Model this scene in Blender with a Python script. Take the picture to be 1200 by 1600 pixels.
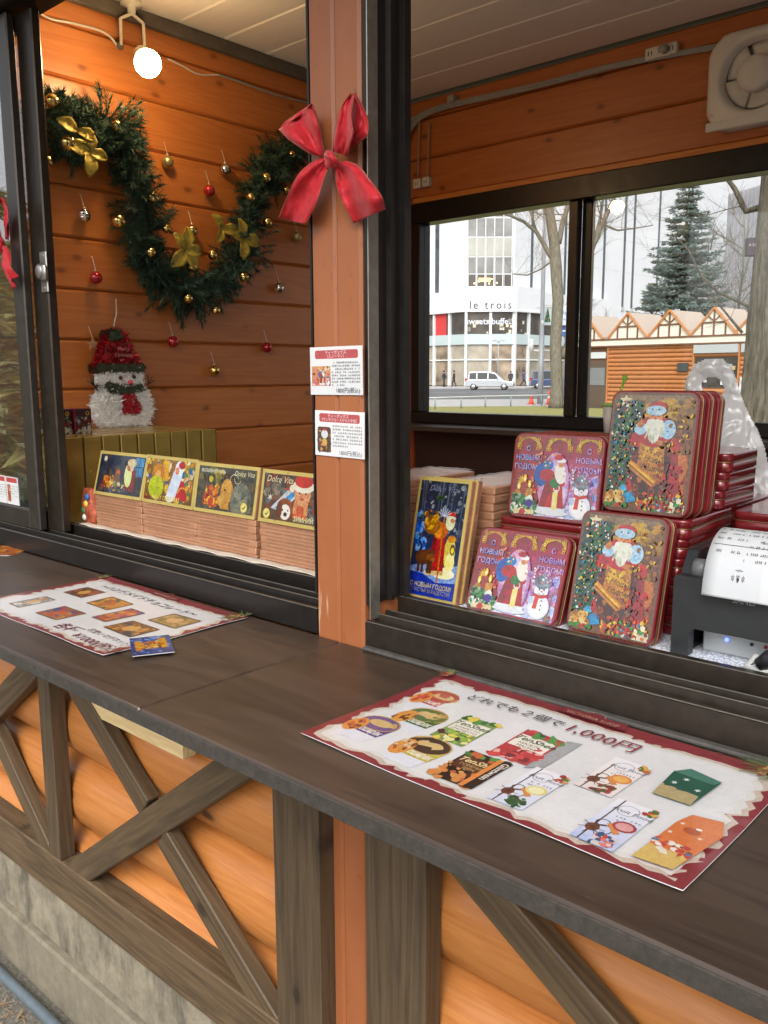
import bpy, bmesh, math, random
from mathutils import Vector, Matrix, noise
for o in list(bpy.data.objects): bpy.data.objects.remove(o)
SC = bpy.context.scene
COL = SC.collection
rnd = random.Random(7)
R = math.radians
V = Vector
# ------------------------------------------------------------------ camera
FPX, YAW, PITCH, ROLL = 1339.157, 0.72791, 0.15919, -0.003624   # fitted from the photograph's vanishing points (1200x1600)
EYE = V((0, 0, 1.5))
cy, sy, cp, sp = math.cos(YAW), math.sin(YAW), math.cos(PITCH), math.sin(PITCH)
CW = V((-sy*cp, cy*cp, -sp)); _r = V((cy, sy, 0)); _u = _r.cross(CW)
CR = _r*math.cos(ROLL) + _u*math.sin(ROLL); CU = -_r*math.sin(ROLL) + _u*math.cos(ROLL)
cam = bpy.data.cameras.new('camera'); cam_o = bpy.data.objects.new('camera', cam); COL.objects.link(cam_o)
cam.sensor_fit = 'VERTICAL'; cam.sensor_height = 24; cam.lens = 24*FPX/1600
cam.clip_start = .02; cam.clip_end = 3000
m = Matrix((CR, CU, -CW)).transposed().to_4x4(); m.translation = EYE; cam_o.matrix_world = m
SC.camera = cam_o
SC.render.resolution_x, SC.render.resolution_y = 768, 1024
# ------------------------------------------------------------------ sky, sun, exposure
SUN_EL, SUN_AZ = R(46), R(150)        # azimuth clockwise from +Y
w = bpy.data.worlds.new('World'); SC.world = w; w.use_nodes = True
nt = w.node_tree; nt.nodes.clear()
sk = nt.nodes.new('ShaderNodeTexSky'); sk.sky_type = 'NISHITA'; sk.sun_disc = False
sk.sun_elevation = SUN_EL; sk.sun_rotation = SUN_AZ; sk.air_density = 1.0; sk.dust_density = 5; sk.ozone_density = 1
hs = nt.nodes.new('ShaderNodeHueSaturation'); hs.inputs['Saturation'].default_value = .28
bg = nt.nodes.new('ShaderNodeBackground'); bg.inputs['Strength'].default_value = .15
wo = nt.nodes.new('ShaderNodeOutputWorld')
nt.links.new(sk.outputs[0], hs.inputs['Color']); nt.links.new(hs.outputs[0], bg.inputs['Color']); nt.links.new(bg.outputs[0], wo.inputs['Surface'])
sl = bpy.data.lights.new('sun', 'SUN'); sl.energy = .6; sl.angle = R(35); sl.color = (1, .97, .92)
so = bpy.data.objects.new('sun', sl); COL.objects.link(so)
sd = V((math.sin(SUN_AZ)*math.cos(SUN_EL), math.cos(SUN_AZ)*math.cos(SUN_EL), math.sin(SUN_EL)))
so.rotation_euler = sd.to_track_quat('Z', 'Y').to_euler(); so.location = (3, -6, 8)
vs = SC.view_settings; vs.view_transform = 'Standard'; vs.look = 'None'; vs.gamma = 1; vs.use_curve_mapping = False
vs.exposure = 0.86
SC.cycles.max_bounces = 12; SC.cycles.diffuse_bounces = 6; SC.cycles.transparent_max_bounces = 24
# ------------------------------------------------------------------ pixel -> place
def ray(x, y): return CR*((x-600)/FPX) - CU*((y-800)/FPX) + CW
def onz(x, y, z): d = ray(x, y); return EYE + d*((z-1.5)/d.z)
def onx(x, y, X): d = ray(x, y); return EYE + d*(X/d.x)
def ony(x, y, Y): d = ray(x, y); return EYE + d*(Y/d.y)
def at(x, y, D): return EYE + ray(x, y)*D
# ------------------------------------------------------------------ materials
def lin(c):
    if isinstance(c, str):
        c = c.lstrip('#'); c = [int(c[i:i+2], 16)/255 for i in (0, 2, 4)]
        return tuple(v/12.92 if v <= .04045 else ((v+.055)/1.055)**2.4 for v in c)
    return tuple(c[:3])
MATS = {}
class NT:
    def __init__(s, name):
        s.m = bpy.data.materials.new(name); s.m.use_nodes = True; s.t = s.m.node_tree
        s.b = s.t.nodes['Principled BSDF']; s.o = s.t.nodes['Material Output']
    def n(s, typ, **k):
        x = s.t.nodes.new('ShaderNode'+typ)
        for a, v in k.items(): setattr(x, a, v)
        return x
    def l(s, a, b): s.t.links.new(a, b)
    def mathn(s, op, a, b=None, c=None):
        x = s.n('Math', operation=op)
        for i, v in enumerate((a, b, c)):
            if v is None: continue
            if isinstance(v, (int, float)): x.inputs[i].default_value = v
            else: s.l(v, x.inputs[i])
        return x.outputs[0]
    def mixc(s, f, a, b, mode='MIX'):
        x = s.n('Mix', data_type='RGBA', blend_type=mode)
        for i, v in ((0, f), (6, a), (7, b)):
            if isinstance(v, (int, float)): x.inputs[i].default_value = v
            elif isinstance(v, tuple): x.inputs[i].default_value = (*v, 1)
            else: s.l(v, x.inputs[i])
        return x.outputs[2]
    def ramp(s, f, stops, interp='LINEAR'):
        x = s.n('ValToRGB'); x.color_ramp.interpolation = interp
        e = x.color_ramp.elements
        while len(e) < len(stops): e.new(.5)
        for k, (p, c) in zip(e, stops): k.position = p; k.color = (*(lin(c) if not isinstance(c, (int, float)) else (c, c, c)), 1)
        s.l(f, x.inputs[0]); return x.outputs[0]
    def coords(s, scale=(1, 1, 1), rnd_off=True, src='Object'):
        tc = s.n('TexCoord'); v = tc.outputs[src]
        if rnd_off:
            oi = s.n('ObjectInfo'); mu = s.n('VectorMath', operation='SCALE'); mu.inputs[0].default_value = (37, 53, 71); s.l(oi.outputs['Random'], mu.inputs['Scale'])
            ad = s.n('VectorMath', operation='ADD'); s.l(v, ad.inputs[0]); s.l(mu.outputs[0], ad.inputs[1]); v = ad.outputs[0]
        mp = s.n('Mapping'); s.l(v, mp.inputs[0]); mp.inputs['Scale'].default_value = scale
        return mp.outputs[0]
    def noise(s, v, scale, detail=4, rough=.55, dist=0):
        x = s.n('TexNoise'); s.l(v, x.inputs['Vector']); x.inputs['Scale'].default_value = scale
        x.inputs['Detail'].default_value = detail; x.inputs['Roughness'].default_value = rough; x.inputs['Distortion'].default_value = dist
        return x.outputs['Fac']
    def bump(s, h, strength=.2, dist=.002):
        x = s.n('Bump'); x.inputs['Strength'].default_value = strength; x.inputs['Distance'].default_value = dist
        s.l(h, x.inputs['Height']); s.l(x.outputs[0], s.b.inputs['Normal'])
    def set(s, **k):
        for a, v in k.items(): s.b.inputs[a.replace('_', ' ')].default_value = v
def plain(name, col, rough=.5, metal=0, var=.12, scale=30, bump=0, coat=0, spec=.5, grime=0):
    if name in MATS: return MATS[name]
    t = NT(name); c = lin(col)
    v = t.coords(); f = t.noise(v, scale, 5, .6)
    cc = t.ramp(f, [(.3, tuple(x*(1-var) for x in c)), (.7, tuple(min(1, x*(1+var)) for x in c))])
    if grime:
        g = t.noise(t.coords((1, 1, 1)), scale*.23, 6, .7); cc = t.mixc(t.mathn('MULTIPLY', t.ramp(g, [(.45, 0.), (.75, 1.)]), grime), cc, tuple(x*.35 for x in c))
    t.l(cc, t.b.inputs['Base Color'])
    rr = t.mathn('MULTIPLY_ADD', f, .25, max(.02, rough-.12)); t.l(rr, t.b.inputs['Roughness'])
    t.set(Metallic=metal, Specular_IOR_Level=spec)
    if coat: t.set(Coat_Weight=coat, Coat_Roughness=.06)
    if bump: t.bump(f, bump, .002)
    MATS[name] = t.m; return t.m
def wood(name, dark, light, axis=0, rough=.5, knots=.8, scale=1., tint=.25, bump=.15, coat=0, wear=0, knotcol=None, streak=1., flat=None, ks=1.):
    """grain along local axis; every piece gets its own offset and tone"""
    if name in MATS: return MATS[name]
    t = NT(name); d, l = lin(dark), lin(light)
    sc = [14*scale]*3; sc[axis] = .9*scale
    v = t.coords(tuple(sc))
    g1 = t.noise(v, 1.3, 3, .5, 1.2)
    wv = t.mathn('FRACT', t.mathn('MULTIPLY', g1, 6))
    rings = t.mathn('ABSOLUTE', t.mathn('SUBTRACT', wv, .5))
    fine = t.noise(t.coords(tuple(x*6 for x in sc)), 2.2, 4, .65)
    f = t.mathn('ADD', t.mathn('MULTIPLY', rings, .75*streak), t.mathn('MULTIPLY', fine, .62))
    c = t.ramp(f, [(.05, d), (.85, l)])
    k2 = [9.*ks]*3; k2[axis] = 5.2*ks
    kv = t.coords(tuple(k2)); vo = t.n('TexVoronoi')
    if flat is not None:
        vo.voronoi_dimensions = '2D'; sx_ = t.n('SeparateXYZ'); cx_ = t.n('CombineXYZ'); t.l(kv, sx_.inputs[0]); ax_ = [0, 1, 2]; ax_.remove(flat)
        t.l(sx_.outputs[ax_[0]], cx_.inputs[0]); t.l(sx_.outputs[ax_[1]], cx_.inputs[1]); kv = cx_.outputs[0]
    t.l(kv, vo.inputs['Vector']); vo.inputs['Scale'].default_value = 1.15
    kd = t.mathn('ADD', vo.outputs['Distance'], t.mathn('MULTIPLY', t.mathn('SUBTRACT', fine, .5), .05))
    sp_ = t.n('SeparateColor'); t.l(vo.outputs['Color'], sp_.inputs[0])
    kn = t.mathn('MULTIPLY', t.ramp(kd, [(.028, 1.), (.05, .75), (.075, .18), (.15, 0.)]), t.ramp(sp_.outputs[0], [(.45, 0.), (.5, 1.)]))
    c = t.mixc(t.mathn('MULTIPLY', kn, knots), c, lin(knotcol) if knotcol else tuple(x*.28 for x in d))
    oi = t.n('ObjectInfo'); br = t.mathn('MULTIPLY_ADD', oi.outputs['Random'], tint, 1-tint*.5)
    mu = t.n('VectorMath', operation='SCALE'); t.l(c, mu.inputs[0]); t.l(br, mu.inputs['Scale']); c = mu.outputs[0]
    if wear:
        wn = t.noise(t.coords((3, 3, 3)), 2.2, 8, .75); c = t.mixc(t.mathn('MULTIPLY', t.ramp(wn, [(.56, 0.), (.7, 1.)]), wear), c, tuple(min(1, x*1.9+.02) for x in l))
    t.l(c, t.b.inputs['Base Color'])
    t.l(t.mathn('MULTIPLY_ADD', fine, .3, rough-.15), t.b.inputs['Roughness'])
    if coat: t.set(Coat_Weight=coat, Coat_Roughness=.25)
    t.bump(t.mathn('SUBTRACT', f, t.mathn('MULTIPLY', kn, .4)), bump, .002)
    MATS[name] = t.m; return t.m
def glass(name, tint=(1, 1, 1), refl=1.0, dirt=.02):
    if name in MATS: return MATS[name]
    t = NT(name); t.t.nodes.remove(t.b)
    tr = t.n('BsdfTransparent'); tr.inputs[0].default_value = (*tint, 1)
    gl = t.n('BsdfGlossy'); gl.inputs['Roughness'].default_value = .012
    df = t.n('BsdfDiffuse'); df.inputs[0].default_value = (.75, .75, .75, 1)
    fr = t.n('Fresnel'); ge = t.n('NewGeometry'); t.l(t.mathn('MULTIPLY_ADD', ge.outputs['Backfacing'], 1/1.5-1.5, 1.5), fr.inputs[0])
    a = t.n('MixShader'); t.l(t.mathn('MULTIPLY', fr.outputs[0], refl), a.inputs[0]); t.l(tr.outputs[0], a.inputs[1]); t.l(gl.outputs[0], a.inputs[2])
    n = t.noise(t.coords((1, 1, .4)), 5, 6, .7); b = t.n('MixShader'); t.l(t.mathn('MULTIPLY', t.ramp(n, [(.35, .2), (.8, 1.)]), dirt), b.inputs[0]); t.l(a.outputs[0], b.inputs[1]); t.l(df.outputs[0], b.inputs[2])
    t.l(b.outputs[0], t.o.inputs[0]); MATS[name] = t.m; return t.m
def film(name, col, alpha=.6, rough=.3):
    """thin translucent plastic"""
    if name in MATS: return MATS[name]
    t = NT(name); t.t.nodes.remove(t.b)
    tr = t.n('BsdfTransparent'); df = t.n('BsdfDiffuse'); tl = t.n('BsdfTranslucent'); gl = t.n('BsdfGlossy')
    df.inputs[0].default_value = (*lin(col), 1); tl.inputs[0].default_value = (*lin(col), 1); gl.inputs['Roughness'].default_value = rough
    a = t.n('MixShader'); a.inputs[0].default_value = .5; t.l(df.outputs[0], a.inputs[1]); t.l(tl.outputs[0], a.inputs[2])
    g = t.n('MixShader'); g.inputs[0].default_value = .1; t.l(a.outputs[0], g.inputs[1]); t.l(gl.outputs[0], g.inputs[2])
    n = t.noise(t.coords((1, 1, 1)), 14, 4, .6)
    b = t.n('MixShader'); t.l(t.mathn('MULTIPLY_ADD', n, .3, alpha-.15), b.inputs[0]); t.l(tr.outputs[0], b.inputs[1]); t.l(g.outputs[0], b.inputs[2])
    t.l(b.outputs[0], t.o.inputs[0]); MATS[name] = t.m; return t.m
def printmat(name, rough=.35, coat=.3, coat_rough=.1, grain=1., sat=.9, val=.9, coat_ior=1.5):
    if name in MATS: return MATS[name]
    t = NT(name); a = t.n('VertexColor'); a.layer_name = 'Col'
    f = t.noise(t.coords((1, 1, 1), src='Object'), 900, 3, .7)
    f2 = t.noise(t.coords((1, 1, 1), src='Object'), 260, 4, .7); f3 = t.noise(t.coords((1, 1, 1), src='Object'), 70, 3, .6)
    c = t.mixc(.30*grain, a.outputs[0], t.ramp(f, [(.3, 0.), (.7, 1.)]), 'OVERLAY'); c = t.mixc(.42*grain, c, t.ramp(f2, [(.3, '#2a2018'), (.7, '#fff4e0')]), 'OVERLAY'); c = t.mixc(.3*grain, c, t.ramp(f3, [(.3, '#40382f'), (.7, '#f4f0ea')]), 'OVERLAY')
    h_ = t.n('HueSaturation'); h_.inputs['Saturation'].default_value = sat; h_.inputs['Value'].default_value = val; t.l(c, h_.inputs['Color']); c = h_.outputs[0]
    t.l(c, t.b.inputs['Base Color']); t.set(Roughness=rough, Coat_Weight=coat, Coat_Roughness=coat_rough, Coat_IOR=coat_ior)
    w = t.noise(t.coords((1, 1, 1)), 18, 2, .5); t.bump(w, .06, .004)
    MATS[name] = t.m; return t.m
def emit(name, col, s):
    if name in MATS: return MATS[name]
    t = NT(name); t.set(Base_Color=(*lin(col), 1), Emission_Color=(*lin(col), 1), Emission_Strength=s); MATS[name] = t.m; return t.m
# ------------------------------------------------------------------ mesh builder
class MB:
    def __init__(s): s.v = []; s.f = []; s.mi = []; s.sm = []; s.cur = 0; s.smooth = False; s.M = None
    def add(s, vs, fs):
        b = len(s.v); s.v += [tuple(s.M @ V(p)) if s.M else tuple(p) for p in vs]
        for f in fs: s.f.append(tuple(b+i for i in f)); s.mi.append(s.cur); s.sm.append(s.smooth)
    def box(s, x0, x1, y0, y1, z0, z1, bev=0):
        if x0 > x1: x0, x1 = x1, x0
        if y0 > y1: y0, y1 = y1, y0
        if z0 > z1: z0, z1 = z1, z0
        if not bev:
            s.add([(x, y, z) for z in (z0, z1) for y in (y0, y1) for x in (x0, x1)],
                  [(0, 2, 3, 1), (4, 5, 7, 6), (0, 1, 5, 4), (2, 6, 7, 3), (0, 4, 6, 2), (1, 3, 7, 5)]); return
        b = min(bev, (x1-x0)*.45, (y1-y0)*.45, (z1-z0)*.45)
        vs = []; ix = {}
        for i, sx in enumerate((x0, x1)):
            for j, sy_ in enumerate((y0, y1)):
                for k, sz in enumerate((z0, z1)):
                    dx, dy, dz = (1-2*i)*b, (1-2*j)*b, (1-2*k)*b
                    ix[i, j, k, 0] = len(vs); vs.append((sx, sy_+dy, sz+dz))
                    ix[i, j, k, 1] = len(vs); vs.append((sx+dx, sy_, sz+dz))
                    ix[i, j, k, 2] = len(vs); vs.append((sx+dx, sy_+dy, sz))
        fs = []
        for i in (0, 1):
            q = [ix[i, 0, 0, 0], ix[i, 1, 0, 0], ix[i, 1, 1, 0], ix[i, 0, 1, 0]]; fs.append(q if i else q[::-1])
            q = [ix[0, i, 0, 1], ix[0, i, 1, 1], ix[1, i, 1, 1], ix[1, i, 0, 1]]; fs.append(q if i else q[::-1])
            q = [ix[0, 0, i, 2], ix[1, 0, i, 2], ix[1, 1, i, 2], ix[0, 1, i, 2]]; fs.append(q if i else q[::-1])
        for a in (0, 1):
            for c in (0, 1):
                fs.append([ix[a, c, 0, 0], ix[a, c, 1, 0], ix[a, c, 1, 1], ix[a, c, 0, 1]])
                fs.append([ix[a, 0, c, 0], ix[a, 1, c, 0], ix[a, 1, c, 2], ix[a, 0, c, 2]])
                fs.append([ix[0, a, c, 1], ix[1, a, c, 1], ix[1, a, c, 2], ix[0, a, c, 2]])
                for k in (0, 1): fs.append([ix[a, c, k, 0], ix[a, c, k, 1], ix[a, c, k, 2]])
        s.add(vs, fs)
    def tube(s, pts, r, n=8, caps=True, closed=False):
        pts = [V(p) for p in pts]; rr = r if isinstance(r, (list, tuple)) else [r]*len(pts)
        vs = []; fs = []; ref = None; L = len(pts)
        for i, p in enumerate(pts):
            a = pts[(i-1) % L] if closed else pts[max(0, i-1)]; b = pts[(i+1) % L] if closed else pts[min(L-1, i+1)]
            t = (b-a).normalized() if (b-a).length > 1e-9 else V((0, 0, 1))
            if ref is None: ref = t.orthogonal().normalized()
            ref = (ref - t*ref.dot(t)); ref = ref.normalized() if ref.length > 1e-6 else t.orthogonal().normalized()
            q = t.cross(ref)
            for k in range(n):
                an = 2*math.pi*k/n; vs.append(p + ref*(math.cos(an)*rr[i]) + q*(math.sin(an)*rr[i]))
        for i in range(L if closed else L-1):
            j = (i+1) % L
            for k in range(n): fs.append((i*n+k, i*n+(k+1) % n, j*n+(k+1) % n, j*n+k))
        if caps and not closed: fs.append(tuple(range(n))[::-1]); fs.append(tuple((L-1)*n+k for k in range(n)))
        s.add(vs, fs)
    def lathe(s, prof, n=24, axis='z', c=(0, 0, 0)):
        vs = []; fs = []
        for r, h in prof:
            for k in range(n):
                a = 2*math.pi*k/n; x, y = r*math.cos(a), r*math.sin(a)
                p = (x, y, h) if axis == 'z' else (x, h, y) if axis == 'y' else (h, x, y)
                vs.append((p[0]+c[0], p[1]+c[1], p[2]+c[2]))
        for i in range(len(prof)-1):
            for k in range(n): fs.append((i*n+k, i*n+(k+1) % n, (i+1)*n+(k+1) % n, (i+1)*n+k))
        fs.append(tuple(range(n))[::-1]); fs.append(tuple((len(prof)-1)*n+k for k in range(n)))
        s.add(vs, fs)
    def sphere(s, c, r, n=12, m=8, sc=(1, 1, 1)):
        vs = [(c[0], c[1], c[2]+r*sc[2])]; fs = []
        for i in range(1, m):
            a = math.pi*i/m
            for k in range(n):
                b = 2*math.pi*k/n; vs.append((c[0]+r*sc[0]*math.sin(a)*math.cos(b), c[1]+r*sc[1]*math.sin(a)*math.sin(b), c[2]+r*sc[2]*math.cos(a)))
        vs.append((c[0], c[1], c[2]-r*sc[2])); e = len(vs)-1
        for k in range(n):
            fs.append((0, 1+k, 1+(k+1) % n)); fs.append((e, e-n+(k+1) % n, e-n+k))
        for i in range(m-2):
            for k in range(n): a = 1+i*n; fs.append((a+k, a+n+k, a+n+(k+1) % n, a+(k+1) % n))
        s.add(vs, fs)
    def prism(s, poly, a0, a1, axis='y'):
        """extrude a 2-D outline; axis y: outline in xz; z: outline in xy; x: outline in yz"""
        n = len(poly)
        f = {'y': lambda p, a: (p[0], a, p[1]), 'z': lambda p, a: (p[0], p[1], a), 'x': lambda p, a: (a, p[0], p[1])}[axis]
        vs = [f(p, a0) for p in poly]+[f(p, a1) for p in poly]
        s.add(vs, [tuple(range(n))[::-1], tuple(range(n, 2*n))]+[(i, (i+1) % n, n+(i+1) % n, n+i) for i in range(n)])
    def grid(s, fn, nu, nv, closeu=False):
        vs = [fn(i/(nu-1 if not closeu else nu), j/(nv-1)) for j in range(nv) for i in range(nu)]
        fs = []
        for j in range(nv-1):
            for i in range(nu if closeu else nu-1): fs.append((j*nu+i, j*nu+(i+1) % nu, (j+1)*nu+(i+1) % nu, (j+1)*nu+i))
        s.add(vs, fs)
    def mesh(s, name, mats):
        me = bpy.data.meshes.new(name); me.from_pydata(s.v, [], s.f)
        for q in (mats if isinstance(mats, (list, tuple)) else [mats]): me.materials.append(q)
        if len(s.mi): me.polygons.foreach_set('material_index', s.mi); me.polygons.foreach_set('use_smooth', s.sm)
        bm = bmesh.new(); bm.from_mesh(me); bmesh.ops.recalc_face_normals(bm, faces=bm.faces); bm.to_mesh(me); bm.free()
        return me
def link(name, me, parent=None, loc=None, rot=None):
    o = bpy.data.objects.new(name, me); COL.objects.link(o)
    if loc is not None: o.location = loc
    if rot is not None: o.rotation_euler = rot
    if parent: o.parent = parent
    return o
def wmat(o):
    m = o.matrix_basis.copy()
    return wmat(o.parent) @ o.matrix_parent_inverse @ m if o.parent else m
def obj(name, mb, mats, parent=None, world=True, origin=None):
    """one mesh object; world=True: builder holds world coordinates, else the parent's local ones"""
    me = mb.mesh(name, mats) if isinstance(mb, MB) else mb
    if origin is not None: me.transform(Matrix.Translation(-V(origin)))
    o = link(name, me, parent)
    if origin is not None: o.location = origin
    if parent and world: o.matrix_parent_inverse = wmat(parent).inverted()
    return o
def tag(o, label, cat, group=None, kind=None):
    o['label'] = label; o['category'] = cat
    if group: o['group'] = group
    if kind: o['kind'] = kind
    return o
def thing(name, label, cat, loc=(0, 0, 0), rot=(0, 0, 0), group=None):
    o = bpy.data.objects.new(name, None); COL.objects.link(o); o.empty_display_size = .05
    o.location = loc; o.rotation_euler = rot
    return tag(o, label, cat, group)
def struct(name, mb, mats):
    o = obj(name, mb, mats); o['kind'] = 'structure'; return o
def copy_tree(o, parent=None):
    c = o.copy(); COL.objects.link(c); c.parent = parent
    for ch in list(o.children): copy_tree(ch, c)
    return c
# ------------------------------------------------------------------ flat print: coloured shapes stacked a few hundredths of a millimetre apart
class Print:
    DZ = 1.6e-5
    def __init__(s): s.v = []; s.f = []; s.c = []; s.lv = 0; s.T = (1, 0, 0, 1, 0, 0); s.clip = None
    def up(s): s.lv += 1
    def tr(s, x, y, sx=1, sy_=None, rot=0):
        sy_ = sx if sy_ is None else sy_; c, n = math.cos(rot), math.sin(rot); s.T = (c*sx, -n*sy_, n*sx, c*sy_, x, y); return s
    def poly(s, pts, col, cols=None, up=True):
        if up: s.lv += 1
        a, b, c, d, e, f = s.T; k = len(s.v)
        q = [(a*x+b*y+e, c*x+d*y+f) for x, y in pts]
        if s.clip: q = [(min(max(x, s.clip[0]), s.clip[2]), min(max(y, s.clip[1]), s.clip[3])) for x, y in q]
        s.v += [(x, y, s.lv*s.DZ) for x, y in q]
        s.f.append(tuple(range(k, k+len(pts)))); L = lin(col) if col is not None else None
        s.c += [L]*len(pts) if cols is None else [lin(q) for q in cols]
    def rect(s, x0, y0, x1, y1, col, top=None, right=None, up=True):
        cs = None
        if top: cs = [col, col, top, top]
        if right: cs = [col, right, right, col]
        s.poly([(x0, y0), (x1, y0), (x1, y1), (x0, y1)], col, cs, up)
    def rrect(s, x0, y0, x1, y1, r, col, up=True):
        p = []
        for cx, cy_, a0 in ((x1-r, y1-r, 0), (x0+r, y1-r, 90), (x0+r, y0+r, 180), (x1-r, y0+r, 270)):
            for k in range(6): a = R(a0+18*k); p.append((cx+r*math.cos(a), cy_+r*math.sin(a)))
        s.poly(p, col, None, up)
    def ell(s, cx, cy_, rx, ry, col, n=14, rot=0, jit=0, up=True, a0=0, a1=360):
        p = []; c, q = math.cos(rot), math.sin(rot)
        for k in range(n):
            a = R(a0+(a1-a0)*k/(n if a1-a0 == 360 else n-1)); j = 1+jit*(rnd.random()-.5)
            x, y = rx*j*math.cos(a), ry*j*math.sin(a); p.append((cx+c*x-q*y, cy_+q*x+c*y))
        s.poly(p, col, None, up)
    def line(s, pts, w, col, up=True):
        if up: s.lv += 1
        for (x0, y0), (x1, y1) in zip(pts, pts[1:]):
            d = math.hypot(x1-x0, y1-y0) or 1e-9; nx, ny = -(y1-y0)/d*w/2, (x1-x0)/d*w/2
            s.poly([(x0+nx, y0+ny), (x0-nx, y0-ny), (x1-nx, y1-ny), (x1+nx, y1+ny)], col, None, False)
    def arc(s, cx, cy_, r, w, col, a0=0, a1=360, n=16, ry=None):
        ry = ry or r
        s.line([(cx+r*math.cos(R(a0+(a1-a0)*k/n)), cy_+ry*math.sin(R(a0+(a1-a0)*k/n))) for k in range(n+1)], w, col)
    def dots(s, x0, y0, x1, y1, n, cols, r0, r1, inside=None, k=7, levels=5):
        b = s.lv
        for i in range(n):
            x, y = rnd.uniform(x0, x1), rnd.uniform(y0, y1)
            if inside and not inside(x, y): continue
            s.lv = b+1+i % levels; q = rnd.uniform(r0, r1); s.ell(x, y, q, q*rnd.uniform(.55, 1), rnd.choice(cols), k, rnd.uniform(0, 3), .6, False)
        s.lv = b+levels
    def star(s, cx, cy_, r, col, n=5, q=.45, rot=0):
        s.poly([(cx+r*(1 if k % 2 == 0 else q)*math.sin(rot+math.pi*k/n), cy_+r*(1 if k % 2 == 0 else q)*math.cos(rot+math.pi*k/n)) for k in range(2*n)], col)
    def text(s, txt, x, y, size, col, align='CENTER', shear=0, bold=0, sx=1, rot=0, up=True, spacing=1):
        cu = bpy.data.curves.new('txt', 'FONT'); cu.body = txt; cu.size = 1; cu.align_x = align; cu.shear = shear; cu.offset = bold; cu.resolution_u = 2; cu.space_character = spacing
        o = bpy.data.objects.new('txt', cu); COL.objects.link(o)
        dg = bpy.context.evaluated_depsgraph_get(); me = o.evaluated_get(dg).to_mesh()
        if up: s.lv += 1
        a, b, c, d, e, f = s.T; k = len(s.v); L = lin(col); cr, sr = math.cos(rot)*size, math.sin(rot)*size
        for p in me.vertices:
            px, py = p.co.x*sx, p.co.y; X, Y = x+cr*px-sr*py, y+sr*px+cr*py
            s.v.append((a*X+b*Y+e, c*X+d*Y+f, s.lv*s.DZ)); s.c.append(L)
        for p in me.polygons: s.f.append(tuple(k+i for i in p.vertices))
        o.evaluated_get(dg).to_mesh_clear(); bpy.data.objects.remove(o); bpy.data.curves.remove(cu)
    def scribble(s, x0, y0, x1, lines, dy, h, col, dens=.8):
        """body text too small to read"""
        s.lv += 1
        for i in range(lines):
            x = x0; y = y0-i*dy; e = x1 if i < lines-1 else x0+(x1-x0)*.5
            while x < e:
                q = h*rnd.uniform(.6, 1.)
                if rnd.random() < dens:
                    s.poly([(x, y), (x+q, y), (x+q, y+h*.22), (x, y+h*.22)], col, None, False)
                    xx = x+q*rnd.uniform(.2, .6); s.poly([(xx, y-h*.25), (xx+h*.2, y-h*.25), (xx+h*.2, y+h*.7), (xx, y+h*.7)], col, None, False)
                    if rnd.random() < .6: s.poly([(x, y+h*.42), (x+q*.9, y+h*.42), (x+q*.9, y+h*.62), (x, y+h*.62)], col, None, False)
                x += h*1.15
    def build(s, name, mat, parent=None, M=None):
        me = bpy.data.meshes.new(name); me.from_pydata(s.v, [], s.f); me.materials.append(mat)
        at_ = me.color_attributes.new('Col', 'FLOAT_COLOR', 'POINT')
        at_.data.foreach_set('color', [q for c in s.c for q in (*c, 1.)])
        bm = bmesh.new(); bm.from_mesh(me)
        for f in bm.faces:
            f.normal_update()
            if f.normal.z < 0: f.normal_flip()
        bm.to_mesh(me); bm.free()
        o = link(name, me, parent)
        if M is not None: o.matrix_basis = M
        return o
# ================================================================== SETTING: ground, road, lawn
def ground_mat():
    t = NT('ground_gravel'); v = t.coords((1, 1, 1), False)
    a = t.noise(v, 90, 8, .75); b = t.noise(v, 1.2, 4, .6)
    c = t.ramp(a, [(.3, '#4a453d'), (.5, '#6f6a60'), (.72, '#97928a')])
    c = t.mixc(t.mathn('MULTIPLY', t.ramp(b, [(.45, 0.), (.65, 1.)]), .45), c, lin('#5a4c38'))
    t.l(c, t.b.inputs['Base Color']); t.set(Roughness=.95); t.bump(a, .8, .01); return t.m
def flat(name, pts, z, mat):
    b = MB(); b.add([(p[0], p[1], z) for p in pts], [tuple(range(len(pts)))]); return struct(name, b, mat)
b = MB(); b.add([(-900, -600, 0), (900, -600, 0), (900, 1200, 0), (-900, 1200, 0)], [(0, 1, 2, 3)])
struct('ground', b, ground_mat())
def grassm():
    t = NT('lawn'); v = t.coords((1, 1, 1), False); a = t.noise(v, 6, 8, .8); b2 = t.noise(v, .35, 3)
    c = t.ramp(a, [(.3, '#757a42'), (.6, '#9b9a5c'), (.8, '#bdb47a')]); c = t.mixc(t.mathn('MULTIPLY', b2, .5), c, lin('#8b7f4a'))
    t.l(c, t.b.inputs['Base Color']); t.set(Roughness=1.); t.bump(a, 1., .05); return t.m
def sweep(D0, D1, x0=560, x1=1330, step=40):
    """ground strip between two viewing depths (park lawn, road, pavement all run across the view)"""
    def g(x, D): d = ray(x, 585); h = V((d.x, d.y, 0)); return V((0, 0, 0))+h*(D/ h.dot(V((-sy, cy, 0))))
    xs = list(range(x0, x1+1, step)); return [g(x, D0) for x in xs]+[g(x, D1) for x in reversed(xs)]
flat('lawn', sweep(6, 40.5), .004, grassm())
flat('path', sweep(40.5, 52), .004, plain('path_asphalt', (.42, .41, .40), .9, var=.15, scale=2))
flat('road', sweep(52.2, 90), .004, plain('road_asphalt', (.13, .135, .14), .85, var=.15, scale=3))
b = MB(); q = sweep(90, 100)
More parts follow.
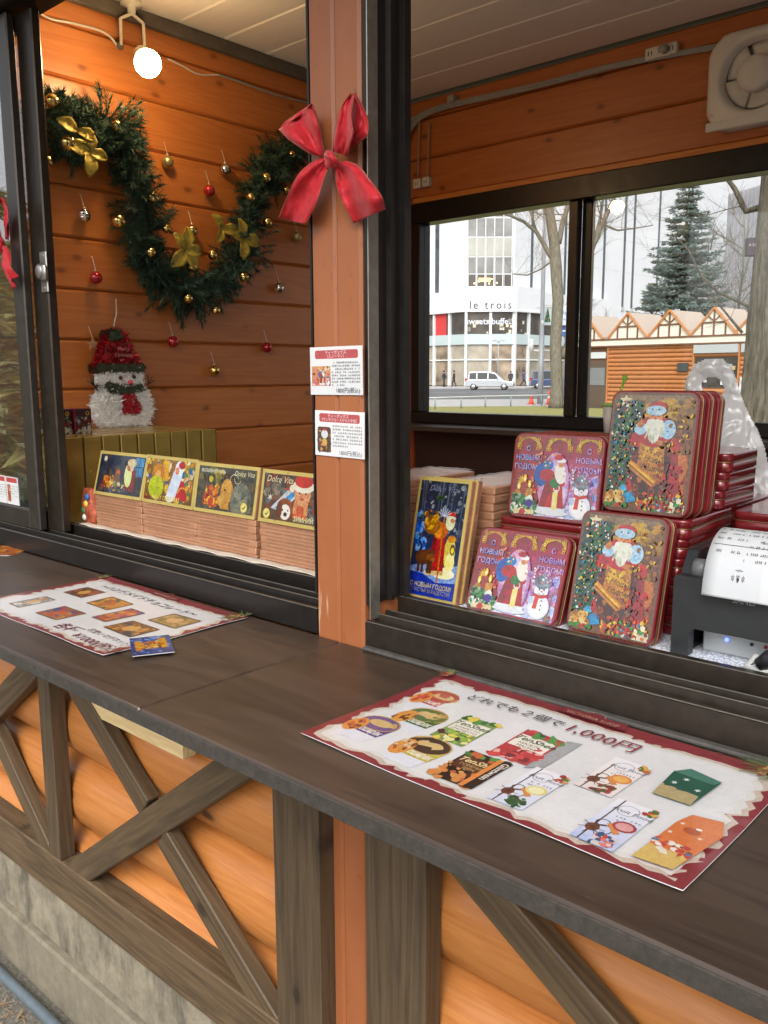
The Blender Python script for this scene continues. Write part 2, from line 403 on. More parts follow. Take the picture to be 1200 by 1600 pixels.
n_ = len(q); b.add([(p.x, p.y, .002) for p in q]+[(p.x, p.y, .13) for p in q], [tuple(range(n_, 2*n_))]+[(i, (i+1) % n_, n_+(i+1) % n_, n_+i) for i in range(n_)])
struct('pavement', b, plain('pavement_slab', (.40, .39, .38), .9, var=.12, scale=2))
flat('lane_marking', sweep(70.9, 71.1), .008, plain('road_paint', (.75, .75, .73), .7))

# ================================================================== THE KIOSK
K = thing('market_kiosk', 'orange log market kiosk with dark bronze sliding windows and brown counter', 'kiosk', (-.88, .95, 0))
pine_in = wood('stained_pine_y', '#ad5d27', '#d08441', 1, .40, .6, .7, .18, .08, .25, knotcol='#5a260e', streak=.6, flat=0, ks=.75)
pine_inx = wood('stained_pine_x', '#a05322', '#c47537', 0, .42, .65, .7, .18, .08, .2, knotcol='#421a08', streak=.6, flat=1, ks=.75)
pine_inz = wood('stained_pine_z', '#85360e', '#b05820', 2, .45, .5, 1., .2, .12, .15, knotcol='#3a1405')
log_m = wood('log_pine', '#a46029', '#cb894b', 0, .42, .9, 1.1, .14, .12, .2, knotcol='#40230f', streak=.6, flat=1, ks=.5)
stain = wood('dark_stain', '#30261b', '#6a563d', 0, .6, .8, .9, .2, .3, 0, knotcol='#2a2118', wear=.12, streak=.8, flat=1, ks=.6)
stainz = wood('dark_stain_z', '#30261b', '#65523b', 2, .6, .9, .9, .2, .3, 0, knotcol='#2a2118', wear=.12, streak=.8, flat=1, ks=.6)
bronze = plain('bronze_aluminium', (.045, .035, .027), .38, .6, .18, 60, 0, .1, grime=.3)
black_al = plain('black_aluminium', (.022, .018, .016), .36, .5, .2, 60, 0, .1)
grey_al = plain('pale_aluminium', (.30, .29, .25), .4, .85, .15, 80, 0)
conc = None
def concm(name, a, c_, sc, dirt):
    t = NT(name); v = t.coords((1, 1, 1), False); n1 = t.noise(v, sc, 8, .7); n2 = t.noise(t.coords((3, 3, 1.1), False), 6, 6, .7)
    c = t.ramp(n1, [(.3, a), (.7, c_)]); c = t.mixc(t.mathn('MULTIPLY', t.ramp(n2, [(.48, 0.), (.66, 1.)]), dirt), c, lin('#2f2b24'))
    t.l(c, t.b.inputs['Base Color']); t.set(Roughness=.9); t.bump(n1, .5, .004); return t.m
def bx(name, mat, parent, *a, bev=.002, origin=True):
    b = MB(); b.box(*a, bev=bev)
    return obj(name, b, mat, parent, True, ((a[0]+a[1])/2, (a[2]+a[3])/2, (a[4]+a[5])/2) if origin else None)
def repeat(name, me, parent, locs, rot=None):
    for l in locs:
        o = link(name, me, parent, l, rot); o.matrix_parent_inverse = wmat(parent).inverted()
# --- left wall
LW = bx('left_wall', pine_in, K, -2.262, -2.238, .97, 2.64, .3, 2.5, bev=0)
b = MB(); b.box(-.008, .008, -.81, .81, -.0665, .0665, bev=.006); me = b.mesh('plank', pine_in)
repeat('plank', me, LW, [(-2.2295, 1.792, 1.3945+.135*k) for k in range(-8, 8)])
b = MB(); b.box(-.008, .008, -.81, .81, -.043, .043, bev=.006); repeat('plank', b.mesh('plank', pine_in), LW, [(-2.2295, 1.792, 2.453)])
bx('cornice', plain('cornice_grey', (.10, .085, .07), .7, var=.3, scale=20), K, -2.2205, -2.200, .99, 2.598, 2.462, 2.4985)
# --- back wall with its window opening
BW = bx('back_wall', pine_inx, K, -2.236, .63, 2.622, 2.65, 2.129, 2.5, bev=0)
b = MB(); b.box(-1.4, 1.4, -.008, .008, -.069, .069, bev=.006); me = b.mesh('plank', pine_inx)
repeat('plank', me, BW, [(-.818, 2.613, 2.2205), (-.818, 2.613, 2.3605)])
b = MB(); b.box(-1.4, 1.4, -.008, .008, -.033, .033, bev=.006); repeat('plank', b.mesh('plank', pine_inx), BW, [(-.818, 2.613, 2.465)])
bx('window_trim', wood('trim_pine', '#b5601f', '#d98a3f', 0, .45, .4, 1, .1), BW, -2.157, .58, 2.588, 2.62, 2.1305, 2.150)
bx('corner_board', pine_inz, BW, -2.2205, -2.158, 2.596, 2.62, .3, 2.1295)
bx('lower_panel', plain('dark_red_panel', (.045, .016, .010), .5, 0, .2, 12), BW, -2.155, .6, 2.606, 2.64, .3, 1.314)
WX0, WX1, WZ0, WZ1 = -2.156, -.76, 1.315, 2.129
BWF = bx('back_window', black_al, K, WX0, WX1, 2.575, 2.645, 2.056, WZ1, bev=.003)
bx('bottom_rail', black_al, BWF, WX0, WX1, 2.575, 2.645, WZ0, 1.357, bev=.003)
bx('jamb', black_al, BWF, WX0, -2.1135, 2.577, 2.643, 1.357, 2.056, bev=.003)
bx('jamb', black_al, BWF, -.80, WX1, 2.577, 2.643, 1.357, 2.056, bev=.003)
bx('meeting_stile', bronze, BWF, -1.493, -1.459, 2.590, 2.622, 1.357, 2.056, bev=.003)
bx('meeting_stile', black_al, BWF, -1.462, -1.424, 2.6225, 2.640, 1.357, 2.056, bev=.003)
bx('glass_bead', grey_al, BWF, -1.4238, -1.4205, 2.626, 2.636, 1.357, 2.056, bev=0)
gpane = glass('window_glass', (.985, .99, .99), 1.0, .012)
bx('pane', gpane, BWF, -2.1135, -1.493, 2.604, 2.608, 1.357, 2.056, bev=0)
bx('pane', gpane, BWF, -1.4205, -.80, 2.629, 2.633, 1.357, 2.056, bev=0)
RW = bx('right_wall', pine_in, K, .602, .63, .97, 2.62, .3, 2.5, bev=0)
b = MB(); b.box(-.008, .008, -.81, .81, -.0665, .0665, bev=.006); me = b.mesh('plank', pine_in)
repeat('plank', me, RW, [(.594, 1.792, 1.3945+.135*k) for k in range(-8, 8)])
# --- ceiling boards, roof with eave
CE = bx('ceiling', plain('ceiling_back', (.2, .17, .13), .8), K, -2.262, .63, .97, 2.65, 2.513, 2.528, bev=0)
cm = wood('ceiling_white', '#e2deD6'.lower(), '#f0ede6', 0, .6, .15, 1, .1, .12, 0, knotcol='#7d6a4e', streak=.5)
b = MB(); b.box(-1.41, 1.41, -.0815, .0815, -.006, .006, bev=.004); me = b.mesh('board', cm)
repeat('board', me, CE, [(-.815, 2.501-.166*k, 2.5065) for k in range(0, 10)])
dark_roof = plain('roof_brown', (.06, .035, .02), .7, var=.2)
RO = bx('roof', dark_roof, K, -2.5, .85, .30, 2.85, 2.53, 2.62)
bx('fascia', dark_roof, RO, -2.5, .85, .275, .2995, 2.44, 2.63)
b = MB(); b.box(-1.65, 1.65, -.046, .046, -.006, .006, bev=.003); repeat('soffit_board', b.mesh('soffit_board', plain('soffit', (.50, .42, .32), .6)), RO, [(-.83, .35+.094*k, 2.5235) for k in range(6)])
bx('front_header', stain, K, -2.30, .63, .885, .985, 2.29, 2.515)
bx('floor', plain('kiosk_floor', (.45, .37, .28), .7), K, -2.236, .6, 1.01, 2.60, .28, .32)
# --- post
pp = NT('post_paint'); v = pp.coords((1, 1, .35), False)
n1 = pp.noise(v, 7, 6, .65); n2 = pp.noise(pp.coords((1, 1, .5), False), 60, 6, .7); n3 = pp.noise(pp.coords((1, 1, .12), False), 26, 4, .6)
c = pp.ramp(n1, [(.3, '#8f5330'), (.7, '#a0623c')]); c = pp.mixc(pp.mathn('MULTIPLY', pp.ramp(n2, [(.62, 0.), (.68, 1.)]), .7), c, lin('#7a4229')); c = pp.mixc(pp.mathn('MULTIPLY', pp.ramp(n3, [(.66, 0.), (.70, 1.)]), .5), c, lin('#d9b79c'))
pp.l(c, pp.b.inputs['Base Color']); pp.l(pp.mathn('MULTIPLY_ADD', n1, .25, .28), pp.b.inputs['Roughness']); pp.bump(n2, .12, .001); post_m = pp.m
PO = bx('post', post_m, K, -.935, -.8856, .892, .985, .3, 2.289, bev=.004, origin=False)
bx('post_facing', post_m, PO, -.885, -.836, .892, .985, .3, 2.289, bev=.004, origin=False)
bx('edge_strip', plain('brass_strip', (.34, .25, .10), .35, .8), PO, -.9385, -.9355, .90, .98, 1.166, 2.289, bev=0)
# --- counter
def counter_mat():
    t = NT('counter_stain'); v = t.coords((1.2, 9, 9)); n1 = t.noise(v, 2.5, 6, .65, .8); n2 = t.noise(t.coords((1, 1, 1)), 4, 7, .7); n3 = t.noise(t.coords((1, 2, 1)), 55, 6, .75)
    c = t.ramp(n1, [(.3, '#2b211b'), (.7, '#4b3d33')]); c = t.mixc(t.mathn('MULTIPLY', t.ramp(n2, [(.42, 0.), (.62, 1.)]), .45), c, lin('#3d2e1f'))
    c = t.mixc(t.mathn('MULTIPLY', t.ramp(n2, [(.60, 0.), (.75, 1.)]), .55), c, lin('#1f1915'))
    c = t.mixc(t.mathn('MULTIPLY', t.ramp(n3, [(.71, 0.), (.75, 1.)]), .8), c, lin('#a59b90')); n4 = t.noise(t.coords((1.5, 40, 1)), 3.0, 5, .7, .3); n5 = t.noise(t.coords((30, 2.2, 1)), 2.6, 5, .7, .3); c = t.mixc(t.mathn('MULTIPLY', t.ramp(n4, [(.66, 0.), (.70, 1.)]), .35), c, lin('#7d6f62')); c = t.mixc(t.mathn('MULTIPLY', t.ramp(n5, [(.70, 0.), (.73, 1.)]), .3), c, lin('#8a7d70'))
    t.l(c, t.b.inputs['Base Color']); t.l(t.mathn('MULTIPLY_ADD', n1, .22, .26), t.b.inputs['Roughness']); t.bump(n1, .1, .002); return t.m
ctm = counter_mat()
edge_m = concm('counter_edge', '#2a2622', '#443e38', 120, .35)
CT = bx('counter', ctm, K, -2.5, -.8838, .541, .892, 1.08, 1.10, bev=.003)
bx('counter_board', ctm, CT, -.8832, .80, .541, .892, 1.08, 1.0997, bev=.003)
b = MB(); b.box(-2.5, .80, .5375, .5405, 1.0805, 1.0985, bev=.001); obj('edge_band', b, edge_m, CT)
bx('silicone_seam', plain('grey_sealant', (.055, .05, .045), .7, var=.3, scale=60), CT, -.83, .60, .880, .8925, 1.1002, 1.106, bev=.002)
# --- logs below the counter
LG = bx('front_wall', pine_inx, K, -2.30, .63, .99, 1.008, .26, 1.08, bev=0)
def logmesh(L, z0, z1):
    b = MB(); b.smooth = True; h = z1-z0; n = 14; pts = []
    for k in range(n+1):
        a = math.pi*(k/n); pts.append((-.088*math.sin(a)**.75, -h/2*math.cos(a)*.992))
    vs = []
    xs = [-L/2+L*i/12 for i in range(13)]
    for x in xs:
        for y, z in pts: vs.append((x, y+.003*noise.noise(V((x*2, z*8, L))), z))
    m = n+1; fs = [(i*m+k, i*m+k+1, (i+1)*m+k+1, (i+1)*m+k) for i in range(12) for k in range(n)]
    b.add(vs, fs); b.smooth = False; b.add([(x, .0, z) for x in (-L/2, L/2) for z in (-h/2, h/2)], [(0, 1, 3, 2)]); return b.mesh('log', log_m)
for x0, x1 in ((-2.29, -.936), (-.834, .62)):
    me = logmesh(x1-x0, 0, .18)
    repeat('log', me, LG, [((x0+x1)/2, .986, .35+.18*k) for k in range(4)])
    me2 = logmesh(x1-x0, 0, .095); repeat('log', me2, LG, [((x0+x1)/2, .986, 1.031)])
# --- dark timbers
def board_between(name, p, q, wid, y0, y1, mat, parent):
    p, q = V(p), V(q); d = q-p; L = d.length; a = math.atan2(d.y, d.x)
    b = MB(); b.box(-L/2, L/2, y0-y1, 0, -wid/2, wid/2, bev=.0025)
    o = obj(name, b, mat, parent, False); o.matrix_basis = wmat(parent).inverted() @ Matrix.Translation(((p.x+q.x)/2, y1, (p.y+q.y)/2)) @ Matrix.Rotation(-a, 4, 'Y'); return o
TF = bx('timber_frame', stain, K, -2.30, .63, .858, .925, .298, .400, bev=.003)
bx('upright', stainz, TF, -1.014, -.905, .858, .896, .4005, 1.079)
bx('upright', stainz, TF, -.806, -.690, .858, .896, .4005, 1.079)
bx('upright', stainz, TF, -1.815, -1.762, .858, .896, .4005, 1.079)
bx('upright', stainz, TF, .20, .31, .858, .896, .4005, 1.079)
def pz(x, y, Y): p = ony(x, y, Y); return (p.x, p.z)
a0 = pz(112, 1074, .862); a1 = pz(425, 1605, .862)
def extend(p, q, e0, e1):
    p, q = V(p), V(q); d = (q-p).normalized(); return p-d*e0, q+d*e1
b0, b1 = pz(104, 1375, .862), pz(395, 1180, .862)
def xcut(p, q, x): p, q = V(p), V(q); t = (x-p.x)/(q.x-p.x); return p+(q-p)*t
B0, B1 = xcut(b0, b1, -1.745), xcut(b0, b1, -1.03)
xs_ = V(a0)+(V(a1)-V(a0))*(((V(b0)+(V(b1)-V(b0))*.5)-V(a0)).length/(V(a1)-V(a0)).length)
# the brace that runs through lies flush; the crossing one is cut in two pieces
board_between('brace', B0, B1, .062, .8605, .893, stain, TF)
d_ = (V(a1)-V(a0)).normalized()
def isect(p, d, q, e):
    den = d.x*e.y-d.y*e.x; t = ((q.x-p.x)*e.y-(q.y-p.y)*e.x)/den; return p+d*t
ic = isect(V(a0), d_, V(b0), (V(b1)-V(b0)).normalized())
board_between('brace', xcut(a0, a1, -1.72), ic-d_*.034, .052, .863, .893, stain, TF)
board_between('brace', ic+d_*.034, xcut(a0, a1, -1.02), .052, .863, .893, stain, TF)
c0, c1 = pz(0, 1172, .862), pz(72, 1330, .862)
board_between('brace', xcut(c0, c1, -2.26), xcut(c0, c1, -1.825), .05, .8625, .893, stain, TF)
e0, e1 = pz(0, 1095, .862), pz(45, 1045, .862)
board_between('brace', xcut(e0, e1, -2.26), xcut(e0, e1, -1.83), .062, .861, .892, stain, TF)
f0, f1 = pz(737, 1372, .862), pz(930, 1600, .862)
board_between('brace', xcut(f0, f1, -.68), xcut(f0, f1, -.14), .055, .862, .893, stain, TF)
bx('batten', wood('raw_batten', '#c9a970', '#e6cfa0', 0, .8, .3, 1.4, .1, .4), TF, -1.615, -1.275, .868, .8975, .796, .826, bev=.001)
# --- foundation
FO = bx('foundation', concm('rough_concrete', '#6d6656', '#948b78', 22, .6), K, -2.30, .63, .868, 1.0, .150, .2975, bev=.004)
bx('plinth', concm('smooth_concrete', '#6e6757', '#867e6c', 30, .25), FO, -2.34, .66, .850, .995, 0, .1495, bev=.006)
b = MB(); b.smooth = True; b.tube([(x/10, .812+.002*math.sin(x), .013) for x in range(-30, 9)], .0125, 14)
tag(obj('water_pipe', b, plain('blue_grey_pipe', (.11, .14, .16), .45, .1, .12, 40, 0, .1, grime=.3), None, True, (-1, .812, 0)), 'blue-grey plastic pipe lying along the foot of the concrete plinth', 'pipe')
# --- front window frames
prof = [(.894, 1.101), (.894, 1.139), (.900, 1.142), (.904, 1.133), (.914, 1.133), (.9165, 1.147), (.9225, 1.147), (.925, 1.135), (.937, 1.135), (.9395, 1.148), (.9455, 1.148), (.948, 1.131), (.967, 1.131), (.968, 1.164), (.9835, 1.164), (.9835, 1.101)]
def sillm(x0, x1, mat, nm):
    b = MB(); b.prism(prof, x0, x1, 'x'); return obj('front_window', b, mat, K)
FWL = sillm(-2.298, -.9365, black_al, 'l'); FWR = sillm(-.8345, .60, bronze, 'r')
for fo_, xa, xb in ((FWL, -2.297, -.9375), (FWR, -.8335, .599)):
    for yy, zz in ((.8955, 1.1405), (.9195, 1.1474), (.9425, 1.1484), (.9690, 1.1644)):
        b = MB(); b.box(xa, xb, yy-.0012, yy+.0012, zz-.0004, zz+.0006, bev=.0004); obj('ridge_highlight', b, grey_al, fo_)  # pale strips along the track ridges, highlights put in as lighter metal
jp = [(-.8345, .897), (-.8345, .9835), (-.823, .9835), (-.823, .970), (-.831, .968), (-.831, .949), (-.8235, .947), (-.8235, .941), (-.831, .939), (-.831, .920), (-.829, .919), (-.829, .897)]
b = MB(); b.prism(jp, 1.165, 2.285, 'z'); obj('jamb', b, black_al, FWR)
b = MB(); b.box(-.8288, -.8268, .8968, .9185, 1.143, 2.285, bev=.0005); obj('jamb_lip', b, grey_al, FWR)
bx('head_rail', black_al, FWR, -.8345, .60, .894, .984, 2.255, 2.289); bx('head_rail', black_al, FWL, -2.298, -.9395, .894, .984, 2.255, 2.289)
b = MB(); b.prism([(-1.8-(x), y) for x, y in jp][::-1] if 0 else [(-.9395, .897), (-.9395, .9835), (-.952, .9835), (-.952, .970), (-.943, .968), (-.943, .949), (-.951, .947), (-.951, .941), (-.943, .939), (-.943, .897)], 1.165, 2.254, 'z'); obj('jamb', b, black_al, FWL)
def sash(x1, y0, y1, stile, mat, z0=1.150, z1=2.250, label=None):
    b = MB(); b.box(x1-stile, x1, y0, y1, z0, z1, bev=.003); o = obj('sash', b, mat, FWL)
    bx('bottom_rail', mat, o, -2.262, x1-stile, y0+.001, y1-.001, z0, z0+.046, bev=.003)
    bx('top_rail', mat, o, -2.262, x1-stile, y0+.001, y1-.001, z1-.03, z1, bev=.003)
    bx('far_stile', mat, o, -2.295, -2.263, y0, y1, z0, z1, bev=.003)
    bx('pane', glass('sash_glass', (.985, .99, .99), 3.0, .02), o, -2.262, x1-stile, (y0+y1)/2-.002, (y0+y1)/2+.002, z0+.046, z1-.03, bev=0); return o
S1 = sash(-1.868, .9155, .9345, .050, plain('greyed_bronze', (.060, .050, .042), .40, .6, .2, 50, 0, .1, grime=.2), 1.149)
S2 = sash(-1.806, .9390, .9600, .066, plain('brown_bronze', (.040, .030, .022), .38, .6, .2, 50, 0, .1), 1.149)
p = ony(69, 425, .936)
b = MB(); b.box(-.016, .013, -.004, .0, -.043, .043, bev=.002); lt = obj('latch', b, plain('zinc_latch', (.42, .40, .37), .35, .9, .1), S2, False); lt.matrix_basis = wmat(S2).inverted() @ Matrix.Translation((p.x, .9388, p.z))
b = MB(); b.smooth = True; b.lathe([(.016, 0), (.016, -.012), (.010, -.015)], 18, 'y'); b.box(.002, .026, -.013, -.006, -.020, .014, bev=.004); k_ = obj('latch_cam', b, MATS['zinc_latch'], lt, False); k_.location = (.002, -.004, 0)
for zz in (-.034, .034):
    b = MB(); b.lathe([(.0035, 0), (.003, -.0015)], 10, 'y'); s_ = obj('screw', b, MATS['zinc_latch'], lt, False); s_.location = (-.001, -.004, zz)
# --- display shelf behind the windows, with its cover
SH = bx('display_shelf', plain('shelf_wood', (.3, .2, .12), .6), K, -2.2205, .59, .985, 1.46, 1.115, 1.1545)
t = NT('lace_paper'); v = t.coords((1, 1, 1), False); vo = t.n('TexVoronoi', feature='DISTANCE_TO_EDGE'); t.l(v, vo.inputs['Vector']); vo.inputs['Scale'].default_value = 170
n1 = t.noise(v, 60, 5, .6); c = t.ramp(t.mathn('ADD', vo.outputs['Distance'], t.mathn('MULTIPLY', n1, .25)), [(.12, '#8d98ab'), (.3, '#e6eaf0')]); t.l(c, t.b.inputs['Base Color']); t.set(Roughness=.5)
bx('shelf_cover', t.m, SH, -.83, .585, .986, 1.455, 1.1547, 1.1562, bev=0)
bx('shelf_cover', plain('cream_cover', (.52, .47, .40), .55, var=.06), SH, -2.2, -.94, .9862, 1.455, 1.1547, 1.1562, bev=0)
b = MB(); b.smooth = True
b.grid(lambda u, v: (-1.80+.862*u, .9745+.0255*v, 1.1652+.0008*math.sin(u*60+v*3)+.0012*noise.noise(V((u*26, v*2, 0)))), 120, 5); o = obj('cover_edge', b, MATS['cream_cover'], SH); md = o.modifiers.new('t', 'SOLIDIFY'); md.thickness = .0007; md.offset = 1
SZ = 1.1564
# ================================================================== OUTSIDE, seen through the back window
HW = V((-sy, cy, 0)); HR = V((cy, sy, 0))
def far(x, D): d = ray(x, 585); return V((d.x, d.y, 0))*(D/d.dot(HW))      # ground point in pixel column x at horizontal depth D
class Facade:
    """a vertical wall plane between two ground points; s metres along it, z up, n towards the viewer"""
    def __init__(s, A, B):
        s.A = V((A.x, A.y, 0)); d = V((B.x, B.y, 0))-s.A; s.L = d.length; s.u = d/s.L; s.n = V((s.u.y, -s.u.x, 0))
        if s.n.dot(s.A) > 0: s.n = -s.n
    def sz(s, x, y):
        d = ray(x, y); t = s.A.dot(s.n)/d.dot(s.n); p = EYE+d*t; return ((p-s.A).dot(s.u), p.z)
    def mat(s): return Matrix(((s.u.x, s.n.x, 0, s.A.x), (s.u.y, s.n.y, 0, s.A.y), (0, 0, 1, 0), (0, 0, 0, 1)))
    def box(s, s0, s1, n0, n1, z0, z1, bev=0): b = MB(); b.M = s.mat(); b.box(s0, s1, n0, n1, z0, z1, bev); return b
    def pbox(s, x0, x1, y0, y1, n0, n1):
        a = s.sz(x0, (y0+y1)/2); b = s.sz(x1, (y0+y1)/2); c = s.sz((x0+x1)/2, y0); d = s.sz((x0+x1)/2, y1)
        return s.box(a[0], b[0], n0, n1, d[1], c[1])
white_w = plain('white_cladding', (.74, .76, .78), .6, var=.03, scale=.3)
slit_m = plain('dark_slit', (.10, .12, .14), .3, .2, .3, .4)
glass_d = plain('tinted_glazing', (.10, .09, .08), .12, .1, .5, .5)
glass_l = plain('lit_glazing', (.40, .36, .29), .15, 0, .35, .4)
alu_w = plain('white_mullion', (.72, .75, .75), .5, var=.03)
aqua = plain('pale_panel', (.50, .60, .60), .4, var=.05)
Df = 104.
pA, pB = far(726, Df), far(801, Df); pL = far(640, 111.5); pM = far(842, 107.6); pR = far(985, 123.5)
dR = (pR-pB).normalized(); pE = pB+dR*72; dM = (pR-pM).normalized(); pE2 = pM+dM*70
BD = thing('department_store', 'white department store with tall dark window slits and rounded glass podium', 'building', tuple(far(760, Df)))
fc, fl, fr = Facade(pA, pB), Facade(pL, pA), Facade(pB, pE)
dl = (pA-pL).normalized(); pL2 = pA-dl*40
back = HW*25
b = MB(); b.prism([(p.x, p.y) for p in (pL2, pA, pB, pE, pE+back, pL2+back)], 7.6, 38, 'z'); obj('wall', b, white_w, BD)
# podium: glass shop fronts with a white sign band above
pod = [pL2, pA, pB, pM, pE2]
off = [p-HW*1.0 for p in pod]
for i in range(4):
    f = Facade(off[i], off[i+1]); L = f.L; z1 = 11.6 if i in (1, 2) else 11.2
    if i == 3: L = 16
    s0 = 0 if i else L-16
    bb = f.box(s0, L, -2, .25, 8.85, z1); obj('sign_band', bb, white_w, BD)
    obj('spandrel', f.box(s0, L, -2, .12, 4.95, 6.15), aqua, BD)
    obj('parapet_step', f.box(s0, L, -2, .35, 8.7, 8.85), alu_w, BD)
    n = max(1, round((L-s0)/2.6)); w_ = (L-s0)/n
    for k in range(n):
        a = s0+k*w_
        gp = obj('shop_window', f.box(a+.16, a+w_-.16, -1.9, -.1, 6.2, 8.68), glass_d, BD)
        obj('shop_window', f.box(a+.16, a+w_-.16, -1.9, -.1, .15, 4.9), glass_l if (k+i) % 2 else plain('shop_interior', (.32, .25, .18), .3, 0, .6, .6), BD)
        obj('column', f.box(a-.15, a+.15, -1.9, .18, .1, 8.7), alu_w, BD)
        obj('transom', f.box(a+.16, a+w_-.16, -.12, .05, 3.1, 3.25), alu_w, BD)
f1 = Facade(off[1], off[2])
s0, z0 = f1.sz(742, 476); s1, _ = f1.sz(790, 476)
def facade_print(f, s, z, n, nm, fn, parent, mat='sign_print'):
    P = Print(); P.DZ = .004; fn(P); o = P.build(nm, printmat(mat, .6, 0), parent)
    M = Matrix(((f.u.x, 0, f.n.x, f.A.x+f.u.x*s+f.n.x*n), (f.u.y, 0, f.n.y, f.A.y+f.u.y*s+f.n.y*n), (0, 1, 0, z), (0, 0, 0, 1)))
    o.matrix_basis = wmat(parent).inverted() @ M if parent else M; return o
facade_print(f1, (s0+s1)/2, z0-.5, .27, 'sign_lettering', lambda P: P.text('le trois', 0, 0, 1.35, '#1e2024', spacing=1.3, sx=.95), BD)
s0, z0 = f1.sz(765, 501); facade_print(f1, s0, z0-.4, -.06, 'window_lettering', lambda P: P.text('sweets buffet!', 0, 0, 1.0, '#dfe6f2', bold=.015), BD)
# red banner in an upper shop window
f0 = Facade(off[0], off[1]); a = f0.sz(678, 492); c = f0.sz(697, 526)
obj('red_banner', f0.box(a[0], c[0], -.08, -.03, c[1], a[1]), plain('banner_red', (.60, .05, .05), .6), BD)
# people-dark displays and warm lamps behind the glazing
for k in range(26):
    x = rnd.uniform(700, 845); y = rnd.uniform(500, 524); f = f1 if x < 800 else Facade(off[2], off[3])
    s, z = f.sz(x, y); q = rnd.uniform(.08, .22)
    if .3 < s < f.L-.3: obj('window_display', f.box(s-q, s+q, -.09, -.04, z-q, z+q*1.4), plain('display_%d' % (k % 3), [(.62, .58, .5), (.7, .62, .45), (.25, .22, .2)][k % 3], .6), BD)
# big curtain-wall window above the sign
for r, (ya, yb, m_) in enumerate(((240, 286, glass_d), (289, 338, glass_d), (341, 369, plain('glazing_grey', (.26, .26, .25), .15, 0, .3, .5)), (371, 400, plain('glazing_blind', (.45, .45, .40), .2, 0, .12, .5)), (402, 427, plain('glazing_grey', (.26, .26, .25), .15)), (429, 449, glass_d))):
    for k in range(5):
        x0 = 731.5+14*k; a = fc.sz(x0+.6, ya); c = fc.sz(x0+13.4, yb)
        obj('window', fc.box(a[0], c[0], -.3, .04, c[1], a[1]), m_, BD)
for k in range(6):
    a = fc.sz(731+14*k, 345); obj('mullion', fc.box(a[0]-.05, a[0]+.05, .0, .12, fc.sz(760, 450)[1], fc.sz(760, 235)[1]), alu_w, BD)
for k, (x, y) in enumerate(((748, 440), (758, 436), (764, 443), (772, 447), (741, 443), (768, 436), (776, 442))):
    s, z = fc.sz(x, y); obj('string_light', fc.box(s-.07, s+.07, .05, .12, z-.07, z+.07), emit('warm_string', '#ffdf9a', 2.5), BD)
s, z = fc.sz(757, 437); obj('window_sign', fc.box(s-.7, s+.7, .05, .1, z-.25, z+.2), emit('warm_sign', '#e9c77a', .8), BD)
# slits
def slit(f, xp, wid, yb):
    s, z = f.sz(xp, yb); obj('window_slit', f.box(s-wid/2, s+wid/2, -.2, .05, z, 37.5), slit_m, BD)
    obj('slit_foot', f.box(s-wid*.8, s+wid*.8, 0, .12, z-.5, z), plain('grey_cladding', (.5, .52, .53), .6), BD)
slit(fl, 683, .65, 466)
for x, wd, yb in ((829.5, .45, 463), (881, .45, 468), (898, .45, 470), (941, .5, 475), (972, .5, 480), (986, .5, 482), (1024, .45, 486), (1072, .5, 490)): slit(fr, x, wd, yb)
for f, a, c in ((fl, 0, fl.L), (fr, 0, 60)):
    for zz in (15.2, 19.4, 23.6, 27.8): obj('cladding_joint', f.box(a, c, -.1, .012, zz, zz+.035), plain('joint_grey', (.55, .57, .58), .7), BD)
# second, greyer building beyond the right end
p0, p1 = far(1122, 132), far(1168, 126)
B2 = thing('office_building', 'grey office block with vertical ribs beyond the department store', 'building', tuple(p0))
f2 = Facade(p0, p1); obj('wall', f2.box(0, f2.L+6, -14, 0, 0, 27.5), plain('grey_facade', (.42, .42, .44), .7, var=.1, scale=.3), B2)
for k in range(9): obj('rib', f2.box(.3+k*.85, .52+k*.85, 0, .25, .2, 27.3), plain('rib_grey', (.30, .30, .32), .6), B2)
# ---------------------------------------------------------------- market hut with zigzag gables
hA, hB = far(905, 38.6), far(1240, 31.6)
HF = Facade(hA, hB)
HT = thing('market_hut', 'long orange log market hut with zigzag cream gables beyond the lawn', 'hut', tuple(far(1040, 36)))
hlog = wood('hut_log', '#9c5a2c', '#bd8150', 0, .5, .4, .6, .12, .05, .1)
cream = plain('gable_cream', (.72, .69, .60), .7, var=.05)
brown_t = plain('hut_brown_timber', (.16, .07, .03), .6)
orange_t = plain('gable_orange_board', (.50, .20, .06), .55)
def hs(x, y): return HF.sz(x, y)
obj('wall', HF.box(-.3, HF.L, -2.4, -.02, 0, 2.7), brown_t, HT)
def hut_log(s0, s1, z):
    b = MB(); b.M = HF.mat(); b.smooth = True; n = 6
    vs = [(s, .075*math.sin(math.pi*k/n)-.01, z-.088*math.cos(math.pi*k/n)) for s in (s0, s1) for k in range(n+1)]
    b.add(vs, [(k, k+1, n+2+k, n+1+k) for k in range(n)]); obj('log', b, hlog, HT)
sd0, sd1 = hs(922, 600)[0], hs(949, 600)[0]            # door
sw0, sw1 = hs(1085, 580)[0], hs(1154, 580)[0]          # serving window
for k in range(15):
    z = .09+.178*k
    hut_log(sd1+.05, sw0-.06, z)
    if z < .95 or z > 2.1: hut_log(sw0-.05, sw1+.05, z)
    hut_log(sw1+.07, HF.L, z)
obj('door', HF.box(sd0-.4, sd1, -.02, .04, 0, 2.05), plain('hut_door', (.10, .075, .055), .5), HT)
obj('door_glass', HF.box(sd0, sd1-.12, .04, .06, 1.0, 1.75), plain('hut_glass', (.20, .22, .23), .12), HT)
obj('transom_light', HF.box(sd0, sd1-.1, .0, .05, 2.15, 2.42), plain('hut_transom', (.6, .64, .66), .2), HT)
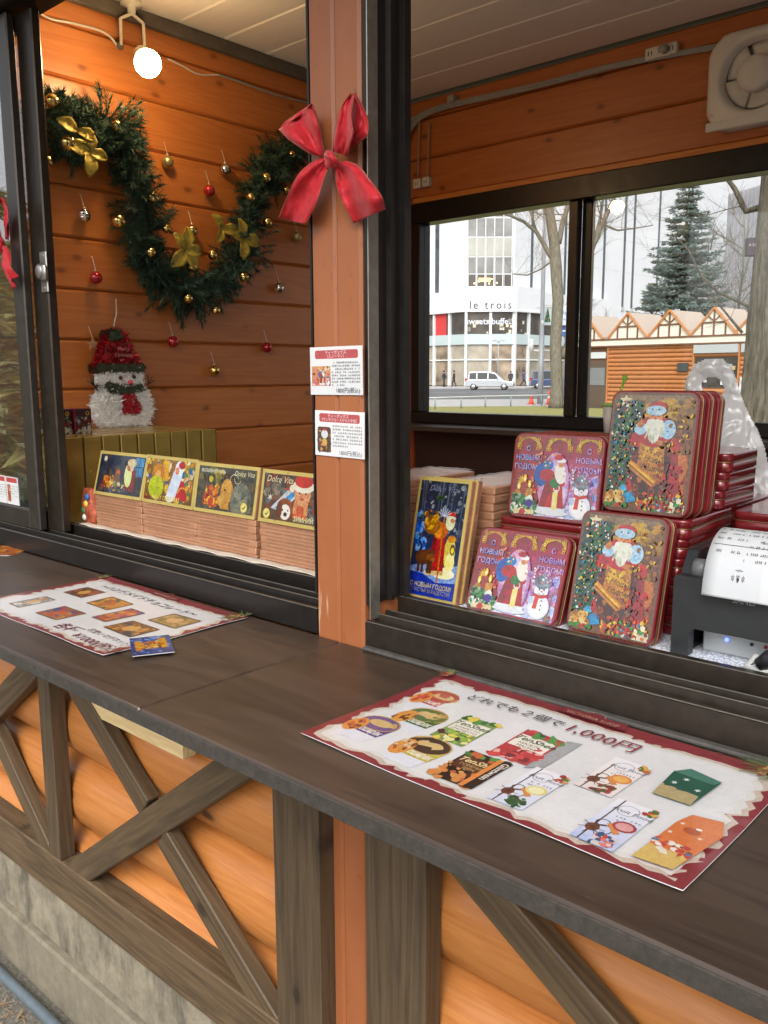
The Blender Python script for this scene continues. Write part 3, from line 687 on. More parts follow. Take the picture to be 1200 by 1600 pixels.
obj('corner_post', HF.box(sd1, sd1+.05, -.02, .10, 0, 2.68), orange_t, HT)
obj('corner_post', HF.box(sw0-.06, sw0, -.02, .10, 0, 2.68), orange_t, HT); obj('corner_post', HF.box(sw1, sw1+.06, -.02, .10, 0, 2.68), orange_t, HT)
obj('serving_window', HF.box(sw0, sw1, -.25, -.015, .95, 2.1), plain('hut_interior', (.05, .045, .04), .3, 0, .5, 3), HT)
for k in range(14): s = rnd.uniform(sw0+.1, sw1-.2); z = rnd.uniform(1.0, 1.9); obj('goods', HF.box(s, s+rnd.uniform(.08, .2), -.03, .03, z, z+rnd.uniform(.08, .2)), plain('goods_%d' % (k % 3), [(.6, .6, .58), (.3, .4, .45), (.45, .35, .2)][k % 3], .6), HT)
obj('shutter_box', HF.box(sw0, sw1, 0, .16, 2.28, 2.6), plain('shutter_grey', (.42, .45, .47), .5), HT)
obj('shutter_box', HF.box(sw1+.12, HF.L, 0, .16, 2.28, 2.6), MATS['shutter_grey'], HT)
a = hs(1061, 567); obj('notice_board', HF.box(a[0], hs(1077, 580)[0], .08, .14, hs(1070, 580)[1], a[1]), plain('board_dark', (.05, .06, .06), .5), HT)
obj('poster', HF.box(sw1+.12, sw1+.7, .09, .11, .75, 1.35), plain('poster_pale', (.6, .65, .7), .5, var=.5, scale=6), HT)
obj('eave_board', HF.box(-.3, HF.L, -.02, .12, 2.68, 2.90), cream, HT); obj('eave_trim', HF.box(-.3, HF.L, .0, .15, 2.905, 2.97), brown_t, HT); obj('eave_trim', HF.box(-.3, HF.L, .0, .15, 2.62, 2.68), brown_t, HT)
pk = [hs(x, y)[0] for x, y in ((916, 498), (982.5, 495), (1048, 490.5), (1118, 486), (1190, 481))]
gw = (pk[3]-pk[1])/2
for i, c in enumerate(pk):
    zt, zb = 3.98, 3.0; h = gw/2
    b = MB(); b.M = HF.mat(); b.add([(c-h, .04, zb-.05), (c+h, .04, zb-.05), (c, .04, zt), (c-h, -.02, zb-.05), (c+h, -.02, zb-.05), (c, -.02, zt)], [(0, 1, 2), (3, 5, 4), (0, 3, 4, 1), (1, 4, 5, 2), (2, 5, 3, 0)]); g = obj('gable', b, cream, HT)
    for s_, d_ in ((c-h, 1), (c+h, -1)):
        b = MB(); b.M = HF.mat(); b.tube([(s_, .07, zb-.02), (c, .07, zt+.03)], .055, 4); obj('barge_board', b, orange_t, g)
    for s_, q in ((c, zt-.05), (c-h*.5, zb+.45), (c+h*.5, zb+.45)): obj('stud', HF.box(s_-.03, s_+.03, .042, .075, zb-.03, q), brown_t, g)
    obj('rail', HF.box(c-h*.53, c+h*.53, .043, .073, zb+.42, zb+.48), brown_t, g)
    for d_ in (-1, 1):
        b = MB(); b.M = HF.mat(); b.tube([(c, .06, zb+.5), (c+d_*h*.33, .06, zb+.75)], .028, 4); obj('strut', b, brown_t, g)
    for d_ in (-1, 1):
        b = MB(); b.M = HF.mat(); b.add([(c, .06, zt), (c+d_*h, .06, zb), (c+d_*h, -2.4, zb), (c, -2.4, zt), (c, .06, zt+.05), (c+d_*h, .06, zb+.05), (c+d_*h, -2.4, zb+.05), (c, -2.4, zt+.05)], [(0, 1, 2, 3), (4, 7, 6, 5), (0, 4, 5, 1), (1, 5, 6, 2), (2, 6, 7, 3), (3, 7, 4, 0)]); obj('roof_slope', b, plain('hut_roof', (.46, .38, .31), .6), g)
    c2 = c+gw*.47; h2 = h*.75
    b = MB(); b.M = HF.mat(); b.prism([(c2-h2, 2.9), (c2+h2, 2.9), (c2, 4.1)], -3.4, -3.3, 'y'); obj('rear_gable', b, cream, HT)
    for d_ in (-1, 1):
        b = MB(); b.M = HF.mat(); b.tube([(c2+d_*h2, -3.26, 2.9), (c2, -3.26, 4.12)], .045, 4); obj('rear_barge_board', b, orange_t, HT)
b = MB(); b.M = HF.mat(); b.box(-.3, HF.L, -3.5, -2.42, 0, 2.88); obj('rear_wall', b, brown_t, HT)

# ---------------------------------------------------------------- trees
def barkm(name, a, c_, sc):
    t = NT(name); v = t.coords((1, 1, .16), False); n = t.noise(v, sc, 7, .7, .5); n2 = t.noise(t.coords((1, 1, 1), False), sc*.2, 3)
    c = t.ramp(n, [(.34, a), (.62, c_)]); c = t.mixc(t.mathn('MULTIPLY', n2, .4), c, lin('#6d6f58')); t.l(c, t.b.inputs['Base Color']); t.set(Roughness=.95); t.bump(n, 1., .04); return t.m
bark = barkm('elm_bark', '#4b453c', '#8f887a', 22); bark2 = barkm('near_bark', '#231e19', '#7a7062', 20)
def twigs(b, p, d, r, L, depth, rg):
    n = 4; pts = [p]; q = p
    for i in range(n):
        d = (d+V((rg.uniform(-1, 1), rg.uniform(-1, 1), rg.uniform(-.6, .9)))*.22).normalized(); q = q+d*(L/n); pts.append(q)
    b.tube(pts, [r*(1-.7*i/n) for i in range(n+1)], 5 if depth > 1 else 4, False)
    if depth:
        for i in range(1, n+1):
            for _ in range(2 if depth > 1 else 1):
                e = (d+V((rg.uniform(-1, 1), rg.uniform(-1, 1), rg.uniform(-.5, 1)))*.9).normalized(); twigs(b, pts[i], e, r*.42, L*.6, depth-1, rg)
def limb(b, pts, r0, r1, rg, tw=5, tl=2.0):
    P = []; n = len(pts)
    for i in range(n-1):
        for k in range(4): P.append(pts[i].lerp(pts[i+1], k/4)+V((rg.uniform(-1, 1), rg.uniform(-1, 1), 0))*r1*.3)
    P.append(pts[-1]); m_ = len(P)
    b.smooth = True; b.tube(P, [r0+(r1-r0)*i/(m_-1) for i in range(m_)], 8, True)
    for k in range(tw):
        i = rg.randrange(m_//4, m_); d = V((rg.uniform(-1, 1), rg.uniform(-1, 1), rg.uniform(-.2, .9))).normalized(); twigs(b, P[i], d, r1*.42, tl, 2, rg)
def pxs(D, *q): return [at(x, y, D) for x, y in q]
rg = random.Random(3)
T = thing('elm_tree', 'bare elm with forking trunk and a low side limb on the lawn', 'tree', tuple(far(870, 38)))
g0 = far(870, 38); D38 = 38/ (1) * 1.0
def DD(D): return D/ math.cos(PITCH)**0
b = MB(); b.smooth = True
tp = [g0+V((0, 0, -.02)), g0+V((0, 0, .35))]+pxs(37.6, (870, 600), (868, 540), (872, 470), (869, 420), (866, 380), (860, 340), (854, 300), (850, 240))
b.tube(tp, [.36, .30, .27, .26, .25, .26, .24, .21, .18, .13], 12); obj('trunk', b, bark, T)
for pts, r0, r1, tw in (((873, 380), (880, 345), (892, 305), (905, 250)), .13, .07, 6), (((866, 410), (852, 385), (838, 362), (818, 346), (790, 334), (765, 328)), .12, .04, 9), (((866, 405), (846, 420), (824, 430), (800, 428)), .05, .02, 7), (((838, 362), (832, 340), (820, 310)), .07, .03, 5), (((880, 560), (893, 520), (908, 450), (922, 395), (935, 365), (950, 330), (968, 290)), .16, .08, 6), (((922, 395), (938, 340), (945, 290)), .08, .05, 5), (((940, 350), (965, 360), (990, 357), (1020, 352)), .05, .02, 6), (((860, 330), (835, 300), (800, 270)), .08, .03, 6):
    b = MB(); limb(b, pxs(37.6, *pts), r0, r1, rg, tw, 1.8); obj('limb', b, bark, T)
# near trunk at the right with a small sign box
nt0 = far(1194, 12.4)
T = thing('old_elm_tree', 'thick furrowed elm trunk carrying a small dark sign box', 'tree', tuple(nt0))
b = MB(); b.smooth = True
def tr(u, v):
    z = -.02+7.0*v; a = 2*math.pi*u; fl = .33+.16*math.exp(-z*2.2)-.012*z
    rr = fl*(1+.09*noise.noise(V((math.cos(a)*2.2, math.sin(a)*2.2, z*.7)))+.05*noise.noise(V((math.cos(a)*9, math.sin(a)*9, z*.9)))+.03*noise.noise(V((math.cos(a)*22, math.sin(a)*22, z*2.4))))
    return (nt0.x+rr*math.cos(a)+.02*z, nt0.y+rr*math.sin(a), z)
b.grid(tr, 110, 120, True); obj('trunk', b, bark2, T)
b = MB(); q = [V(tr(0, .55))+V((-.33, 0, 0))]+pxs(12.3, (1165, 330), (1148, 295), (1130, 270), (1100, 235)); limb(b, q, .05, .02, rg, 8, .9); obj('limb', b, bark2, T)
for pts in (((1172, 480), (1120, 455), (1095, 430), (1075, 390), (1050, 365)), ((1160, 520), (1135, 490), (1110, 460))):
    b = MB(); limb(b, pxs(16, *pts), .03, .012, rg, 8, .8); obj('branch', b, bark2, T)
px_ = at(1177.5, 386, 11.93); sb = thing('sign_box', 'small dark plum sign box fixed to the furrowed trunk', 'sign', tuple(px_))
fx = Facade(px_, px_+HR); b = MB(); b.M = Matrix.Translation((0, 0, px_.z)) @ fx.mat(); b.box(-.10, .10, -.06, .02, -.125, .125, .012); obj('case', b, plain('plum_plastic', (.055, .04, .05), .5), sb)
facade_print(fx, -.08, px_.z+.01, .024, 'lettering', lambda P: P.text('A-22P', 0, 0, .05, '#c9c2c4', 'LEFT'), sb)
# blue spruce
def spruce(nm, label, c, H, Rb, cols, seed, tiers=26, per=13, group=None):
    rg = random.Random(seed); T = thing(nm, label, 'tree', tuple(c), group=group)
    b = MB(); b.smooth = True; b.tube([c+V((0, 0, -.05)), c+V((0, 0, H*.97))], [.22, .03], 8); obj('trunk', b, bark, T)
    bs = [MB() for _ in cols]
    for t_ in range(tiers):
        f = t_/(tiers-1); z = H*(.10+.88*f); rad = Rb*(1-f)**.85*(1+rg.uniform(-.12, .12))+.12
        for k in range(max(4, int(per*(1-f*.6)))):
            a = rg.uniform(0, 6.283); L = rad*rg.uniform(.72, 1.1); d = V((math.cos(a), math.sin(a), 0)); sd_ = V((-d.y, d.x, 0))
            n = max(3, int(L/.2))
            for i in range(n):
                s = (i+.6)/n; p = c+V((0, 0, z))+d*(L*s)+V((0, 0, -.32*L*s+.30*L*s*s))
                for q in range(6):
                    w_ = .55*(1-s*.55)*min(1, L); o = sd_*rg.uniform(-w_, w_)+V((0, 0, rg.uniform(-.12, .06))); e = (d*rg.uniform(.3, 1)+sd_*rg.uniform(-.8, .8)+V((0, 0, rg.uniform(-.35, .25)))).normalized()*rg.uniform(.22, .42); h = V((rg.uniform(-1, 1), rg.uniform(-1, 1), rg.uniform(-.6, .6))).normalized()*.075
                    bb = bs[rg.randrange(len(bs))]; u = p+o; bb.add([u-h, u+h, u+e], [(0, 1, 2)]); h2 = h.cross(e.normalized())*.9; bb.add([u-h2, u+h2, u+e*.9], [(0, 1, 2)])
    for i, bb in enumerate(bs): obj('crown', bb, cols[i], T)
    return T
ndl = [plain('spruce_blue', (.19, .27, .24), .7, var=.25, scale=1), plain('spruce_green', (.13, .19, .15), .7, var=.25, scale=1), plain('spruce_grey', (.24, .27, .24), .75, var=.2, scale=1)]
spruce('spruce_tree', 'tall blue-green spruce behind the zigzag hut roof', far(1062, 58), 14.6, 4.2, ndl, 5, 32, 19)
spruce('conifer_tree', 'smaller yellow-green conifer at the foot of the tall spruce', far(1014, 60), 7.6, 1.9, [plain('conifer_y', (.34, .32, .10), .7), plain('conifer_g', (.17, .20, .08), .7)], 8, 18, 12)
# bare trees far behind
for i, (x, D, H, lab) in enumerate(((945, 62, 5.4, 'small bare sapling behind the leftmost zigzag gable'), (1100, 70, 12, 'thin bare tree between the spruce and the grey office block'), (1148, 64, 13, 'thin bare tree in front of the grey office block'), (893, 75, 8, 'bare shrub-like tree behind the forking elm'))):
    g = far(x, D); T = thing('bare_tree', lab, 'tree', tuple(g)); b = MB(); b.smooth = True
    pts = [g+V((0, 0, H*k/6))+V((rg.uniform(-.1, .1), rg.uniform(-.1, .1), 0))*k*.4 for k in range(7)]; r_ = H*.011
    b.tube(pts, [r_*(1.2-k*.16) for k in range(7)], 6); obj('trunk', b, bark, T)
    b = MB(); b.smooth = True
    for k in range(12): h = rg.uniform(.3, 1); a = rg.uniform(0, 6.28); twigs(b, g+V((0, 0, H*h*.95)), V((math.cos(a), math.sin(a), .8)).normalized(), r_*.45, H*.28*(1.2-h*.6), 2, rg)
    obj('crown', b, bark, T)
# ---------------------------------------------------------------- fence, cones, poles, signs
FN = thing('park_fence', 'low green-grey tube rail fence along the lawn edge', 'fence', tuple(far(760, 40)))
fence_m = plain('fence_paint', (.22, .30, .28), .5)
fp = [far(x, D) for x, D in ((628, 36.5), (680, 37.2), (721, 38.2), (759, 39.4), (799, 40.3), (847, 41), (895, 41.5), (935, 41.8))]
for p in fp:
    b = MB(); b.smooth = True; b.tube([p+V((0, 0, -.02)), p+V((0, 0, .50))], .035, 8); obj('post', b, fence_m, FN)
for i, zz in enumerate((.50,)):
    b = MB(); b.smooth = True; b.tube([p+V((0, 0, zz)) for p in fp], .03, 8); obj('rail', b, plain('rail_pale', (.55, .58, .56), .4), FN)
def cone(x, D, h, lab):
    g = far(x, D); T = thing('traffic_cone', lab, 'cone', (g.x, g.y, .004)); m_ = plain('cone_orange', (.72, .09, .03), .5)
    b = MB(); b.box(-.17, .17, -.17, .17, 0, .03, .008); obj('base', b, m_, T, False)
    b = MB(); b.smooth = True; b.lathe([(.14, .03), (.10, h*.42)], 16); b.lathe([(.082, h*.58), (.035, h)], 16); obj('cone_body', b, m_, T, False)
    b = MB(); b.smooth = True; b.lathe([(.10, h*.42), (.082, h*.58)], 16); obj('reflective_band', b, plain('cone_white' if h > .6 else 'cone_band', (.75, .75, .72) if h > .6 else (.72, .12, .05), .4), T, False)
cone(831, 43, .48, 'low plain red traffic cone beside the grey pole'); cone(859.5, 42.4, .72, 'taller red traffic cone with a white band beside the elm')
g = far(845, 43.5); T = thing('utility_pole', 'grey utility pole with crossbars standing beside the traffic cones', 'pole', tuple(g)); pole_m = plain('pole_grey', (.34, .36, .37), .5, .2)
b = MB(); b.smooth = True; b.tube([g, g+V((0, 0, 3.4)), g+V((0, 0, 3.401)), g+V((0, 0, 14))], [.15, .14, .11, .09], 12); obj('shaft', b, pole_m, T)
for z, a, c in ((2.65, -.5, .6), (4.75, -.25, .45), (4.0, -.05, .05)):
    b = MB(); b.smooth = True; b.tube([g+HR*a+V((0, 0, z)), g+HR*c+V((0, 0, z))], .04 if c > .1 else .16, 8); obj('bracket', b, plain('bracket_white', (.7, .7, .68), .5), T)
b = MB(); p = g+HR*-.5+V((0, 0, 2.65)); b.smooth = True; b.tube([p+V((0, 0, -.05)), p+V((0, 0, .55))], .11, 10); obj('signal_lamp', b, MATS['bracket_white'], T)
def signboard(nm, lab, x0, x1, y0, y1, D, mat, art, post=True):
    c = at((x0+x1)/2, (y0+y1)/2, D); f = Facade(V((c.x, c.y, 0)), V((c.x, c.y, 0))+HR)
    a = f.sz(x0, y0); e = f.sz(x1, y1); T = thing(nm, lab, 'sign', (c.x, c.y, 0))
    obj('board', f.box(a[0], e[0], -.03, .03, e[1], a[1]), mat, T)
    if post:
        b = MB(); b.smooth = True; q = V((c.x, c.y, 0))-f.n*.08; b.tube([q, q+V((0, 0, a[1]))], .05, 8); obj('post', b, pole_m, T)
    if art: facade_print(f, (a[0]+e[0])/2, (a[1]+e[1])/2, .035, 'board_print', lambda P: art(P, (e[0]-a[0])/2, (a[1]-e[1])/2), T)
    return T
def tree_art(P, w_, h): P.poly([(-w_*.7, -h*.7), (w_*.7, -h*.7), (0, h*.8)], '#1f6b4a'); P.dots(-w_*.4, -h*.6, w_*.4, h*.2, 10, ['#e0c060', '#c23a30'], w_*.08, w_*.12)
signboard('festival_banner', 'pale banner with a green Christmas tree picture on the grey pole', 849, 862, 476, 508, 43.2, plain('banner_pale', (.62, .68, .70), .6), tree_art, False)
def merry(P, w_, h): P.text('Merry', -w_*.1, h*.1, h*.55, '#3d74b8'); P.text('Christmas', -w_*.05, -h*.5, h*.36, '#3d74b8')
signboard('festival_sign', 'pale blue board lettered Merry Christmas behind the forking elm', 876, 896, 478, 508, 46, plain('board_pale_blue', (.62, .72, .80), .5), merry)
def arrow(P, w_, h): P.ell(0, 0, w_*.98, h*.98, '#1f66c8', 28); P.poly([(-w_*.55, -h*.12), (w_*.1, -h*.12), (w_*.1, -h*.4), (w_*.6, 0), (w_*.1, h*.4), (w_*.1, h*.12), (-w_*.55, h*.12)], '#f2f6fb')
c = at(883.5, 517, 46.3); T = thing('road_sign', 'round blue road sign with a white arrow behind the forking elm', 'sign', (c.x, c.y, 0))
f = Facade(V((c.x, c.y, 0)), V((c.x, c.y, 0))+HR); b = MB(); b.smooth = False; b.M = f.mat(); b.lathe([(.30, -.02), (.30, .02)], 28, 'y', (0, 0, c.z)); obj('disc', b, plain('sign_blue', (.03, .12, .45), .4), T)
facade_print(f, 0, c.z, .025, 'arrow_mark', lambda P: arrow(P, .3, .3), T)
b = MB(); q = V((c.x, c.y, 0))-f.n*.1; b.smooth = True; b.tube([q, q+V((0, 0, c.z+.3))], .04, 8); obj('post', b, pole_m, T)
g = far(778, 97); T = thing('street_lamp', 'slim street lamp with paired lanterns in front of the shop', 'lamp', tuple(g+V((0, 0, .13))))
b = MB(); b.smooth = True; b.tube([g+V((0, 0, .13)), g+V((0, 0, 5.2))], [.09, .06], 8); obj('shaft', b, pole_m, T)
for d in (-.55, .55):
    b = MB(); b.smooth = True; q = g+HR*d+V((0, 0, 5.3)); b.tube([g+V((0, 0, 4.9)), g+HR*d*.6+V((0, 0, 5.2)), q], .035, 6); obj('arm', b, pole_m, T)
    b = MB(); b.smooth = True; b.sphere(q, .22, 10, 8); obj('lantern', b, plain('lantern_white', (.8, .8, .78), .3), T)
# ---------------------------------------------------------------- cars
def car(lab, g, ang, paint, L=4.25, Hh=1.68, Wd=1.7):
    T = thing('parked_car' if False else 'car', lab, 'car', tuple(g), (0, 0, ang))
    pr_ = [(-.5, .30), (-.5, .62), (-.485, .86), (-.44, .97), (.12, .95), (.27, .90), (.43, .78), (.495, .62), (.50, .40), (.48, .30)]
    b = MB(); b.smooth = False; hw = Wd/2
    body = [(x*L, z) for x, z in pr_]
    b.prism(body, -hw, hw, 'y'); body_o = obj('body', b, paint, T, False)
    md = body_o.modifiers.new('bevel', 'BEVEL'); md.width = .09; md.segments = 3
    gh = [(-.45*L, .94), (-.455*L, 1.1), (-.42*L, Hh-.06), (-.3*L, Hh), (.0, Hh-.02), (.10*L, Hh-.12), (.29*L, .92)]
    b = MB(); n = len(gh); tz = lambda z: hw*(1-.16*(z-.92)/(Hh-.92))-.03
    b.add([(x, -tz(z), z) for x, z in gh]+[(x, tz(z), z) for x, z in gh], [tuple(range(n)), tuple(range(n, 2*n))[::-1]]+[(i, i+1, n+i+1, n+i) for i in range(n-1)]); ro = obj('roof', b, paint, T, False); md = ro.modifiers.new('bevel', 'BEVEL'); md.width = .05; md.segments = 2
    gm = plain('car_glass', (.03, .035, .04), .08, 0, .2, 1)
    for sg in (-1, 1):
        for x0, x1, z1a, z1b in ((-.415, -.27, Hh-.17, Hh-.12), (-.25, -.04, Hh-.12, Hh-.13), (-.02, .12, Hh-.13, Hh-.27)):
            z0 = 1.0; b = MB(); q = [(x0*L, z0), (x1*L if x1 < .1 else .2*L, z0), (x1*L, z1b), (x0*L, z1a)]
            b.add([(x, sg*(tz(z)+.012), z) for x, z in q]+[(x, sg*(tz(z)-.02), z) for x, z in q], [(0, 1, 2, 3), (4, 7, 6, 5), (0, 4, 5, 1), (1, 5, 6, 2), (2, 6, 7, 3), (3, 7, 4, 0)]); obj('window', b, gm, T, False)
        for x in (-.33, .30):
            b = MB(); b.smooth = True; b.lathe([(.25, -.09), (.31, -.07), (.31, .07), (.25, .09)], 20, 'y'); wh = obj('wheel', b, plain('tyre', (.02, .02, .02), .8), T, False); wh.location = (x*L, sg*(hw-.08), .31)
            b = MB(); b.smooth = True; b.lathe([(.21, 0), (.20, .03), (.06, .02), (.04, .04)], 16, 'y'); r_ = obj('rim', b, plain('alloy', (.55, .56, .57), .35, .7), wh, False); r_.location = (0, .085*sg, 0); r_.scale = (1, sg, 1)
        b = MB(); b.smooth = True; b.sphere((.455*L, sg*(hw-.2), .72), .17, 10, 8, (.9, .75, .5)); obj('headlight', b, plain('headlight', (.7, .72, .74), .1), T, False)
        b = MB(); b.box(-.505*L, -.47*L, sg*(hw-.22), sg*(hw-.04), .8, 1.1, .03); obj('tail_light', b, plain('tail_red', (.45, .02, .02), .2), T, False)
        b = MB(); b.smooth = True; b.sphere((.17*L, sg*(hw+.1), 1.02), .11, 8, 6, (.7, 1, .8)); obj('mirror', b, paint, T, False)
    z0, z1 = .97, Hh-.16; b = MB(); b.add([(.285*L, -hw+.14, z0), (.285*L, hw-.14, z0), (.118*L, hw-.26, z1), (.118*L, -hw+.26, z1)], [(0, 1, 2, 3)]); o = obj('windscreen', b, gm, T, False); o.location = (.02, 0, .012)
    b = MB(); b.box(.485*L, .503*L, -.45, .45, .42, .58, .02); obj('grille', b, plain('grille_dark', (.03, .03, .03), .5), T, False)
    return T
hd = math.atan2(HR.y, HR.x)
silver = plain('silver_paint', (.55, .58, .62), .3, .55, .04, 2, 0, .6); navy = plain('navy_paint', (.06, .09, .19), .3, .3, .05, 2, 0, .6)
car('silver compact people carrier on the road in front of the shop', far(766, 83)+V((0, 0, .006)), hd-.22, silver, 4.6, 1.75)
car('dark navy van parked by the pavement behind the elm trunk', far(862, 88)+V((0, 0, .006)), hd-.1, navy, 4.3, 1.85)
# ---------------------------------------------------------------- people on the pavement
def person(lab, g, ang, coat, trousers, h=1.7, stride=.12, hood=False):
    me = bpy.data.meshes.new('skel')
    k = h/1.7
    vs = [(0, 0, .93), (0, 0, 1.15), (0, 0, 1.38), (.01, 0, 1.48), (.02, 0, 1.60), (.03, 0, 1.68),
          (0, .10, .90), (stride, .10, .50), (stride*1.2, .10, .08), (stride*1.2+.15, .10, .04),
          (0, -.10, .90), (-stride*.3, -.10, .50), (-stride*1.6, -.10, .10), (-stride*1.6+.14, -.10, .04),
          (0, .19, 1.36), (-.05, .26, 1.10), (.08, .25, .88), (.10, .25, .80), (0, -.19, 1.36), (.05, -.26, 1.10), (.18, -.24, .92), (.22, -.23, .85)]
    es = [(0, 1), (1, 2), (2, 3), (3, 4), (4, 5), (0, 6), (6, 7), (7, 8), (8, 9), (0, 10), (10, 11), (11, 12), (12, 13), (2, 14), (14, 15), (15, 16), (16, 17), (2, 18), (18, 19), (19, 20), (20, 21)]
    rs = [.16, .15, .15, .06, .105, .08, .105, .08, .05, .045, .105, .08, .05, .045, .085, .065, .05, .035, .085, .065, .05, .035]
    me.from_pydata([tuple(c*k for c in v) for v in vs], es, []); o = bpy.data.objects.new('skel', me); COL.objects.link(o)
    md = o.modifiers.new('skin', 'SKIN')
    for i, r_ in enumerate(rs): d = me.skin_vertices[0].data[i]; d.radius = (r_*k, r_*k); d.use_root = i == 0
    s2 = o.modifiers.new('sub', 'SUBSURF'); s2.levels = s2.render_levels = 2
    dg = bpy.context.evaluated_depsgraph_get(); ev = o.evaluated_get(dg); m2 = bpy.data.meshes.new_from_object(ev); bpy.data.objects.remove(o)
    m2.name = 'person'; skin = plain('skin', (.55, .36, .27), .5)
    m2.materials.clear()
    for q in (coat, trousers, skin, plain('shoe', (.03, .03, .03), .6)): m2.materials.append(q)
    for p in m2.polygons:
        z = p.center.z/k; p.use_smooth = True
        p.material_index = 3 if z < .08 else 1 if z < .80 and abs(p.center.y) < .2*k else 2 if z > 1.47 or (z < .86 and abs(p.center.y) > .2*k) else 0
    P = link('person', m2, None, tuple(g), (0, 0, ang)); tag(P, lab, 'person')
    b = MB(); b.smooth = True; b.sphere((.0, 0, 1.635*k), .118*k, 10, 8, (.98, .95, .95)); obj('hair', b, coat if hood else plain('dark_hair', (.02, .017, .015), .6), P, False); return P
pz_ = V((0, 0, .13))
person('pedestrian in navy coat with a dark red bag and red shoes', far(693.5, 93)+pz_, hd+.4, plain('coat_navy', (.03, .035, .06), .8), plain('trouser_dark', (.03, .03, .04), .8), 1.72, .1)
person('pedestrian in black walking beside the shop entrance', far(709.5, 94)+pz_, hd+3, plain('coat_black', (.02, .02, .022), .8), MATS['trouser_dark'], 1.74, .16)
person('pedestrian in blue jacket striding past the white columns', far(818, 96)+pz_, hd+.1, plain('coat_blue', (.05, .07, .17), .8), MATS['trouser_dark'], 1.72, .26)
person('pedestrian in dark hood standing behind the silver car', far(798, 98)+pz_, hd+1.5, plain('coat_charcoal', (.04, .04, .045), .8), MATS['trouser_dark'], 1.68, .02, True)
# yellowing trees across the park, behind the photographer, that the left-hand sash mirrors
for i, (x, y, H) in enumerate(((-11.0, -3.1, 3.7), (-13.5, -5.2, 4.2), (-9.2, -2.0, 3.0))):
    spruce('garden_conifer', ['broad yellow-green conifer mirrored in the left sash', 'lower yellow-green conifer at the far side of the square', 'yellow-green conifer standing alone behind the visitor'][i], V((x, y, 0)), H, 2.0, [MATS['conifer_y'], MATS['conifer_g']], 20+i, 14, 9)
# ================================================================== PRINTED ART (generic seasonal pictures)
GOLD = ['#e8c95a', '#c99a2e', '#f4e3a0', '#a8791e']
XMAS = ['#c0392b', '#e8c95a', '#2f6fb0', '#f3ead8', '#2f8a4f', '#d96a2b']
PINE = ['#1f4a32', '#2b5e3a', '#16382a', '#3d6f48', '#0f2a20']
def santa_face(P, s=1, hat='#b8d4e6', beard='#e9ece4', coat='#b5232a', trim='#bcd9ec'):
    """bust centred on the face, unit = half beard width"""
    P.ell(0, -1.2, 1.9, 1.5, coat, 18); P.ell(1.35, -1.0, .75, .9, trim, 14); P.ell(-1.4, -1.0, .65, .6, trim, 14)
    P.ell(0, -.75, .95, 1.0, beard, 18, 0, .15); P.poly([(-.8, -.9), (.8, -.9), (.35, -2.2), (-.1, -2.35), (-.5, -1.9)], beard)
    for k in range(14): x = rnd.uniform(-.85, .85); P.ell(x, -1.0-rnd.random()*(1.1-abs(x)*.6), .10, .34, rnd.choice(['#d2d6cc', '#f4f5f0', '#c9cfc6', '#e0e2da']), 9, x*.4)
    P.ell(0, .12, .68, .62, '#d9a184', 16); P.ell(0, -.28, .8, .26, beard, 12, 0, .2); P.ell(0, .02, .16, .14, '#c4725c', 8)
    P.ell(-.26, .24, .09, .06, '#33241f', 8); P.ell(.26, .24, .09, .06, '#33241f', 8); P.ell(-.27, .38, .18, .06, '#f1f1ec', 8); P.ell(.27, .38, .18, .06, '#f1f1ec', 8)
    P.ell(.15, 1.15, .9, .45, coat, 14); P.ell(0, .75, 1.02, .48, hat, 16); P.ell(.3, .85, .1, .1, '#4a5a66', 8); P.ell(-.35, .85, .1, .1, '#4a5a66', 8)
def xmas_tree(P, x0, y0, x1, y1, n=260):
    P.rect(x0, y0, x1, y1, '#1c3a2b', '#33463f')
    P.dots(x0, y0, x1, y1, n, PINE, (x1-x0)*.05, (x1-x0)*.12, k=6)
    P.dots(x0, y0, x1, y1, n//2, XMAS+['#ffffff'], (x1-x0)*.018, (x1-x0)*.05, k=7)
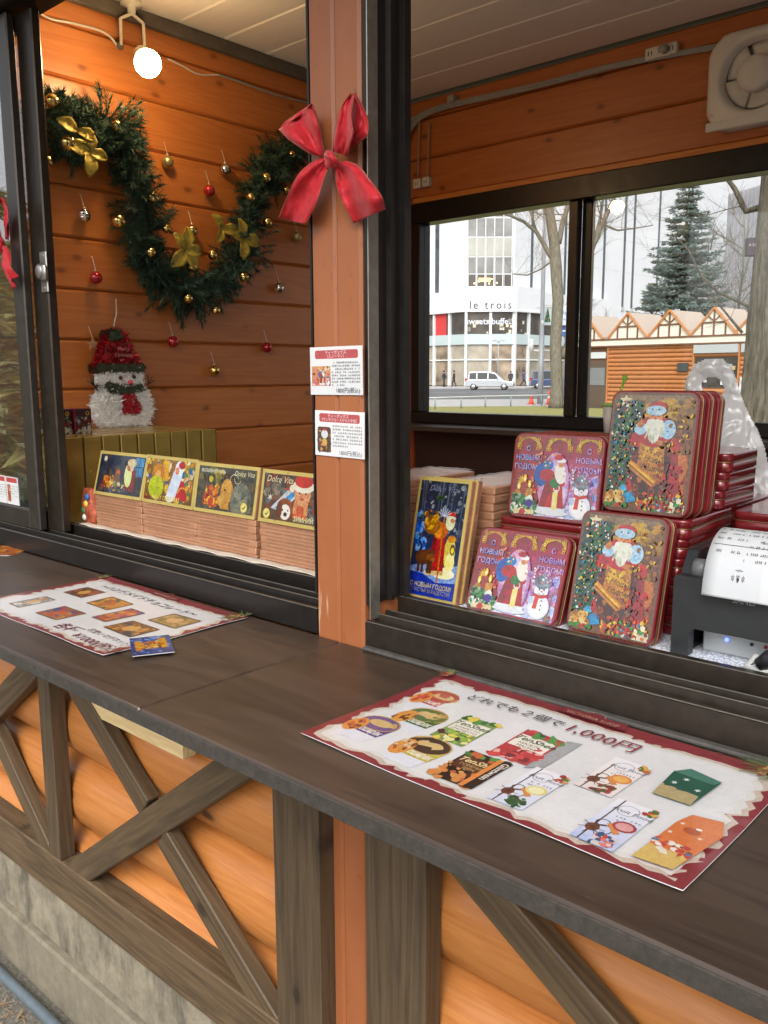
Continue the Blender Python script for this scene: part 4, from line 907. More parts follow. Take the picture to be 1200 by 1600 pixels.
def art_scroll_santa(P, w_, h):
    """seated Father Frost holding a scroll, tree on the left, sleeping cat, toys"""
    P.clip = (0, 0, w_, h); P.rrect(0, 0, w_, h, .013, '#6b4a33'); P.clip = (.0035, .0035, w_-.0035, h-.0035)
    P.rect(.01, .01, w_-.01, h-.002, '#5a3f30', '#8b7a63'); P.rect(w_*.28, h*.72, w_-.004, h-.014, '#8c6b3a', '#b59a58')
    P.dots(w_*.3, h*.6, w_-.008, h-.012, 60, ['#a9834a', '#7c5a34', '#c7a860', '#6e5138', '#92703f'], .003, .010)
    P.rect(w_*.72, h*.25, w_-.006, h*.72, '#7a4a38', '#8b6a58'); P.dots(w_*.7, h*.2, w_-.006, h*.7, 50, ['#7d3a33', '#93614e', '#5e3a33', '#a98068'], .003, .009)
    xmas_tree(P, .004, h*.14, w_*.36, h-.012, 300); P.star(w_*.16, h*.93, .010, '#e6e0cc', 5)
    P.dots(w_*.45, h*.01, w_-.008, h*.2, 70, XMAS+['#3f7f6a', '#b9483c'], .003, .008)
    P.ell(w_*.86, h*.62, w_*.10, h*.13, '#6d4a38', 14, 0, .3); P.dots(w_*.76, h*.5, w_*.95, h*.75, 30, ['#8a6248', '#5a3a30', '#a37c5c', '#74503c'], .002, .006)
    P.ell(w_*.88, h*.40, w_*.08, h*.12, '#b9703a', 14)
    # coat and legs
    P.poly([(w_*.58, h*.10), (w_*.90, h*.12), (w_*.84, h*.50), (w_*.62, h*.52)], '#8f1d22'); P.ell(w_*.72, h*.22, w_*.15, h*.16, '#a3262a', 16, 0, .2); P.dots(w_*.62, h*.12, w_*.86, h*.42, 24, ['#7a161c', '#b5343a', '#92232a'], .003, .008)
    P.poly([(w_*.20, h*.05), (w_*.40, h*.09), (w_*.36, h*.19), (w_*.22, h*.13)], '#4f9fd0'); P.ell(w_*.24, h*.19, w_*.05, h*.03, '#6fb6de', 10); P.ell(w_*.335, h*.235, w_*.075, h*.075, '#a8282d', 14, 0, .15)
    P.ell(w_*.33, h*.60, w_*.10, h*.06, '#b52b30', 14); P.ell(w_*.80, h*.57, w_*.06, h*.06, '#b52b30', 12)
    # carved chair
    P.ell(w_*.53, h*.36, w_*.235, h*.255, '#3d1c20', 22); P.dots(w_*.30, h*.14, w_*.42, h*.58, 26, ['#5a2b2c', '#2c1316', '#7a4440', '#8f6a5c'], .002, .005); P.dots(w_*.66, h*.14, w_*.77, h*.58, 26, ['#5a2b2c', '#2c1316', '#7a4440', '#8f6a5c'], .002, .005)
    for k in range(14): P.arc(w_*(.36+.34*rnd.random()), h*(.11+.12*rnd.random()), rnd.uniform(.002, .005), .0012, rnd.choice(['#7d4a40', '#5d2f28', '#a0705a']))
    # scroll
    P.poly([(w_*.385, h*.585), (w_*.68, h*.545), (w_*.705, h*.28), (w_*.60, h*.225), (w_*.50, h*.27), (w_*.375, h*.36)], '#b97a34'); P.poly([(w_*.41, h*.57), (w_*.66, h*.535), (w_*.665, h*.42), (w_*.42, h*.44)], '#d0a044'); P.ell(w_*.54, h*.52, w_*.10, h*.05, '#e0bc5c', 14); P.ell(w_*.60, h*.29, w_*.08, h*.045, '#a3622a', 12)
    P.dots(w_*.40, h*.26, w_*.68, h*.57, 30, ['#c48d3c', '#d8ac50', '#a97030', '#cf9a46'], .002, .005)
    P.line([(w_*.28, h*.405), (w_*.60, h*.245)], .011, '#c98a40'); P.line([(w_*.28, h*.412), (w_*.60, h*.252)], .004, '#ecc478'); P.line([(w_*.28, h*.395), (w_*.60, h*.236)], .002, '#8a5424')
    for k in range(6): P.star(w_*(.44+.045*k), h*(.525-.012*k), .0022, '#6b4a1d', 5)
    P.text('С Новым', w_*.545, h*.425, h*.066, '#2c1a0c', shear=.3, rot=-.16); P.text('Годом!', w_*.56, h*.35, h*.064, '#3a2010', shear=.3, rot=-.16)
    # Father Frost
    P.tr(w_*.54, h*.785, w_*.118); santa_face(P); P.tr(0, 0)
    P.ell(w_*.37, h*.735, w_*.04, h*.03, '#c08868', 10); P.ell(w_*.385, h*.75, w_*.02, h*.02, '#d29c7c', 8); P.ell(w_*.62, h*.585, w_*.055, h*.022, '#c99472', 10)
    # cat
    P.ell(w_*.13, h*.10, w_*.12, h*.065, '#b98a55', 16); P.ell(w_*.23, h*.085, w_*.055, h*.04, '#a4703c', 12); P.dots(w_*.04, h*.06, w_*.24, h*.15, 24, ['#d9b988', '#9a6a3a', '#e4cfa6'], .002, .006); P.line([(w_*.22, h*.09), (w_*.26, h*.085)], .0015, '#4d2e18')
    P.poly([(w_*.21, h*.12), (w_*.225, h*.145), (w_*.24, h*.12)], '#8c5c30')
    P.dots(.006, .006, w_*.3, h*.05, 20, ['#3f7a3c', '#2d5e35', '#a8452f'], .002, .005)
    P.dots(w_*.45, h*.01, w_-.006, h*.17, 70, XMAS+['#3f7f6a', '#b9483c', '#d8b858', '#1f4a32', '#7a1c22'], .001, .0042); P.dots(.004, h*.2, w_*.34, h-.01, 90, PINE+['#e8c95a', '#c0392b', '#2f6fb0', '#f3ead8'], .0008, .0026); P.dots(w_*.66, h*.5, w_-.005, h-.01, 40, ['#c7a860', '#8a6a3c', '#e0c888', '#5a3f2c', '#a8843f', '#74502f'], .0008, .0035); P.dots(w_*.6, h*.14, w_*.92, h*.42, 30, ['#a32c32', '#86191f', '#b23a3e'], .0008, .0030)
def lace(P, cx, top, r):
    P.arc(cx, top-r*1.15, r*.98, r*.05, '#d9b63e', 10, 170, 18, r*1.0)
    P.arc(cx, top-r*1.15, r*1.14, r*.04, '#c9a23a', 20, 160, 18, r*1.08)
    for s_ in (-1, 1):
        for k in range(9):
            a = R(90+s_*(12+8.5*k)); x, y = cx+r*1.02*math.cos(a), top-r*1.15+r*1.02*math.sin(a)
            P.arc(x, y, r*.10, r*.032, rnd.choice(GOLD[:3]), 0, 360, 8)
        for k in range(5): P.arc(cx+s_*r*(.72+.13*rnd.random()), top-r*(.18+.2*k), r*.10, r*.045, '#e3c455', 0, 360, 7)
def standing_santa(P, x, y, h):
    P.tr(x, y, h); c = '#b3262b'
    P.ell(0, .03, .30, .045, '#e8eef4', 14); P.poly([(-.25, .05), (.22, .05), (.13, .62), (-.12, .62)], c); P.poly([(-.25, .05), (-.12, .05), (-.05, .55), (-.14, .58)], '#8f1c22')
    P.poly([(-.27, .01), (.25, .01), (.24, .11), (-.25, .11)], '#e6ecf0'); P.rrect(.0, .08, .09, .40, .03, '#efe6b0'); P.arc(-.02, .42, .06, .02, '#8a1a1f', 0, 360, 10); P.arc(.06, .42, .05, .018, '#e4e8ec', 0, 360, 10)
    P.ell(-.24, .62, .13, .19, '#3b63b5', 14); P.ell(-.13, .78, .10, .08, '#4f84c9', 10); P.ell(-.13, .62, .14, .10, c, 12); P.ell(.02, .5, .09, .08, '#3f7a48', 10); P.ell(.15, .50, .05, .05, '#c23a3a', 8)
    P.ell(.10, .66, .10, .17, '#f2f0ea', 14, .2); P.ell(.10, .80, .055, .05, '#d9a58a', 10); P.ell(.10, .86, .085, .035, '#eef2f6', 10); P.ell(.05, .91, .08, .05, c, 10); P.ell(-.02, .95, .03, .02, '#e0a860', 8); P.dots(-.22, .74, -.05, .9, 8, XMAS, .012, .03); P.tr(0, 0)
def snowman(P, x, y, h, hat='#6f7f92'):
    P.tr(x, y, h); P.ell(0, .28, .27, .29, '#eef2fb', 18); P.ell(0, .66, .18, .17, '#f4f6fc', 16); P.ell(.0, .24, .2, .2, '#ffffff', 14)
    P.ell(0, .84, .2, .16, hat, 14); P.rect(-.19, .74, .19, .80, '#8b98a8'); P.ell(0, 1.0, .05, .05, '#95a3b3', 8); P.dots(-.17, .8, .17, .94, 20, ['#5a6b80', '#8ea0b4', '#a8455a'], .012, .025)
    P.line([(-.17, .54), (0, .5), (.18, .55)], .07, '#c24a48'); P.poly([(-.12, .52), (-.02, .5), (-.04, .22), (-.15, .22)], '#d4605a'); P.ell(-.05, .68, .02, .025, '#33333a', 8); P.ell(.07, .68, .02, .025, '#33333a', 8); P.ell(.02, .63, .03, .02, '#d98a4a', 8); P.arc(.02, .62, .07, .012, '#6b4a4a', 200, 340, 8)
    for k in range(3): P.ell(.06, .42-.1*k, .02, .02, '#4a5058', 7)
    P.line([(.27, .05), (.3, .62)], .02, '#8d7355'); P.ell(.26, .03, .08, .1, '#7b6a66', 9); P.ell(-.22, .4, .08, .09, '#c9d8f0', 9); P.tr(0, 0)
def art_carol_tin(P, w_, h):
    """red arches with gold lace, candles, walking Father Frost and a snowman"""
    P.clip = (0, 0, w_, h); P.rrect(0, 0, w_, h, .011, '#8f1f26'); P.clip = (.0035, .0035, w_-.0035, h-.0035); P.rect(.003, h*.55, w_-.003, h-.01, '#9c2229', '#86181f')
    P.rect(w_*.36, .004, w_-.004, h*.9, '#c9a9d6', '#93262f'); P.dots(w_*.35, h*.02, w_-.006, h*.55, 90, ['#c7b2e2', '#b58fc0', '#dfe0f6', '#a8b4e6', '#c78aa6'], .003, .010)
    P.rect(w_*.3, .003, w_-.01, h*.14, '#e9eefb', '#c9cdf0'); P.dots(w_*.3, h*.02, w_-.006, h*.16, 40, ['#ffffff', '#cfdcf6', '#b7c6ee', '#e8e2f6'], .002, .008)
    for c_ in (w_*.165, w_*.52, w_*.855): lace(P, c_, h*.985, w_*.135)
    for x, t_ in ((w_*.17, 0), (w_*.855, 1)):
        col = '#a9bbec' if not t_ else '#c3b6e8'
        P.text('С', x, h*.80, h*.085, col, bold=.02); P.text('НОВЫМ', x, h*.69, h*.085, col, bold=.02); P.text('ГОДОМ!', x, h*.58, h*.085, col, bold=.02)
    P.star(w_*.13, h*.44, .010, '#d9a53a', 10, .4); P.dots(w_*.25, h*.3, w_*.34, h*.8, 24, ['#d88a86', '#c7605f', '#e0b0a0'], .001, .003)
    for x, hh, c_ in ((.10, .16, '#b08a4a'), (.165, .26, '#9a3f33'), (.225, .19, '#c79a5a')):
        P.rrect(w_*x-.006, h*.16, w_*x+.006, h*(.16+hh), .003, c_); P.ell(w_*x, h*(.16+hh)+.006, .003, .006, '#f6dc7a', 8); P.ell(w_*x, h*(.16+hh)+.005, .0015, .003, '#fffbe0', 6)
    P.dots(.005, .006, w_*.32, h*.26, 120, PINE[1:4]+['#e6efe6', '#7fb08a', '#4f8a55', '#f4f4ee'], .002, .006, inside=lambda x, y: y < h*.26-abs(x-w_*.14)*.25 or x < w_*.07); P.ell(w_*.24, h*.17, .006, .006, '#5a4aa8', 9); P.dots(w_*.06, .006, w_*.28, h*.07, 10, ['#c23a33', '#e6dcc0'], .003, .006)
    P.ell(w_*.50, h*.40, w_*.17, h*.40, '#c7a6cf', 20); P.ell(w_*.51, h*.36, w_*.13, h*.36, '#d5c4e4', 18)
    standing_santa(P, w_*.50, h*.06, h*.75); snowman(P, w_*.81, h*.04, h*.50); P.dots(w_*.6, h*.45, w_*.95, h*.62, 26, ['#e8d0f0', '#ffffff', '#d8b0c8'], .0008, .002)
def art_firelight(P, w_, h):
    P.rect(0, 0, w_, h, '#23252f', '#2b3a55'); P.dots(0, 0, w_, h, 90, ['#2b3040', '#3a3a44', '#1c2030', '#4a4038', '#2d3a58'], .004, .012); P.rect(w_*.8, h*.5, w_*.98, h*.97, '#4a7fb5', '#5f9fd0'); P.line([(w_*.89, h*.5), (w_*.89, h*.97)], .002, '#23304a'); P.line([(w_*.8, h*.74), (w_*.98, h*.74)], .002, '#23304a')
    P.dots(w_*.12, h*.12, w_*.42, h*.42, 40, ['#c9622a', '#e8a04a', '#8a3a1c', '#f3d080'], .003, .009); P.ell(w_*.45, h*.5, .010, .012, '#b8643a', 10); P.ell(w_*.45, h*.32, .014, .018, '#6b5340', 10)
    P.poly([(w_*.60, h*.1), (w_*.86, h*.1), (w_*.84, h*.65), (w_*.66, h*.7)], '#7d2424'); P.ell(w_*.68, h*.5, .014, .026, '#dfe6b8', 12, .2); P.ell(w_*.69, h*.74, .011, .011, '#a06a4a', 10); P.ell(w_*.73, h*.83, .018, .010, '#c9bfa0', 10); P.ell(w_*.74, h*.76, .008, .014, '#cfc8b4', 8)
    P.dots(w_*.4, h*.15, w_*.6, h*.3, 14, ['#d8d2b0', '#b0a888', '#5a7048'], .003, .006); P.ell(w_*.12, h*.88, .006, .006, '#d8d8c8', 12); P.dots(w_*.06, h*.05, w_*.9, h*.16, 30, ['#3f4a58', '#6a7078', '#2c3038'], .002, .005); P.text('С Рождеством', w_*.5, h*.07, .009, '#6d7076', shear=.25)
def art_gift_santa(P, w_, h):
    P.rect(0, 0, w_, h, '#6b4a2f', '#a08040'); P.dots(0, 0, w_, h, 140, ['#b59a4a', '#d8c060', '#7a5a38', '#4f6a4a', '#c9b890', '#8a3a30', '#e8e0d0', '#54618a'], .003, .009); P.rect(w_*.36, h*.5, w_*.48, h*.97, '#d9a832', '#e8c04a'); P.rect(w_*.52, h*.5, w_*.6, h*.97, '#9a7038')
    P.ell(w_*.26, h*.62, .022, .024, '#c98a3a', 14); P.ell(w_*.26, h*.58, .012, .014, '#e0b080', 10); P.ell(w_*.24, h*.32, .028, .024, '#b8c832', 14); P.poly([(w_*.56, h*.08), (w_*.9, h*.08), (w_*.88, h*.5), (w_*.64, h*.6)], '#b8323a')
    P.poly([(w_*.48, h*.2), (w_*.66, h*.12), (w_*.78, h*.7), (w_*.66, h*.9), (w_*.58, h*.72)], '#d5e2f2'); P.ell(w_*.7, h*.82, .016, .016, '#e9f0f8', 12); P.ell(w_*.655, h*.76, .007, .008, '#d89a80', 9); P.ell(w_*.74, h*.9, .012, .008, '#b8323a', 9); P.ell(w_*.56, h*.12, .016, .010, '#e2ecf6', 10); P.arc(w_*.8, h*.2, .016, .003, '#c9a858', 20, 170)
    P.dots(w_*.78, h*.4, w_*.98, h*.95, 30, ['#c23a33', '#3d6b9a', '#4d8a5a', '#e8e0d0', '#d8a040'], .003, .007); P.text('MERRY CHRISTMAS', w_*.47, h*.035, .0125, '#e8d68a', bold=.02, sx=.92)
def badge(P, x, y, r): P.ell(x, y, r, r, '#d8c860', 18); P.ell(x, y, r*.86, r*.86, '#e8e0a0', 18); P.line([(x-r*.4, y-r*.1), (x, y-r*.3), (x+r*.45, y+r*.35)], r*.24, '#4a5a2a')
def art_dreamer(P, w_, h):
    P.rect(0, 0, w_, h, '#33342f', '#45463a'); P.dots(0, 0, w_, h, 120, ['#3d3e36', '#55553f', '#2a2b28', '#6b6538', '#47463c', '#5a4a30'], .004, .013); P.dots(w_*.2, h*.6, w_*.5, h*.95, 26, ['#b8a83a', '#8a8a3a', '#6b7038'], .003, .008)
    P.dots(w_*.15, h*.08, w_*.38, h*.55, 46, ['#d88a2e', '#b8452a', '#f0c050', '#8a2f24', '#c9622a'], .003, .009)
    P.ell(w_*.55, h*.62, .026, .024, '#4a3420', 14, 0, .3); P.dots(w_*.4, h*.6, w_*.7, h*.85, 40, ['#3a2818', '#5c4428', '#4b3520', '#2c1e14'], .003, .007); P.ell(w_*.53, h*.46, .018, .024, '#c9a060', 14); P.poly([(w_*.445, h*.42), (w_*.42, h*.36), (w_*.46, h*.34)], '#c29858'); P.ell(w_*.5, h*.49, .004, .002, '#4a2c18', 7); P.ell(w_*.47, h*.2, .018, .010, '#c9a566', 12, -.5); P.poly([(w_*.44, h*.05), (w_*.6, h*.05), (w_*.58, h*.28), (w_*.5, h*.28)], '#c2965a')
    P.ell(w_*.78, h*.28, .030, .034, '#70756a', 16); P.dots(w_*.66, h*.04, w_*.95, h*.5, 40, ['#5f655c', '#8a8f80', '#787d70', '#4f564c'], .003, .008); P.arc(w_*.64, h*.72, .012, .0015, '#c8ccc0', 20, 200); P.arc(w_*.7, h*.78, .010, .0012, '#c8ccc0', 180, 340)
    P.text('ВОЛШЕБНАЯ НОЧЬ', w_*.05, h*.86, .0085, '#e8e6d6', 'LEFT', bold=.02, sx=.9); P.text('Dolce Vita', w_*.97, h*.84, .0135, '#e6e2c8', 'RIGHT', .35); badge(P, w_*.85, h*.15, .0095)
def art_puppy(P, w_, h):
    P.rect(0, 0, w_, h, '#5a4632', '#39342f'); P.dots(0, h*.3, w_, h, 100, ['#4a4038', '#6b5848', '#38302c', '#7a4a3a', '#5f6a70', '#84584a'], .004, .011); P.dots(w_*.02, h*.5, w_*.3, h*.75, 16, ['#8a8378', '#6b655c'], .004, .009); P.star(w_*.12, h*.48, .008, '#e4e0d4', 6, .3)
    P.poly([(w_*.14, h*.25), (w_*.42, h*.75), (w_*.55, h*.6), (w_*.3, h*.2)], '#c9d2d8'); P.poly([(w_*.2, h*.25), (w_*.46, h*.68), (w_*.5, h*.6), (w_*.3, h*.22)], '#5a9fd0'); P.poly([(w_*.3, h*.7), (w_*.52, h*.78), (w_*.55, h*.62)], '#b8483a')
    P.poly([(w_*.48, h*.1), (w_*.68, h*.1), (w_*.70, h*.45), (w_*.5, h*.5)], '#c9705a'); P.ell(w_*.60, h*.62, .021, .022, '#dba988', 14); P.ell(w_*.60, h*.79, .028, .012, '#ece6da', 14); P.ell(w_*.6, h*.9, .024, .012, '#c23a30', 12); P.ell(w_*.44, h*.72, .007, .007, '#ece6da', 9)
    for x in (-.008, .008): P.ell(w_*.6+x, h*.64, .0025, .002, '#3a2a24', 7)
    P.ell(w_*.6, h*.52, .005, .002, '#b0564a', 7); P.line([(w_*.5, h*.2), (w_*.53, h*.52)], .010, '#d6a080'); P.line([(w_*.67, h*.18), (w_*.66, h*.52)], .010, '#d6a080')
    P.ell(w_*.36, h*.26, .022, .020, '#8a5238', 14); P.ell(w_*.37, h*.2, .014, .014, '#f0ece4', 12); P.line([(w_*.37, h*.34), (w_*.37, h*.2)], .005, '#f0ece4'); P.ell(w_*.375, h*.15, .005, .004, '#2a1e1a', 9); P.ell(w_*.33, h*.24, .002, .002, '#1a1412', 6); P.ell(w_*.41, h*.24, .002, .002, '#1a1412', 6); P.ell(w_*.28, h*.24, .008, .016, '#6b3a26', 10)
    P.dots(w_*.74, h*.1, w_, h*.5, 30, ['#5a6470', '#7a8490', '#8a4a3c', '#4a7a6a'], .004, .010); P.text('Dolce Vita', w_*.04, h*.82, .0165, '#e8e0c4', 'LEFT', .35); badge(P, w_*.09, h*.12, .0095); P.text('ЗИМНИЙ ВЕЧЕР', w_*.50, h*.035, .0125, '#efe6c2', 'LEFT', bold=.02, sx=.92)
def art_forest(P, w_, h):
    """tall box: Father Frost with staff and bear in the snow"""
    P.rect(0, 0, w_, h, '#2a3fb0', '#1b2236'); P.rect(0, h*.22, w_, h, '#24345f', '#1c2233'); P.dots(0, h*.45, w_, h, 160, ['#2a3450', '#3f4c68', '#6a7688', '#1a2030', '#8a94a0', '#303a58'], .001, .005)
    for k in range(9): x = rnd.uniform(0, w_); P.line([(x, h*.5), (x+rnd.uniform(-.004, .004), h)], .002, rnd.choice(['#4a556a', '#2c344a', '#5f6a7c']))
    P.dots(0, h*.4, w_*.25, h*.72, 40, ['#3a6ad0', '#5f9ae0', '#244aa0', '#8ab8ee'], .002, .007); P.poly([(0, h*.1), (w_, h*.14), (w_, h*.3), (w_*.6, h*.26), (w_*.3, h*.28), (0, h*.24)], '#8aa8dc'); P.ell(w_*.72, h*.22, w_*.25, h*.05, '#f2efd0', 16); P.ell(w_*.8, h*.4, w_*.12, h*.14, '#d8cf7a', 14); P.ell(w_*.83, h*.32, w_*.1, h*.08, '#f4ecb0', 12)
    P.poly([(w_*.36, h*.2), (w_*.72, h*.2), (w_*.68, h*.55), (w_*.44, h*.55)], '#a8282a'); P.poly([(w_*.36, h*.2), (w_*.46, h*.2), (w_*.5, h*.5), (w_*.44, h*.52)], '#7a1c20'); P.poly([(w_*.34, h*.18), (w_*.72, h*.2), (w_*.73, h*.235), (w_*.33, h*.22)], '#d8c49a'); P.ell(w_*.55, h*.58, w_*.16, h*.075, '#c9682f', 14); P.ell(w_*.52, h*.57, w_*.09, h*.05, '#e09a4a', 12)
    P.ell(w_*.36, h*.62, w_*.18, h*.085, '#8a5a2c', 14); P.dots(w_*.2, h*.58, w_*.5, h*.74, 26, ['#a8743a', '#c9953f', '#6b4422', '#d8a84a'], .002, .006); P.ell(w_*.74, h*.66, w_*.10, h*.07, '#d3dcc0', 12); P.ell(w_*.74, h*.72, w_*.1, h*.028, '#b8352f', 12); P.ell(w_*.74, h*.70, w_*.11, h*.014, '#cfe0d0', 12); P.ell(w_*.78, h*.675, w_*.05, h*.02, '#c08a68', 10); P.line([(w_*.62, h*.12), (w_*.60, h*.72)], .0028, '#b5713a')
    for k in range(7): a = R(30+20*k); P.line([(w_*.6, h*.70), (w_*.6+.014*math.cos(a), h*.70+.014*math.sin(a))], .0012, '#b8c8e0')
    P.ell(w_*.82, h*.52, w_*.09, h*.03, '#c98a3f', 10); P.ell(w_*.86, h*.43, .005, .009, '#5f5a48', 8); P.ell(w_*.86, h*.425, .003, .005, '#f8dc6a', 7)
    P.ell(w_*.26, h*.33, w_*.17, h*.065, '#5a3826', 14); P.ell(w_*.42, h*.34, w_*.09, h*.045, '#7a4c30', 12); P.ell(w_*.48, h*.32, w_*.04, h*.02, '#8f6040', 9); P.ell(w_*.37, h*.385, .004, .004, '#5a3826', 8); P.ell(w_*.46, h*.385, .004, .004, '#5a3826', 8)
    for x in (.16, .24, .36, .42): P.rect(w_*x, h*.20, w_*(x+.055), h*.31, '#4b2d1e')
    P.ell(w_*.46, h*.86, w_*.10, h*.024, '#2f4a34', 14); P.line([(w_*.42, h*.86), (w_*.46, h*.852), (w_*.51, h*.868)], .003, '#141c18'); P.text('Dolce Vita', w_*.5, h*.915, .0125, '#7b88a8', shear=.3)
    P.poly([(0, 0), (w_, 0), (w_, h*.15), (w_*.6, h*.13), (w_*.3, h*.19), (0, h*.2)], '#2c3fb0'); P.text('С НОВЫМ ГОДОМ!', w_*.5, h*.075, .0098, '#b9b482', bold=.02, sx=.88); P.text('СЧАСТЬЯ И РАДОСТИ!', w_*.5, h*.03, .0082, '#a8a578', sx=.84)
paper = printmat('poster_print', .45, .6, .10, .45, .95, .68); gloss = printmat('tin_print', .22, 1., .05, 1.3, 1.28, .58, 1.7); card = printmat('card_print', .35, .6, .10, 1.3, 1.15, .62); label_p = printmat('label_print', .4, .4, .15, .4, .9, .72); matte = printmat('matte_print', .6, .05, .1, .3)
# ================================================================== GOODS AND DECORATIONS
def MF(w_, yoff, z0): return Matrix(((1, 0, 0, -w_/2), (0, 0, -1, yoff), (0, 1, 0, z0), (0, 0, 0, 1)))
copper = plain('copper_card', (.50, .26, .15), .34, .4, .10, 25, .03)
goldc = plain('gold_card', (.52, .40, .12), .3, .35, .08, 30)
tin_red = plain('red_lacquer', (.17, .012, .015), .22, .15, .1, 30, 0, .5)
tin_gold = plain('tin_gold_line', (.30, .18, .09), .35, .7)
SIDE = 'MILK CHOCOLATE  •  MINIS CHOCOLATE  •  MILK CHOCOLATE'
def choc_proto(w_, h, t, side='front'):
    b = MB(); b.box(-w_/2, w_/2, .0, t, 0, h, bev=.0016); b.box(-w_/2+.0014, w_/2-.0014, t-.002, t+.0013, .0014, h-.0014)
    o = obj('chocolate_box', b, copper, None, False)
    P = Print(); P.text(SIDE, 0, -.0022, .0052, '#8f5a36', sx=.98 if side == 'front' else 1); 
    M = Matrix(((1, 0, 0, 0), (0, -1, 0, t*.28), (0, 0, -1, -.0006), (0, 0, 0, 1))) if side == 'front' else Matrix(((0, 0, 1, w_/2+.0004), (0, -1, 0, t*.28), (1, 0, 0, h/2), (0, 0, 0, 1)))
    P.build('side_lettering', matte, o, M); return o
LIE = R(-90)
proto = choc_proto(.186, .10, .0117); used = [False]
def put(pr_, loc, rot, lab, grp):
    o = pr_[0] if not pr_[1] else copy_tree(pr_[0]); pr_[1] = True
    o.location = loc; o.rotation_euler = rot; tag(o, lab, 'chocolate box', grp); return o
flatbox = [proto, False]
cols4 = [(-1.676, 6, 'the firelit old man picture box'), (-1.4875, 6, 'the Merry Christmas picture box'), (-1.3025, 6, 'the dreaming boy picture box'), (-1.105, 6, 'the puppy picture box')]
for xc, n, nm in cols4:
    for k in range(n):
        put(flatbox, (xc+rnd.uniform(-.0015, .0015), 1.0+rnd.uniform(0, .002), SZ+.0132*(k+1)), (LIE, 0, rnd.uniform(-.006, .006)), 'flat copper chocolate box in the stack under '+nm, 'boxes stacked under '+nm)
    zt = SZ+.0132*n
    for k in range(6): put(flatbox, (xc+rnd.uniform(-.002, .002), 1.104+rnd.uniform(0, .002), SZ+.0132*(k+1)), (LIE, 0, 0), 'flat copper chocolate box in the rear stack behind '+nm, 'boxes stacked behind '+nm)
    for k in range(4): put(flatbox, (xc+rnd.uniform(-.003, .003), 1.075+.004*k, zt+.0006+.0132*(k+1)), (LIE, 0, 0), 'flat copper chocolate box propping up '+nm, 'boxes propping up '+nm)
def picture_box(lab, loc, rot, w_, h, t, art, gd=.0068, side=False):
    T = thing('picture_box', lab, 'chocolate box', loc, rot)
    b = MB(); b.box(-w_/2, w_/2, .0009, t, 0, h, bev=.0008); obj('carton', b, copper, T, False)
    b = MB(); b.box(-w_/2, w_/2, 0, .0008, 0, h); obj('gold_front', b, goldc, T, False)
    P = Print(); P.clip = (0, 0, w_-2*gd, h-2*gd); art(P, w_-2*gd, h-2*gd); P.build('picture', card, T, MF(w_-2*gd, -.0004, gd))
    if side:
        P = Print(); P.text('MILK CHOCOLATE  •  WHITE CHOCOLATE  •  MILK CHOCOLATE', 0, -.0025, .0068, '#7c3d22'); P.build('side_lettering', matte, T, Matrix(((0, 0, 1, w_/2+.0004), (0, -1, 0, t*.5), (1, 0, 0, h/2), (0, 0, 0, 1))))
    return T
zt = SZ+.0132*6+.0012
picture_box('dark chocolate box picturing an old man reading by firelight, propped on copper boxes', (-1.676, .9985, zt), (R(-15), 0, R(1)), .186, .099, .0128, art_firelight)
picture_box('chocolate box lettered Merry Christmas with a white-bearded Santa', (-1.4875, .9985, zt), (R(-11), 0, R(-1)), .184, .100, .0128, art_gift_santa)
picture_box('dark olive chocolate box picturing a dreaming boy', (-1.3025, .9985, zt), (R(-11), 0, R(1)), .184, .097, .0128, art_dreamer)
picture_box('chocolate box picturing a child in Santa hat with a puppy', (-1.105, .9985, zt), (R(-10), 0, R(-.5)), .190, .096, .0128, art_puppy)
# tall box at the right window, two of them back to back, in front of lying stacks
T1r = (R(-12.5), R(0), 0)
picture_box('tall blue chocolate box with Father Frost and bear, standing by the jamb', (-.799, .9985, SZ+.0015), T1r, .100, .188, .0128, art_forest, .005, True)
o = picture_box('second tall chocolate box hidden behind the Father Frost and bear box', (-.797, 1.0120, SZ+.0015), T1r, .100, .188, .0128, lambda P, w_, h: P.rect(0, 0, w_, h, '#24345f'), .006, True)
longbox = [choc_proto(.188, .10, .0117), False]
for xf, yc, n, nm in ((-.741, 1.178, 13, 'behind the tall bear box'), (-.893, 1.155, 13, 'beside the window jamb')):
    for k in range(n): put(longbox, (xf+rnd.uniform(-.0015, .0015), yc+rnd.uniform(-.002, .002), SZ+.0132*(k+1)), (LIE, 0, R(90)), 'long copper chocolate box in the stack '+nm, 'long boxes '+nm)
wrap = film('shrink_wrap', (.85, .88, .92), .45, .12)
for xf, yc, nm, n in ((-.791, 1.178, 'behind the tall bear box', 13), (-.943, 1.155, 'beside the window jamb', 13)):
    z0 = SZ+.0132*n+.0008; b = MB(); b.smooth = True
    b.grid(lambda u, v: (xf+(u-.5)*.099, yc+(v-.5)*.187, z0+.0022*(1+noise.noise(V((u*7, v*12, xf*9))))), 14, 24); tag(obj('shrink_wrap', b, wrap, None, True, (xf, yc, z0)), 'crinkled clear wrap over the copper stack '+nm, 'plastic wrap')
